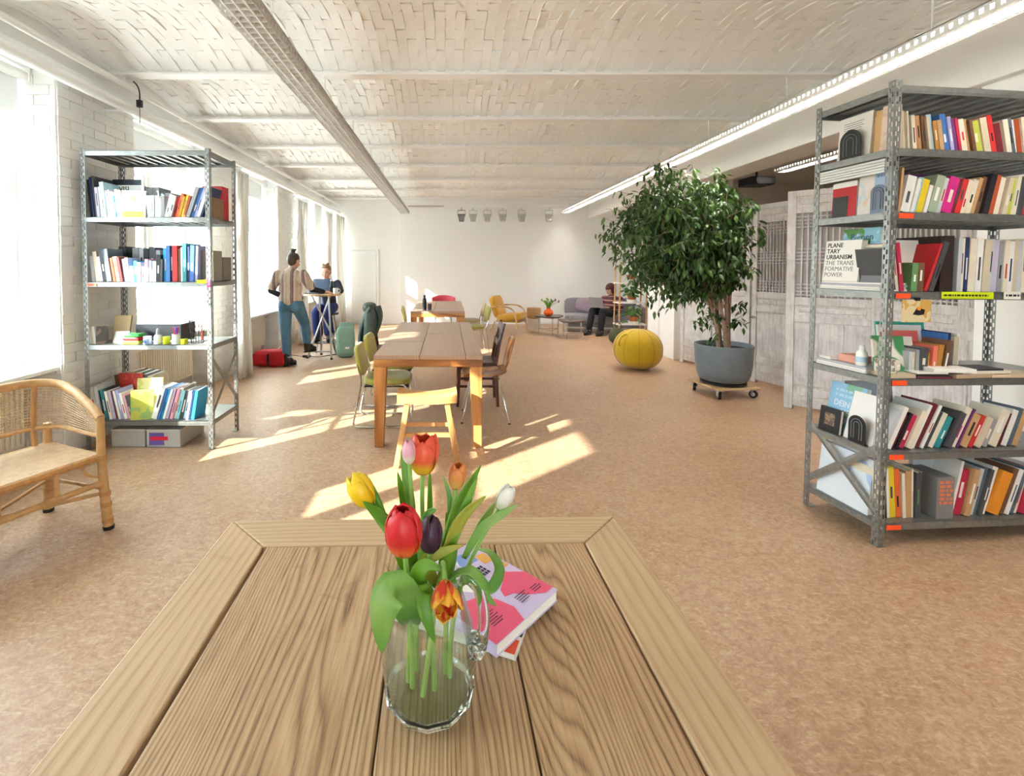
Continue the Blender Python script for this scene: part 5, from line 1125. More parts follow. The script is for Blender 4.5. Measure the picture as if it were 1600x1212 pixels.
fr = cover_side(MR, 'small black framed picture at the open end of the fifth shelf', M_BLACKG, .012, .395, RZL['E'], .135, .14, .02, 6, name='framed_photo'); fr['category'] = 'picture'
MB().box(-.001, 0, -.1, -.035, .04, .11).build('print', printed('small_print', '#5b4a3c', '#8a745c', '#2a2420', 30), fr)
cover_side(MR, 'white magazine leaning at the corner post on the fifth shelf', W_, .03, .25, RZL['E'], .17, .27, .02, 14)
arch(MR, 'black arched bookend at the open end of the fifth shelf', .012, .15, RZL['E'], .10, .15)
cover_side(MR, 'large white and blue watercolour folder facing outward on the bottom shelf', printed('blue_wash', '#dfe6ee', '#a8c6e6', '#f0f2f4', 5, (.52, .6)), .02, .40, RZL['F'], .32, .30, .03, 5)
cover_side(MR, 'second white magazine behind the blue folder on the bottom shelf', W_, .08, .42, RZL['F'], .2, .36, .015, 5)

# ------------------------------------------------------------------ rattan bench
M_CANE = mat('cane_pole', '#c19764', .5, var=.18, vscale=18, bump=.15, bscale=60); M_CANEP = mat('cane_weave', '#c4a47e', .6, var=.15, vscale=25); M_CANED = mat('cane_wrap', '#b5854f', .55, var=.2, vscale=40)
bo = Vector((-1.93, 2.64, 0)); U = Vector((-.42, -.907, 0)).normalized(); V = Vector((-.907, .42, 0))
rb = thing('rattan_bench', 'woven rattan bench with curved cane arms below the brick window', 'bench', bo, 0)
BM = Matrix(((U.x, V.x, 0, 0), (U.y, V.y, 0, 0), (0, 0, 1, 0), (0, 0, 0, 1)))      # bench frame: x along length, y to the back
BL, BD = .92, .50
def leg(x, y, tx, ty, htop, nm):
    P = [(x + tx, y + ty, 0), (x + tx * .4, y + ty * .4, .2), (x, y, .42), (x, y, htop + .03)]
    MB().tube([BM @ Vector(p) for p in P], [.026, .024, .022, .02], 10).build(nm, M_CANE, rb, smooth=True)
    for z in (.05, .14, .2, .40): MB().tube([BM @ Vector((x + tx * (1 - z / .42), y + ty * (1 - z / .42), z - .012)), BM @ Vector((x + tx * (1 - z / .42), y + ty * (1 - z / .42), z + .012))], .0275, 10).build('binding', M_CANED, rb, smooth=True)
    MB().tube([BM @ Vector((x + tx, y + ty, 0)), BM @ Vector((x + tx, y + ty, .02))], .028, 10).build('rubber_foot', M_DKMETAL, rb)
leg(0, 0, -.015, -.03, .60, 'front_leg'); leg(BL, 0, .015, -.03, .60, 'front_leg'); leg(.03, BD - .03, -.01, .03, .51, 'back_leg'); leg(BL - .03, BD - .03, .01, .03, .51, 'back_leg')
def ctube(pts, r, nm, m=None, n=8): return MB().tube([BM @ Vector(p) for p in pts], r, n).build(nm, m or M_CANE, rb, smooth=True)
ctube([(0, 0, .405), (BL, 0, .405)], .021, 'front_rail', M_CANED); ctube([(.03, BD - .03, .41), (BL - .03, BD - .03, .41)], .018, 'back_rail')
for x in (0, BL): ctube([(x, 0, .405), (x + (.03 if x == 0 else -.03), BD - .03, .41)], .018, 'side_rail')
ctube([(-.008, -.015, .265), (BL + .008, -.015, .265)], .017, 'front_stretcher'); ctube([(0.0, 0, .23), (.02, BD - .0, .2)], .011, 'side_stretcher'); ctube([(BL, 0, .23), (BL - .02, BD, .2)], .011, 'side_stretcher')
for x in (.22, .46, .70): ctube([(x, -.012, .27), (x, -.004, .40)], .013, 'spindle')
for x, s in ((0, 1), (BL, -1)):
    ctube(bez((x, -.01, .3), (x + s * .06, -.01, .31), (x + s * .09, -.005, .34), (x + s * .1, 0, .395), 6), .008, 'corner_brace')
ctube([(.0, 0, .2), (.46, BD * .5, .19), (BL, BD, .2)], .01, 'cross_stretcher'); ctube([(BL, 0, .2), (.46, BD * .5, .17), (0, BD, .2)], .01, 'cross_stretcher')
# seat: woven sheet with relief
MB().grid(lambda u, v: tuple(BM @ Vector((.01 + u * (BL - .02), v * (BD - .02), .424 + .004 * math.sin(u * 190) * math.sin(v * 110) - .012 * math.sin(u * PI) * math.sin(v * PI)))), 120, 60).build('seat', M_CANEP, rb, smooth=True, ang=180)
# back + arms: one curved rim, vertical stakes and horizontal weavers
def rim(s):      # s from 0 (front of arm at x=0) to 1 (front of the other arm); returns base point and rim height
    ca = .24; L1 = BD - ca * .6; L2 = BL - 2 * ca * .6
    tot = 2 * L1 + 2 * ca * 1.2 + L2; d = s * tot
    if d < L1: return (0, d, .62 + .13 * (d / L1) ** .8)
    d -= L1
    if d < ca * 1.2: a = d / (ca * 1.2) * PI / 2; return (ca * .6 - ca * .6 * math.cos(a), L1 + ca * .6 * math.sin(a), .75 + .03 * math.sin(a))
    d -= ca * 1.2
    if d < L2: return (ca * .6 + d, BD, .78)
    d -= L2
    if d < ca * 1.2: a = d / (ca * 1.2) * PI / 2; return (BL - ca * .6 + ca * .6 * math.sin(a), BD - ca * .6 + ca * .6 * math.cos(a), .78 - .03 * math.sin(a))
    d -= ca * 1.2; return (BL, L1 - d, .75 - .13 * (d / L1) ** .8)
RN = 60
def rp(s, f):
    x, y, h = rim(s); low = .52; z = low + (h - low) * f; out = .035 * f * min(1, max(0, y / BD) * 1.4)
    cx, cy = BL / 2, .1; return (x + (x - cx) / BL * out * 2, y + (out if y > BD * .6 else 0), z)
ctube([rp(i / RN, 1.0) for i in range(RN + 1)], .024, 'arm_rim', M_CANE, 10)
ctube([rp(i / RN, 0.0) for i in range(RN + 1)], .012, 'lower_rim')
mb = MB()
for k in range(1, 16):
    f = k / 16
    mb.tube([BM @ (Vector(rp(i / RN, f)) + Vector((0, .004 * (-1) ** (i + k), 0))) for i in range(RN + 1)], .0027, 4)
tag(mb.build('weavers', M_CANEP, rb, smooth=True), None, None, kind='stuff')
mb = MB()
for i in range(1, 76):
    s = i / 76; mb.tube([BM @ Vector(rp(s, 0)), BM @ Vector(rp(s, .5)), BM @ Vector(rp(s, 1))], .0025, 4)
tag(mb.build('stakes', M_CANEP, rb, smooth=True), None, None, kind='stuff')
for s in (.30, .5, .70): ctube([rp(s, 0), rp(s, .5), rp(s, 1.0)], .014, 'back_upright', M_CANED)
for s in (.30, .70):
    a = rp(s, 0); ctube([(a[0], a[1] - .02, .42), a], .014, 'back_upright', M_CANED)

# ------------------------------------------------------------------ carved white screens
def screen(label, p0, p1, H=2.23, flip=1):
    p0 = Vector((*p0, 0)); p1 = Vector((*p1, 0)); d = p1 - p0; W = d.length; t = thing('carved_screen', label, 'screen', p0, math.atan2(d.y, d.x)); th = .045; s = .075
    for x in (0, W - s): MB().box(x, x + s, -th / 2, th / 2, .0, H).build('stile', M_SCREEN, t, bevel=.004, seg=1)
    zs = [(.04, .12), (.26, .33), (.90, .97), (1.07, 1.15), (2.0, 2.06), (H - .06, H)]
    for a, b in zs: MB().box(s, W - s, -th / 2 + .004, th / 2 - .004, a, b).build('rail', M_SCREEN, t, bevel=.003, seg=1)
    for a, b in ((.12, .26), (.33, .90), (.97, 1.07), (2.06, H - .06)):
        n = 1 if b - a < .3 else 3; w = (W - 2 * s) / n
        for i in range(n): MB().box(s + i * w + .001, s + (i + 1) * w - .001, -.01, .01, a, b).build('panel_board', M_SCREEN, t)
        if b - a < .3:
            MB().box(s + .03, W - s - .03, -.015, .015, a + .025, b - .025).build('raised_moulding', M_SCREEN, t, bevel=.008, seg=1)
    # lattice
    z0, z1 = 1.15, 2.0; nv = 12
    for i in range(1, nv): x = s + (W - 2 * s) * i / nv; MB().box(x - .006, x + .006, -.012, .004, z0, z1).build('lattice_bar', M_SCREEN, t)
    for zc in (1.175, 1.21, 1.245, 1.28, 1.50, 1.535, 1.57, 1.605, 1.64, 1.86, 1.895, 1.93, 1.965): MB().box(s, W - s, -.008, .008, zc - .006, zc + .006).build('lattice_bar', M_SCREEN, t)
    MB().box(s, W - s, .014, .017, z0, z1).build('paper_backing', mat('rice_paper_grey', '#a9a5a4', .9), t)
    return t
screen('limewashed carved screen panel beside the white pier, half behind the ficus', (3.60, 7.38), (3.73, 6.76))
screen('limewashed carved screen panel directly behind the ficus crown', (3.74, 6.74), (3.87, 6.12))
screen('limewashed carved screen panel behind the grey planter on wheels', (3.88, 6.10), (4.03, 5.44))
screen('limewashed carved screen panel standing forward of the others, beside the metal rack', (3.50, 4.96), (4.02, 4.43))
screen('limewashed carved screen panel seen through the shelves of the metal rack', (4.03, 4.40), (4.06, 3.72))
screen('limewashed carved screen panel between the metal rack and the white pier', (4.02, 3.70), (3.80, 3.34), H=2.2)

# ------------------------------------------------------------------ ficus on a dolly
PX, PY = 3.16, 5.48
dl = thing('plant_dolly', 'plywood plant dolly on four castors under the grey planter', 'dolly', (PX, PY, 0), .15)
MB().box(-.26, .26, -.26, .26, .105, .125).build('board', W_BLOND_X, dl, bevel=.004, seg=1)
for sx in (-1, 1):
    for sy in (-1, 1):
        Mw = Matrix.Translation((sx * .21, sy * .21, .042)) @ Matrix.Rotation(.5 * sx, 4, 'Z') @ Matrix.Rotation(PI / 2, 4, 'Y')
        w = MB().lathe([(.018, -.016), (.042, -.015), (.042, .015), (.018, .016)], 20, M=Mw).build('castor_wheel', M_BLACK, dl, smooth=True, ang=30)
        MB().lathe([(.02, -.019), (.024, -.017), (.024, .017), (.02, .019)], 14, M=Mw).build('hub', M_ALU, w, smooth=True, ang=30)
        MB().box(sx * .21 - .024, sx * .21 - .02, sy * .21 - .02, sy * .21 + .02, .04, .1).box(sx * .21 + .02, sx * .21 + .024, sy * .21 - .02, sy * .21 + .02, .04, .1).box(sx * .21 - .035, sx * .21 + .035, sy * .21 - .035, sy * .21 + .035, .095, .105).build('castor_fork', M_ALU, dl)
pt = thing('planter', 'large grey-blue round plant pot holding the ficus', 'planter', (PX, PY, .1255))
m_pot = mat('greyblue_pot', '#727c84', .45, var=.1, vscale=5, bump=.05, bscale=20)
MB().lathe([(.0, .03), (.205, .03), (.245, .05), (.275, .12), (.29, .22), (.298, .38), (.305, .44), (.303, .45), (.285, .45), (.278, .43), (.27, .39), (.0, .385)], 48).build('pot', m_pot, pt, smooth=True, ang=50)
MB().lathe([(.0, 0), (.2, 0), (.235, .01), (.235, .03), (.0, .031)], 40).build('saucer', M_BLACK, pt, smooth=True, ang=40)
MB().lathe([(.0, .386), (.27, .386), (.26, .402), (.1, .41), (.0, .412)], 32).build('soil', M_SOIL, pt, smooth=True)
fi = thing('ficus_tree', 'bushy dark green ficus tree growing in the grey planter', 'tree', (PX, PY, .53))
M_BARK = mat('pale_bark', '#a08672', .8, var=.2, vscale=20, bump=.3, bscale=50)
def ficus_leaf_mat(name, a, b, c):
    n = NT(name); oi = n.add('ShaderNodeNewGeometry'); r = n.ramp(oi.outputs['Random Per Island'], [(0, a), (.55, b), (1, c)]); n.link(r, n.b.inputs['Base Color']); n.b.inputs['Roughness'].default_value = .32
    tr = n.add('ShaderNodeBsdfTranslucent'); tr.inputs[0].default_value = lin('#5c8a34'); mx = n.add('ShaderNodeMixShader', i_0=.18)
    n.link(n.b.outputs[0], mx.inputs[1]); n.link(tr.outputs[0], mx.inputs[2]); n.link(mx.outputs[0], n.out.inputs[0]); return n.m
M_FICUS = ficus_leaf_mat('ficus_leaf', '#1b3016', '#345424', '#5a7a34')
rg = random.Random(21)
lf = MB().pts([(0, 0, 0), (-.017, .028, -.003), (-.013, .058, -.01), (0, .088, -.026), (.013, .058, -.01), (.017, .028, -.003), (0, .03, .004), (0, .058, -.003)], [(0, 6, 1), (1, 6, 7, 2), (2, 7, 3), (0, 5, 6), (6, 5, 4, 7), (7, 4, 3)])
leaf_me = lf.mesh('leaf', M_FICUS, True, 180)
stems = []; base = [(-.06, -.02), (-.02, .03), (.03, -.03), (.07, .02), (.0, -.06)]
tops = [(-.62, -.12, 1.35), (-.25, .15, 1.62), (-.12, -.2, 1.45), (.12, .0, 1.4), (-.42, -.25, 1.05)]
for (bx_, by), (tx, ty, tz) in zip(base, tops):
    P = bez((bx_, by, -.05), (bx_ - .02, by, .35), (bx_ * .5 + tx * .25, ty * .3, .6), (tx, ty, tz), 14); stems.append(P)
    MB().tube(P, [.028 - .021 * i / 14 for i in range(15)], 8).build('trunk', M_BARK, fi, smooth=True)
twigs = MB(); leaves = []
CX, CZ = -.53, 1.30; RXc, RYc, RZc = .95, .66, .99
cnt = 0
for i in range(270):
    # branch targets on and in an uneven ellipsoid crown
    while True:
        a = rg.uniform(0, 2 * PI); cz = rg.uniform(-.95, 1); rr = rg.uniform(.45, 1) ** .55
        sx = math.sqrt(1 - cz * cz); ex = Vector((CX + RXc * rr * sx * math.cos(a), RYc * rr * sx * math.sin(a), CZ + RZc * rr * cz))
        if cz < -.25: ex.x = CX + (ex.x - CX) * .8 + (.1 if ex.x > CX else 0)
        if cz < -.4: ex.z += .12
        if ex.x + PX > 3.5 - .12: continue
        if ex.z < .35 and rg.random() < .7: continue
        break
    P = stems[rg.randrange(5)]; s = P[rg.randrange(6, 15)]
    mid = s.lerp(ex, .55) + Vector((0, 0, .14 + .1 * rg.random())); B = bez(s, s.lerp(mid, .6) + Vector((0, 0, .05)), mid, ex - Vector((0, 0, .1)), 9)
    twigs.tube(B, [.007 - .0052 * k / 9 for k in range(10)], 5)
    n = rg.randrange(30, 46)
    for k in range(n):
        t = .3 + .7 * k / n; q = t * 9; ii = min(8, int(q)); p = B[ii].lerp(B[ii + 1], q - ii) + Vector((rg.gauss(0, .035), rg.gauss(0, .035), rg.gauss(0, .03)))
        if p.x + PX > 3.66: continue
        yaw = rg.uniform(0, 2 * PI); pitch = rg.gauss(-.75, .4); Mx = Matrix.Translation(p) @ Matrix.Rotation(yaw, 4, 'Z') @ Matrix.Rotation(pitch, 4, 'X') @ Matrix.Rotation(rg.gauss(0, .5), 4, 'Y') @ Matrix.Diagonal((*([rg.uniform(.8, 1.25)] * 3), 1))
        leaves.append(Mx)
# low side shoots around the trunk foot
for i in range(9):
    s = stems[rg.randrange(5)][rg.randrange(2, 6)]; a = rg.uniform(0, 2 * PI); ex = s + Vector((math.cos(a) * .25 - .05, math.sin(a) * .2, rg.uniform(.0, .2)))
    B = bez(s, s.lerp(ex, .4) + Vector((0, 0, .05)), s.lerp(ex, .7) + Vector((0, 0, .05)), ex, 6); twigs.tube(B, .003, 5)
    for k in range(14):
        p = B[rg.randrange(2, 7)] + Vector((rg.gauss(0, .03), rg.gauss(0, .03), rg.gauss(0, .03)))
        leaves.append(Matrix.Translation(p) @ Matrix.Rotation(rg.uniform(0, 6.3), 4, 'Z') @ Matrix.Rotation(rg.gauss(-.6, .4), 4, 'X'))
twigs.build('twigs', M_BARK, fi)
leaves.sort(key=lambda m_: m_.translation.y)
sel = leaves[:1500:5]; rest = [m_ for i, m_ in enumerate(leaves) if not (i < 1500 and i % 5 == 0)]
for m_ in sel[:300]: o = link('leaf', leaf_me, fi); o.matrix_local = m_
mb = MB()
for m_ in rest: mb.pts(lf.v, lf.f, m_)
tag(mb.build('foliage', M_FICUS, fi, smooth=True, ang=180), None, None, kind='stuff')

# ------------------------------------------------------------------ yellow sitting ball
yb = thing('sitting_ball', 'mustard yellow fabric sitting ball with seams on the floor', 'ball', (2.72, 6.85, 0))
RX, RZb, NS = .335, .283, 10; vs = []; n1, n2 = 80, 26
def ballp(u, v):
    a = 2 * PI * u; p = -PI / 2 + PI * v; seam = 1 - .018 * math.exp(-((abs((u * NS) % 1 - .5) - .5) / .05) ** 2) * math.cos(p)
    r = RX * (max(0.0, math.cos(p)) ** .82) * seam; z = RZb * math.copysign(abs(math.sin(p)) ** .95, math.sin(p))
    return (r * math.cos(a), r * math.sin(a), max(0.002, RZb + z))
MB().grid(ballp, n1, n2).build('cover', M_BALL, yb, smooth=True, ang=180)
for k in range(NS):
    a = 2 * PI * k / NS; MB().tube([((RX * math.cos(p) ** .82 + .001) * math.cos(a), (RX * math.cos(p) ** .82 + .001) * math.sin(a), RZb + RZb * math.copysign(abs(math.sin(p)) ** .95, math.sin(p))) for p in [-1.2 + 2.5 * i / 20 for i in range(21)]], .0035, 5).build('seam_piping', mat('ball_piping', '#b8930f', .8), yb, smooth=True)
MB().tube(bez((-.30, -.12, .34), (-.36, -.18, .42), (-.27, -.17, .53), (-.19, -.11, .50), 10), .011, 6, flat=.4).build('carry_strap', mat('ball_piping'), yb, smooth=True)
MB().box(-.2, -.13, -.19, -.185, .44, .46).build('brand_tag', M_WHITEPL, yb)

# ------------------------------------------------------------------ armchair, stools, coffee tables, sofa
ac = thing('armchair', 'mustard yellow vintage armchair with bentwood arms by the back wall', 'armchair', (1.36, 10.75, 0), math.radians(-28))
# faces +x
cushion(MB(), (0, 0, 0), (.58, .56, .17), Matrix.Translation((.08, 0, .34)) @ Matrix.Rotation(-.12, 4, 'Y'), e=6).build('seat', M_YELLOW, ac, smooth=True, ang=180)
cushion(MB(), (0, 0, 0), (.14, .56, .50), Matrix.Translation((-.26, 0, .56)) @ Matrix.Rotation(-.32, 4, 'Y'), e=5).build('backrest', M_YELLOW, ac, smooth=True, ang=180)
MB().box(-.2, .34, -.25, .25, .235, .265).build('seat_base', M_YELLOW, ac, bevel=.01)
for s in (-1, 1):
    y = s * .31
    MB().tube(bez((-.33, y, .55), (-.1, y, .60), (.2, y, .62), (.26, y, .45), 12) + [Vector((.34, y, .02))] + [Vector((.35, y, 0))], .017, 8, flat=1.0).build('bentwood_arm', W_BLOND, ac, smooth=True)
    MB().tube([(-.22, s * .25, .25), (-.36, s * .27, 0)], [.018, .012], 8).build('back_leg', W_BLOND, ac)
    MB().tube([(.27, s * .24, .25), (.34, s * .3, .12)], .012, 6).build('front_brace', W_BLOND, ac)
stl = thing('log_stool', 'tan wooden stump stool standing on a pale drum by the back wall', 'stool', (2.0, 11.15, 0))
MB().lathe([(.15, 0), (.155, .01), (.155, .25), (.14, .26)], 28).build('drum', mat('pale_drum', '#d8d0c4', .7), stl, smooth=True); MB().lathe([(.14, .26), (.16, .275), (.165, .42), (.16, .50), (.0, .505)], 28).build('stump', mat('cork_stump', '#b58e60', .8, var=.2, vscale=20), stl, smooth=True)
def coffee_table(label, loc, r, h, rz, m):
    t = thing('coffee_table', label, 'table', loc, rz)
    pol = []
    for i in range(36):
        a = 2 * PI * i / 36; q = r * (1 + .13 * math.cos(3 * a)); pol.append((q * math.cos(a), q * math.sin(a) * .9))
    MB().prism(pol, h - .03, h).build('top', m, t, bevel=.006)
    for k in range(3): a = 2 * PI * k / 3; MB().tube([(r * .85 * math.cos(a), r * .76 * math.sin(a), 0), (r * .85 * math.cos(a), r * .76 * math.sin(a), h - .03)], .013, 8).build('leg', M_CHROME, t, smooth=True)
    MB().tube([(r * .8 * math.cos(a), r * .72 * math.sin(a), .1) for a in (0, 2 * PI / 3, 4 * PI / 3)], .007, 6, closed=True).build('stretcher', M_CHROME, t)
coffee_table('low brown rounded table with the orange vase before the sofa', (2.2, 10.35, 0), .31, .40, .6, mat('walnut_top', '#4a3a34', .3, var=.1)); coffee_table('low dark rounded table with a drinking glass before the sofa', (2.52, 9.85, 0), .27, .36, 2.0, mat('walnut_top2', '#5d4a40', .3, var=.1))
vs_ = thing('vase', 'round orange vase on the low table before the sofa', 'vase', (2.16, 10.3, .4005)); m_or = mat('orange_glaze', '#e2581c', .25)
MB().lathe([(.05, 0), (.09, .03), (.105, .07), (.09, .11), (.05, .14), (.04, .165), (.048, .175), (.04, .17), (.03, .14), (.0, .13)], 28).build('body', m_or, vs_, smooth=True)
rg = random.Random(4)
for k in range(7):
    a = k * .9; tl = thing('tulip', 'long-leaved tulip with %s bud in the orange vase' % ('tall purple', 'upright green', 'side-leaning green', 'drooping purple', 'rearmost green', 'low green', 'middle purple')[k], 'tulip', (2.16, 10.3, .55), 0, 'tulips in the orange vase')
    e = Vector((math.cos(a) * rg.uniform(.06, .2), math.sin(a) * .1, rg.uniform(.16, .24)))
    if k % 3 == 0: e = Vector((.22 - .06 * (k / 3), .02 * k, .14 + .03 * (k % 2)))
    MB().tube(bez((0, 0, -.08), (0, 0, .06), e * .7 + Vector((0, 0, .05)), e, 8), .005, 6).build('stem', M_STEM, tl, smooth=True)
    MB().ell(e + Vector((0, 0, .02)), (.018, .018, .03)).build('bloom', mat('far_purple', '#7a4a68', .5) if k % 3 == 0 else mat('far_green', '#8fae4e', .5), tl, smooth=True)
    for l in range(3): b = a + l * 2; blade('leaf', M_TLEAF, [(0, 0, -.06), (math.cos(b) * .03, math.sin(b) * .03, .06), (math.cos(b) * .08, math.sin(b) * .06, .14), (math.cos(b) * .14, math.sin(b) * .1, .18)], .016, (math.cos(b + 1.5), math.sin(b + 1.5), .3), tl)
tag(MB().lathe([(.028, 0), (.032, .0), (.036, .1), (.034, .1), (.03, .006), (.0, .006)], 18, (2.5, 9.8, .3608)).build('drinking_glass', M_GLASS, smooth=True), 'small clear drinking glass on the dark low table', 'glass')
so = thing('sofa', 'low grey fabric sofa with the reading person, before the back wall', 'sofa', (3.42, 10.8, 0), math.radians(-14))
for i, x in enumerate((-.38, .40)): cushion(MB(), (0, 0, 0), (.78, .78, .2), Matrix.Translation((x, 0, .285)), e=7).build('seat_cushion', M_SOFA, so, smooth=True, ang=180)
cushion(MB(), (0, 0, 0), (.80, .22, .42), Matrix.Translation((-.38, .34, .52)) @ Matrix.Rotation(-.15, 4, 'X'), e=5).build('back_cushion', M_SOFA, so, smooth=True, ang=180)
cushion(MB(), (0, 0, 0), (.80, .22, .42), Matrix.Translation((.42, .34, .52)) @ Matrix.Rotation(-.15, 4, 'X'), e=5).build('back_cushion', M_SOFA, so, smooth=True, ang=180)
cushion(MB(), (0, 0, 0), (.5, .13, .34), Matrix.Translation((-.28, .24, .55)) @ Matrix.Rotation(-.35, 4, 'X') @ Matrix.Rotation(.2, 4, 'Y'), e=3.2).build('throw_cushion', fabric('mauve_cushion', '#8b7a84'), so, smooth=True, ang=180)
cushion(MB(), (0, 0, 0), (.16, .80, .40), Matrix.Translation((.85, .02, .39)), e=6).build('armrest', M_SOFA, so, smooth=True, ang=180)
MB().box(-.74, .9, -.36, .4, .13, .195).build('base', M_SOFA, so, bevel=.01)
MB().tube(arc_pts([(-.7, -.34, 0), (-.7, -.34, .11), (.86, -.34, .11), (.86, -.34, 0)], .03), .014, 8).build('sled_leg', M_ALU, so, smooth=True); MB().tube(arc_pts([(-.7, .34, 0), (-.7, .34, .11), (.86, .34, .11), (.86, .34, 0)], .03), .014, 8).build('sled_leg', M_ALU, so, smooth=True)

# ------------------------------------------------------------------ bamboo plant stand
ps = thing('plant_stand', 'slim bamboo plant stand with white shelves beside the sofa', 'plant stand', (3.66, 9.3, 0))
XA, XB = -.33, .19
for x, y, tz in ((XA, 0, 1.55), (XB, 0, 1.45), (XA, .28, 1.5), (XB, .28, 1.45)): MB().tube([(x - .01, y, 0), (x, y, tz * .5), (x + .02, y, tz)], .016, 8).build('bamboo_pole', M_CANE, ps, smooth=True)
for z in (.32, .74, 1.13): MB().box(XA - .03, XB + .03, -.02, .3, z, z + .018).build('shelf', M_WHITEPL, ps)
MB().ell((XA - .01, 0, .03), (.035, .035, .03)).build('knob_foot', W_BLOND, ps, smooth=True)
M_PLANT = leaf_mat('pot_plant_leaf', '#2f5f26', '#4f8538', '#86a85a')
def potplant(label, loc, n, spread, h, seed, hang=0, dish=True):
    t = thing('potted_plant', label, 'plant', loc); rg = random.Random(seed)
    if dish: MB().lathe([(.09, 0), (.1, .05), (.11, .06), (.095, .06), (.085, .02), (0, .02)], 24).build('cachepot', M_WHITEPL, t, smooth=True, ang=50)
    MB().lathe([(.06, .022), (.085, .12), (.092, .12), (.095, .15), (.08, .15), (.075, .13), (0, .125)], 24).build('pot', M_TERRA, t, smooth=True, ang=50)
    MB().lathe([(0, .126), (.075, .128), (0, .135)], 16).build('soil', M_SOIL, t)
    for i in range(n):
        a = rg.uniform(0, 2 * PI); r = spread * rg.uniform(.3, 1); e = Vector((math.cos(a) * r, math.sin(a) * r * .7, .15 + h * rg.uniform(.2, 1) - (r / spread) ** 2 * h * .35 - (hang if rg.random() < .3 else 0)))
        MB().tube(bez((0, 0, .12), (math.cos(a) * r * .2, math.sin(a) * r * .2, .15 + h * .5), e * .8 + Vector((0, 0, .1)), e, 5), .0025, 5).build('stalk', M_STEM, t)
        d = Vector((math.cos(a), math.sin(a), -.5)).normalized(); blade('leaf', M_PLANT, [e - d * .02, e + d * .02, e + d * .055, e + d * .08], .034, (math.cos(a) * .5, math.sin(a) * .5 - .4, 1), t)
    return t
potplant('potted plant in terracotta on the middle shelf of the bamboo stand', (3.6, 9.37, .7585), 26, .15, .16, 5)
potplant('potted plant in terracotta on the lowest shelf of the bamboo stand', (3.62, 9.35, .3385), 34, .17, .22, 6, hang=.12)
potplant('trailing potted plant on the top shelf of the bamboo stand', (3.58, 9.38, 1.1485), 40, .2, .2, 8, hang=.35)
bg_ = thing('cloth_bag', 'dark green cloth bag slumped at the foot of the bamboo stand', 'bag', (3.2, 9.05, 0))
cushion(MB(), (0, 0, 0), (.3, .2, .3), Matrix.Translation((0, 0, .151)) @ Matrix.Rotation(.2, 4, 'Y'), e=2.6).build('body', mat('bag_green', '#4f5338', .8, var=.2, bump=.4, bscale=18, bdist=.01), bg_, smooth=True, ang=180); MB().tube(bez((-.08, 0, .28), (-.06, 0, .45), (.1, 0, .45), (.08, 0, .28)), .008, 6).build('strap', mat('bag_green'), bg_)

# ------------------------------------------------------------------ people
SKIN = mat('skin', '#d9a58c', .5, sss=.1); HAIR_BR = mat('brown_hair', '#4a382c', .5, var=.35, vscale=60, stretch=(1, 1, .2)); HAIR_LT = mat('light_brown_hair', '#8a6a4c', .5, var=.3, vscale=60); HAIR_RD = mat('dark_red_hair', '#4a1f1c', .45, var=.3, vscale=60, stretch=(1, 1, .2))
def stripes(name, cols, freq, axis='X', wob=0.0, rough=.85):
    n = NT(name); tc = n.add('ShaderNodeTexCoord'); sp = n.add('ShaderNodeSeparateXYZ'); n.link(tc.outputs['Object'], sp.inputs[0])
    m = n.add('ShaderNodeMath', operation='MULTIPLY', i_1=freq); n.link(sp.outputs['XYZ'.index(axis)], m.inputs[0])
    if wob: nz = n.noise(n.coord('Object'), 30, 2, .5); ad = n.add('ShaderNodeMath', operation='MULTIPLY_ADD', i_1=wob); n.link(nz, ad.inputs[0]); n.link(m.outputs[0], ad.inputs[2]); m = ad
    f = n.add('ShaderNodeMath', operation='FRACT'); n.link(m.outputs[0], f.inputs[0])
    r = n.add('ShaderNodeValToRGB'); r.color_ramp.interpolation = 'CONSTANT'; e = r.color_ramp.elements
    while len(e) < len(cols): e.new(.5)
    for el, (p, c) in zip(e, cols): el.position = p; el.color = lin(c)
    n.link(f.outputs[0], r.inputs[0]); n.link(r.outputs[0], n.b.inputs['Base Color']); n.b.inputs['Roughness'].default_value = rough; return n.m
def chain(mb, pts, rad, n=12, sub=4):
    """smooth tapered limb through joints, closed with round ends"""
    P = [Vector(p) for p in pts]; D = []; R = []
    for i in range(len(P) - 1):
        for k in range(sub): t = k / sub; D.append(P[i].lerp(P[i + 1], t)); R.append(rad[i] * (1 - t) + rad[i + 1] * t)
    D.append(P[-1]); R.append(rad[-1])
    mb.tube(D, R, n); mb.ell(D[0], R[0] * .99, 12, 8); mb.ell(D[-1], R[-1] * .99, 12, 8)
    for i in range(1, len(P) - 1): mb.ell(P[i], rad[i] * 1.0, 12, 8)
    return mb
def solid(mb, name, m, parent, vox=.009, sm=6):
    o = mb.build(name, m, parent); r = o.modifiers.new('remesh', 'REMESH'); r.mode = 'VOXEL'; r.voxel_size = vox; r.use_smooth_shade = True
    s = o.modifiers.new('smooth', 'SMOOTH'); s.factor = .5; s.iterations = sm; return o
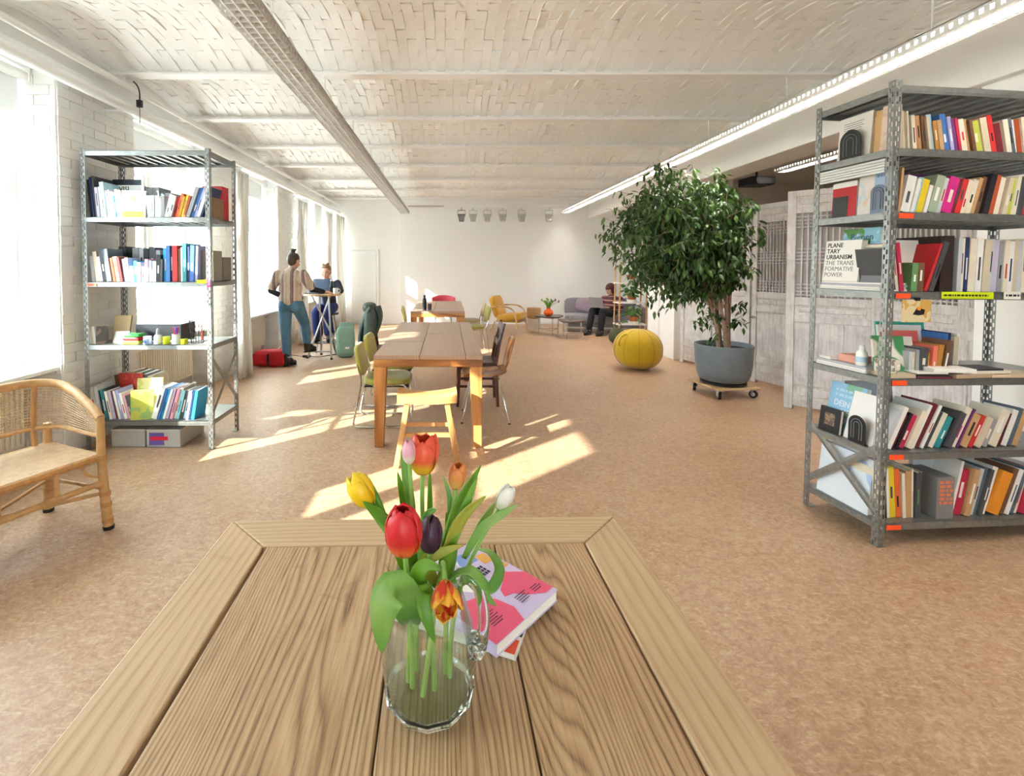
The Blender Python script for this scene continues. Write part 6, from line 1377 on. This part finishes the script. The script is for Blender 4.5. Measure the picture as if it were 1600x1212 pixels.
def hand(mb, wrist, fdir, pdir, side, curl=.5):
    """palm, four fingers and a thumb; fdir finger direction, pdir palm normal"""
    w = Vector(wrist); f = Vector(fdir).normalized(); p = Vector(pdir).normalized(); s = f.cross(p).normalized() * side
    Mh = Matrix(((s.x, f.x, p.x, w.x), (s.y, f.y, p.y, w.y), (s.z, f.z, p.z, w.z), (0, 0, 0, 1)))
    mb.ell((0, .045, 0), (.042, .055, .017), 14, 9, Mh)
    for i, (x, L) in enumerate(((-.030, .062), (-.010, .074), (.011, .070), (.030, .055))):
        a = Vector((x, .085, 0)); b = a + Vector((x * .1, L * .45, L * .12 * curl * 2)); c = b + Vector((0, L * .38, L * .45 * curl)); d = c + Vector((0, L * .18, L * .4 * curl))
        chain(mb, [Mh @ a, Mh @ b, Mh @ c, Mh @ d], [.0095, .009, .0085, .0075], 8, 2)
    chain(mb, [Mh @ Vector((-.03, .03, .004)), Mh @ Vector((-.055, .055, .014)), Mh @ Vector((-.058, .085, .024))], [.013, .0105, .0085], 8, 2)
def headmesh(mb, c, face, up=(0, 0, 1), r=.1):
    """skull, jaw, nose, ears; returns frame"""
    f = Vector(face).normalized(); u = Vector(up); s = f.cross(u).normalized(); u = s.cross(f).normalized(); c = Vector(c)
    Mh = Matrix(((s.x, f.x, u.x, c.x), (s.y, f.y, u.y, c.y), (s.z, f.z, u.z, c.z), (0, 0, 0, 1)))
    mb.ell((0, -.008, .03), (.076, .098, .088), 18, 12, Mh); mb.ell((0, .018, -.045), (.060, .066, .072), 16, 10, Mh); mb.ell((0, .055, -.083), (.034, .032, .03), 12, 8, Mh)
    mb.tube([Mh @ Vector((0, .085, .02)), Mh @ Vector((0, .107, -.022)), Mh @ Vector((0, .088, -.032))], [.009, .014, .01], 8)
    for q in (-1, 1): mb.ell((q * .078, -.008, -.005), (.012, .022, .034), 10, 8, Mh); mb.ell((q * .038, .072, -.028), (.026, .02, .024), 10, 8, Mh)
    mb.ell((0, .083, -.058), (.025, .012, .008), 10, 6, Mh); return Mh
def face_parts(Mh, parent, lips='#b06a5c', glasses=None):
    for q in (-1, 1):
        MB().ell((q * .031, .082, .006), (.014, .008, .008), 10, 8, Mh).build('eye', mat('eye_white', '#e9e5e0', .3), parent, smooth=True); MB().ell((q * .031, .0885, .006), (.006, .003, .006), 8, 6, Mh).build('iris', mat('iris_dark', '#3a2a20', .3), parent, smooth=True)
        MB().tube([Mh @ Vector((q * .014, .094, .026)), Mh @ Vector((q * .032, .094, .031)), Mh @ Vector((q * .05, .083, .026))], .0035, 6).build('eyebrow', mat('brow', '#4b3427', .7), parent)
        if glasses:
            MB().tube([Mh @ Vector((q * .034 + .026 * math.cos(a), .104, .004 + .021 * math.sin(a))) for a in [2 * PI * i / 14 for i in range(14)]], .0028, 6, closed=True).build('glasses_rim', glasses, parent)
            MB().tube([Mh @ Vector((q * .06, .1, .008)), Mh @ Vector((q * .082, .0, .012))], .002, 5).build('glasses_temple', glasses, parent)
    if glasses: MB().tube([Mh @ Vector((-.009, .105, .006)), Mh @ Vector((.009, .105, .006))], .002, 5).build('glasses_bridge', glasses, parent)
    MB().ell((0, .0915, -.058), (.021, .006, .0065), 12, 6, Mh).build('lips', mat('lips', lips, .45), parent, smooth=True)
def boot(parent, ankle, fwd, m, sole, name='boot', L=.27, shaft=.12):
    a = Vector(ankle); f = Vector(fwd).normalized(); s = f.cross(Vector((0, 0, 1))).normalized()
    Mb = Matrix(((s.x, f.x, 0, a.x), (s.y, f.y, 0, a.y), (s.z, f.z, 1, a.z), (0, 0, 0, 1)))    # a = heel point on the ground under the ankle
    mb = MB(); mb.ell((0, .0, .06), (.042, .055, .055), 14, 9, Mb); mb.ell((0, .10, .045), (.046, .09, .04), 14, 9, Mb); mb.ell((0, .06, .07), (.041, .07, .05), 14, 9, Mb); chain(mb, [Mb @ Vector((0, -.005, .06)), Mb @ Vector((0, -.008, .06 + shaft))], [.046, .05])
    o = solid(mb, name, m, parent, .007, 4)
    MB().prism([(.036 * math.cos(t) * (1 + .18 * math.sin(t)), .065 + .125 * math.sin(t)) for t in [2 * PI * i / 24 for i in range(24)]], 0.0, .024, Mb).build('sole', sole, o)
    for k in range(3): MB().tube([Mb @ Vector((-.022, .075 - .022 * k, .098 + .022 * k)), Mb @ Vector((.022, .075 - .022 * k, .098 + .022 * k))], .0035, 5).build('lace', sole, o)
    return o
BOOT = mat('dark_leather', '#2b201c', .45); SOLE = mat('sole_black', '#151414', .7); JEANS = mat('blue_jeans', '#4d7590', .9, var=.14, vscale=14, bump=.2, bscale=120); JEANSD = mat('dark_blue_trousers', '#232f66', .9, var=.12)
SHIRT = stripes('striped_shirt', [(0, '#c9b9a6'), (.22, '#e4dacb'), (.27, '#8f7b78'), (.45, '#7a5f66'), (.58, '#a5938a'), (.66, '#e4dacb'), (.71, '#bda893')], 7.2, 'X', .12)

# --- standing person seen from behind
A = thing('person', 'standing person with bun in striped short-sleeved shirt, jeans and dark boots', 'person', (-2.30, 7.02, 0), 0)
hip, kneeL, ankL = (-.085, 0, .90), (-.075, -.02, .49), (-.06, -.01, .09)
hipR, kneeR, ankR = (.09, .0, .90), (.12, .27, .60), (.13, .36, .24)
body = MB()
chain(body, [(0, 0, .95), (0, .0, 1.1), (0, .0, 1.28), (0, .0, 1.36)], [.125, .118, .135, .08], 16)
body.ell((0, 0, .93), (.165, .12, .12)); body.ell((0, 0, 1.28), (.17, .105, .13))
for (h, k, a) in ((hip, kneeL, ankL), (hipR, kneeR, ankR)): chain(body, [h, k, a], [.082, .056, .04])
chain(body, [(0, .0, 1.36), (.02, .02, 1.45)], [.055, .05])
shL, elL, wrL = (-.185, 0, 1.34), (-.28, -.03, 1.11), (-.15, .14, 1.0)
shR, elR, wrR = (.185, .0, 1.34), (.27, .14, 1.12), (.40, .36, 1.075)
chain(body, [shL, elL, wrL], [.05, .04, .028]); chain(body, [shR, elR, wrR], [.05, .04, .028])
hand(body, wrL, (.3, .9, -.1), (1, -.3, 0), 1, .7); hand(body, wrR, (.6, .8, -.1), (.1, .1, -1), 1, .5)
MhA = headmesh(body, (.035, .03, 1.535), (.35, .9, -.3))
solid(body, 'body', SKIN, A, .008)
tr = MB(); tr.ell((0, 0, .92), (.178, .135, .12)); tr.ell((-.075, -.05, .89), (.09, .095, .1)); tr.ell((.08, -.05, .89), (.09, .095, .1))
chain(tr, [hip, kneeL, (-.062, -.01, .14)], [.103, .073, .06], 14); chain(tr, [hipR, kneeR, (.13, .345, .31)], [.103, .076, .062], 14)
solid(tr, 'jeans', JEANS, A); MB().tube([(-.062 + .061 * math.cos(a), -.01 + .061 * math.sin(a), .14) for a in [2 * PI * i / 20 for i in range(20)]], .012, 6, closed=True).build('turn_up', mat('pale_denim', '#9fb4c4', .9), A, smooth=True)
sh_ = MB(); chain(sh_, [(0, 0, .98), (0, 0, 1.12), (0, .0, 1.30)], [.155, .145, .15], 18); sh_.ell((0, 0, 1.0), (.185, .145, .1)); sh_.ell((0, 0, 1.29), (.2, .125, .12)); sh_.ell((0, 0, 1.14), (.172, .13, .14))
chain(sh_, [shL, (-.262, -.02, 1.165)], [.078, .07]); chain(sh_, [shR, (.255, .11, 1.17)], [.078, .07]); chain(sh_, [(0, 0, 1.35), (.005, .005, 1.405)], [.085, .062])
solid(sh_, 'shirt', SHIRT, A)
sl = MB(); chain(sl, [(-.268, -.022, 1.145), elL, (-.165, .12, 1.01)], [.048, .047, .035]); chain(sl, [(.262, .118, 1.15), elR, (.385, .335, 1.08)], [.048, .047, .035]); solid(sl, 'undershirt_sleeves', mat('dark_navy_knit', '#23262f', .9), A, .007, 3)
hr = MB(); hr.ell((0, -.022, .048), (.086, .096, .086), 18, 12, MhA); hr.ell((0, -.045, .0), (.078, .07, .08), 16, 10, MhA); solid(hr, 'hair', HAIR_BR, A, .008, 3)
bn = MB(); bn.ell((0, -.055, .145), (.04, .04, .034), 14, 9, MhA); bn.ell((-.035, -.06, .16), (.028, .022, .018), 10, 8, MhA); bn.ell((.03, -.05, .165), (.03, .02, .016), 10, 8, MhA); solid(bn, 'hair_bun', HAIR_BR, A, .007, 2)
MB().tube([MhA @ Vector((.036 * math.cos(a), -.045 + .036 * math.sin(a), .118)) for a in [2 * PI * i / 14 for i in range(14)]], .007, 6, closed=True).build('hair_tie', M_BLACK, A)
face_parts(MhA, A); boot(A, (-.06, -.03, 0), (.45, .9, 0), BOOT, SOLE, shaft=.10); boot(A, (.13, .345, .142), (.5, .9, 0), BOOT, SOLE, shaft=.12)

# --- seated person at the high table
Bp = thing('person', 'person in dark sweater and navy trousers seated at the high table, facing the room', 'person', (-2.06, 8.18, 0), 0)
body = MB(); chain(body, [(0, .02, .80), (0, .0, .95), (0, -.03, 1.1), (0, -.03, 1.18)], [.12, .115, .13, .08], 16); body.ell((0, .02, .78), (.165, .13, .11)); body.ell((0, -.03, 1.1), (.165, .1, .12))
hl, kl, al = (-.09, 0, .77), (-.10, -.33, .70), (-.09, -.26, .28); h2, k2, a2 = (.09, 0, .77), (.08, -.34, .68), (.10, -.30, .30)
for (h, k, a) in ((hl, kl, al), (h2, k2, a2)): chain(body, [h, k, a], [.08, .056, .04])
chain(body, [(0, -.03, 1.18), (.0, -.05, 1.27)], [.055, .05])
s1, e1_, w1 = (-.18, -.03, 1.17), (-.24, -.14, 1.06), (-.06, -.32, 1.09); s2, e2_, w2 = (.18, -.03, 1.17), (.26, -.15, 1.06), (.1, -.34, 1.08)
chain(body, [s1, e1_, w1], [.05, .04, .028]); chain(body, [s2, e2_, w2], [.05, .04, .028]); hand(body, w1, (.6, -.8, -.1), (0, 0, -1), -1, .4); hand(body, w2, (-.5, -.8, -.1), (0, 0, -1), 1, .4)
MhB = headmesh(body, (.0, -.07, 1.365), (0, -1, -.25)); solid(body, 'body', SKIN, Bp, .008)
tr = MB(); tr.ell((0, .02, .78), (.18, .145, .11)); chain(tr, [hl, kl, (-.09, -.265, .36)], [.1, .08, .085]); chain(tr, [h2, k2, (.1, -.30, .38)], [.1, .08, .085]); solid(tr, 'trousers', JEANSD, Bp)
sw = MB(); chain(sw, [(0, .02, .84), (0, 0, .96), (0, -.03, 1.12)], [.15, .145, .15], 18); sw.ell((0, -.03, 1.11), (.205, .125, .11)); chain(sw, [s1, e1_, (-.09, -.29, 1.085)], [.07, .058, .042]); chain(sw, [s2, e2_, (.12, -.31, 1.08)], [.07, .058, .042]); chain(sw, [(0, -.03, 1.18), (0, -.04, 1.215)], [.08, .064]); solid(sw, 'sweater', mat('dark_slate_knit', '#343a48', .9, var=.1), Bp)
hr = MB(); hr.ell((0, -.02, .052), (.084, .092, .08), 16, 10, MhB); hr.ell((0, -.05, .0), (.078, .06, .08), 14, 10, MhB); hr.ell((.0, .03, .11), (.06, .05, .03), 12, 8, MhB); hr.ell((-.03, -.01, .14), (.03, .04, .025), 10, 8, MhB); hr.ell((.035, .01, .13), (.03, .035, .025), 10, 8, MhB); solid(hr, 'hair', HAIR_LT, Bp, .008, 2)
face_parts(MhB, Bp); boot(Bp, (-.09, -.24, .225), (-.1, -1, 0), BOOT, SOLE, 'shoe', shaft=.06); boot(Bp, (.1, -.28, .235), (.15, -1, 0), BOOT, SOLE, 'shoe', shaft=.06)
# bar stool under the seated person
bs = thing('bar_stool', 'tall stool with metal footrest under the person at the high table', 'stool', (-2.06, 8.22, 0))
MB().lathe([(.0, .635), (.17, .635), (.185, .65), (.18, .672), (.0, .676)], 28).build('seat', M_BLACKG, bs, smooth=True, ang=50)
for k in range(4): a = PI / 4 + k * PI / 2; MB().tube([(.11 * math.cos(a), .11 * math.sin(a), .64), (.23 * math.cos(a), .23 * math.sin(a), 0)], .012, 8).build('leg', M_CHROME, bs, smooth=True)
MB().tube([(.195 * math.cos(a), .195 * math.sin(a), .2) for a in [2 * PI * i / 28 for i in range(28)]], .01, 8, closed=True).build('foot_ring', M_CHROME, bs, smooth=True)
fr_ = MB().tube(arc_pts([(-.2, -.1, .2), (-.2, -.36, .2), (.2, -.36, .2), (.2, -.1, .2)], .05), .011, 8).build('footrest', M_CHROME, bs, smooth=True)
# high table with trestle legs
ht = thing('high_table', 'small round high table on crossed metal legs with laptop and mug', 'table', (-2.0, 7.66, 0))
MB().lathe([(0, 1.0), (.285, 1.0), (.295, 1.005), (.295, 1.022), (.288, 1.028), (0, 1.028)], 40).build('top', W_BLOND_X, ht, smooth=True, ang=40)
for (a, b) in (((.17, -.16), (.12, -.1)), ((.26, .22), (-.16, -.06)), ((-.24, -.05), (.1, .08)), ((-.1, .26), (-.08, .1))): MB().tube([(a[0], a[1], 0), (b[0], b[1], 1.0)], .015, 8).build('leg', M_ALU, ht, smooth=True); MB().lathe([(.019, 0), (.019, .03)], 10, (a[0], a[1], 0)).build('foot_cap', M_DKMETAL, ht)
MB().tube([(.15, -.13, .5), (.04, .08, .5)], .01, 8).build('crossbar', M_ALU, ht); MB().tube([(-.27, -.17, .13), (.18, -.17, .13)], .012, 8).build('foot_bar', M_ALU, ht)
def laptop(label, loc, rz, body, screen_m, open_deg=105):
    t = thing('laptop', label, 'laptop', loc, rz); MB().box(-.16, .16, -.115, .115, 0, .014).build('base', body, t, bevel=.004)
    M = Matrix.Translation((0, .115, .014)) @ Matrix.Rotation(math.radians(90 - open_deg), 4, 'X'); MB().box(-.16, .16, -.004, .004, 0, .22, M).build('lid', body, t, bevel=.003); MB().box(-.15, .15, -.0052, -.0041, .012, .21, M).build('screen', screen_m, t)
    k = MB()
    for i in range(12):
        for j_ in range(4): k.box(-.14 + i * .0235, -.14 + i * .0235 + .019, -.02 + j_ * .026, -.02 + j_ * .026 + .02, .0142, .0156)
    k.build('keys', M_BLACK, t); MB().box(-.045, .045, -.1, -.04, .0142, .0147).build('trackpad', M_ALU, t); return t
laptop('dark open laptop on the round high table', (-2.1, 7.66, 1.0285), -.3, mat('navy_laptop', '#2b3440', .4, .3), mat('screen_dark', '#2b3f5c', .2), 100)
lathe_thing(Matrix(), 'bottle', 'clear drinking bottle on the round high table', 'bottle', [('body', [(.033, 0), (.035, .004), (.035, .13), (.018, .17), (.018, .2)], thin_glass('bottle_glass', '#cfd8cc')), ('cap', [(.02, .2), (.02, .225), (.012, .228)], M_ALU)], -1.86, 7.66, 1.029)
mg = lathe_thing(Matrix(), 'mug', 'white mug on the round high table', 'mug', [('cup', [(.035, 0), (.04, .004), (.042, .09), (.038, .09), (.034, .01), (0, .01)], M_WHITEPL)], -1.78, 7.60, 1.029); MB().tube(arc_pts([(.04, 0, .075), (.07, 0, .07), (.07, 0, .025), (.04, 0, .02)], .02), .006, 6).build('handle', M_WHITEPL, mg)
# bags
rd = thing('red_bag', 'slumped red shoulder bag on the floor by the window wall', 'bag', (-2.62, 7.05, 0), .1)
cushion(MB(), (0, 0, 0), (.46, .24, .24), Matrix.Translation((0, 0, .121)), e=4).build('body', mat('red_canvas', '#b3121c', .7, var=.12, bump=.3, bscale=16, bdist=.008), rd, smooth=True, ang=180)
MB().grid(lambda u, v: (-.23 + .46 * u, -.124 - .012 * math.sin(u * 9), .02 + .17 * v + .02 * math.sin(u * 7)), 12, 4).build('flap', mat('red_canvas'), rd, smooth=True, ang=180, thick=.008); MB().box(-.015, .015, -.145, -.13, .03, .2).build('strap', M_BLACK, rd); MB().tube(bez((.2, -.05, .22), (.3, -.1, .32), (.2, .1, .34), (.1, .06, .23)), .012, 6).build('carry_strap', mat('cream_strap', '#d8c8b6', .8), rd)
bp = thing('backpack', 'sage green rolltop backpack standing on the floor by the high table', 'backpack', (-1.66, 7.72, 0), .25); m_bp = mat('sage_canvas', '#7fa394', .75, var=.08, bump=.2, bscale=14, bdist=.008)
cushion(MB(), (0, 0, 0), (.30, .21, .50), Matrix.Translation((.005, 0, .25)), e=4.5).build('body', m_bp, bp, smooth=True, ang=180); MB().taper(.02, .01, .42, .125, .085, .03, .02, .56, .11, .03).build('roll_top', m_bp, bp, bevel=.015)
cushion(MB(), (0, 0, 0), (.22, .05, .2), Matrix.Translation((.005, -.095, .16)), e=4).build('front_pocket', m_bp, bp, smooth=True, ang=180); [MB().tube(bez((x - .05, .08, .44), (x - .16, .2, .4), (x - .15, .2, .1), (x - .06, .09, .04)), .014, 6, flat=.4).build('shoulder_strap', mat('sage_strap', '#5f8577', .8), bp) for x in (-.06, .06)]; MB().box(-.005, .06, -.12, -.116, .15, .18).build('badge', M_WHITEPL, bp)
# cable from the table to the wall
tag(MB().tube(bez((-2.22, 7.75, .008), (-2.0, 7.5, .008), (-1.9, 8.1, .008), (-1.72, 7.95, .008), 14) , .005, 6).build('power_cable', M_BLACK, smooth=True), 'thin black power cable lying on the floor below the high table', 'cable')
pa = thing('power_adapter', 'small black power adapter on the floor below the high table', 'adapter', (-2.28, 7.7, 0)); MB().box(-.06, .06, -.03, .03, .001, .035).build('case', M_BLACK, pa, bevel=.006); MB().tube([(-.06, 0, .015), (-.2, .1, .006), (-.6, .3, .006)], .004, 6).build('cord', M_BLACK, pa)

# --- person on the sofa
Cp = thing('person', 'person with dark red bob and striped sweater sitting on the sofa with a laptop', 'person', (3.5, 10.5, 0), math.radians(-46))
# faces -y locally
body = MB(); chain(body, [(0, .06, .44), (0, .12, .55), (0, .19, .68), (0, .21, .77)], [.12, .115, .13, .08], 16); body.ell((0, .06, .44), (.17, .14, .1)); body.ell((0, .19, .70), (.165, .1, .11))
hl, kl, al = (-.09, .0, .45), (-.16, -.37, .50), (-.14, -.54, .09); h2, k2, a2 = (.09, .0, .45), (.09, -.39, .50), (.10, -.48, .09)
for (h, k, a) in ((hl, kl, al), (h2, k2, a2)): chain(body, [h, k, a], [.08, .056, .04])
chain(body, [(0, .21, .77), (-.0, .18, .86)], [.055, .05]); s1, e1_, w1 = (-.18, .20, .75), (-.25, .06, .58), (-.10, -.14, .58); s2, e2_, w2 = (.18, .20, .75), (.26, .08, .57), (.08, -.14, .57)
chain(body, [s1, e1_, w1], [.05, .04, .028]); chain(body, [s2, e2_, w2], [.05, .04, .028]); hand(body, w1, (.7, -.6, -.1), (0, 0, -1), -1, .4); hand(body, w2, (-.7, -.6, -.1), (0, 0, -1), 1, .4)
MhC = headmesh(body, (-.02, .15, .955), (-.25, -.9, -.4)); solid(body, 'body', SKIN, Cp, .008)
BLKT = mat('black_trousers', '#1c1b22', .85, var=.15)
tr = MB(); tr.ell((0, .06, .44), (.18, .15, .095)); chain(tr, [hl, kl, (-.142, -.53, .15)], [.095, .075, .062]); chain(tr, [h2, k2, (.10, -.475, .15)], [.095, .075, .062]); solid(tr, 'trousers', BLKT, Cp)
KN = stripes('burgundy_knit', [(0, '#4d2028'), (.72, '#4d2028'), (.73, '#b98a80'), (.86, '#2c161c'), (.9, '#b98a80')], 11.0, 'Z')
sw = MB(); chain(sw, [(0, .08, .48), (0, .13, .58), (0, .19, .70)], [.15, .145, .15], 18); sw.ell((0, .19, .70), (.205, .125, .11)); chain(sw, [s1, e1_, (-.13, -.10, .585)], [.07, .058, .042]); chain(sw, [s2, e2_, (.11, -.10, .575)], [.07, .058, .042]); chain(sw, [(0, .21, .76), (0, .20, .81)], [.08, .06]); solid(sw, 'sweater', KN, Cp)
hr = MB(); hr.ell((0, -.02, .055), (.094, .104, .082), 18, 12, MhC); hr.ell((-.072, -.01, -.03), (.03, .07, .1), 12, 10, MhC); hr.ell((.072, -.01, -.03), (.03, .07, .1), 12, 10, MhC); hr.ell((0, -.07, -.03), (.085, .05, .1), 14, 10, MhC); hr.ell((0, .07, .055), (.066, .03, .03), 12, 8, MhC); solid(hr, 'hair', HAIR_RD, Cp, .008, 2)
face_parts(MhC, Cp, glasses=mat('pale_glasses', '#cfc6bd', .3)); boot(Cp, (-.14, -.52, 0), (-.1, -1, 0), M_BLACKG, SOLE, shaft=.12); boot(Cp, (.10, -.46, 0), (-.1, -1, 0), M_BLACKG, SOLE, shaft=.12)
lp = laptop('silver laptop open on the lap of the person on the sofa', (3.38, 10.55, .585), 0, mat('silver_laptop', '#b7b9bd', .35, .6), mat('screen_dark'), 110); lp.location = Matrix.Translation((3.5, 10.5, .585)) @ (Matrix.Rotation(math.radians(-46), 4, 'Z') @ Vector((-.03, -.30, 0))); lp.rotation_euler = (0, 0, math.radians(134))
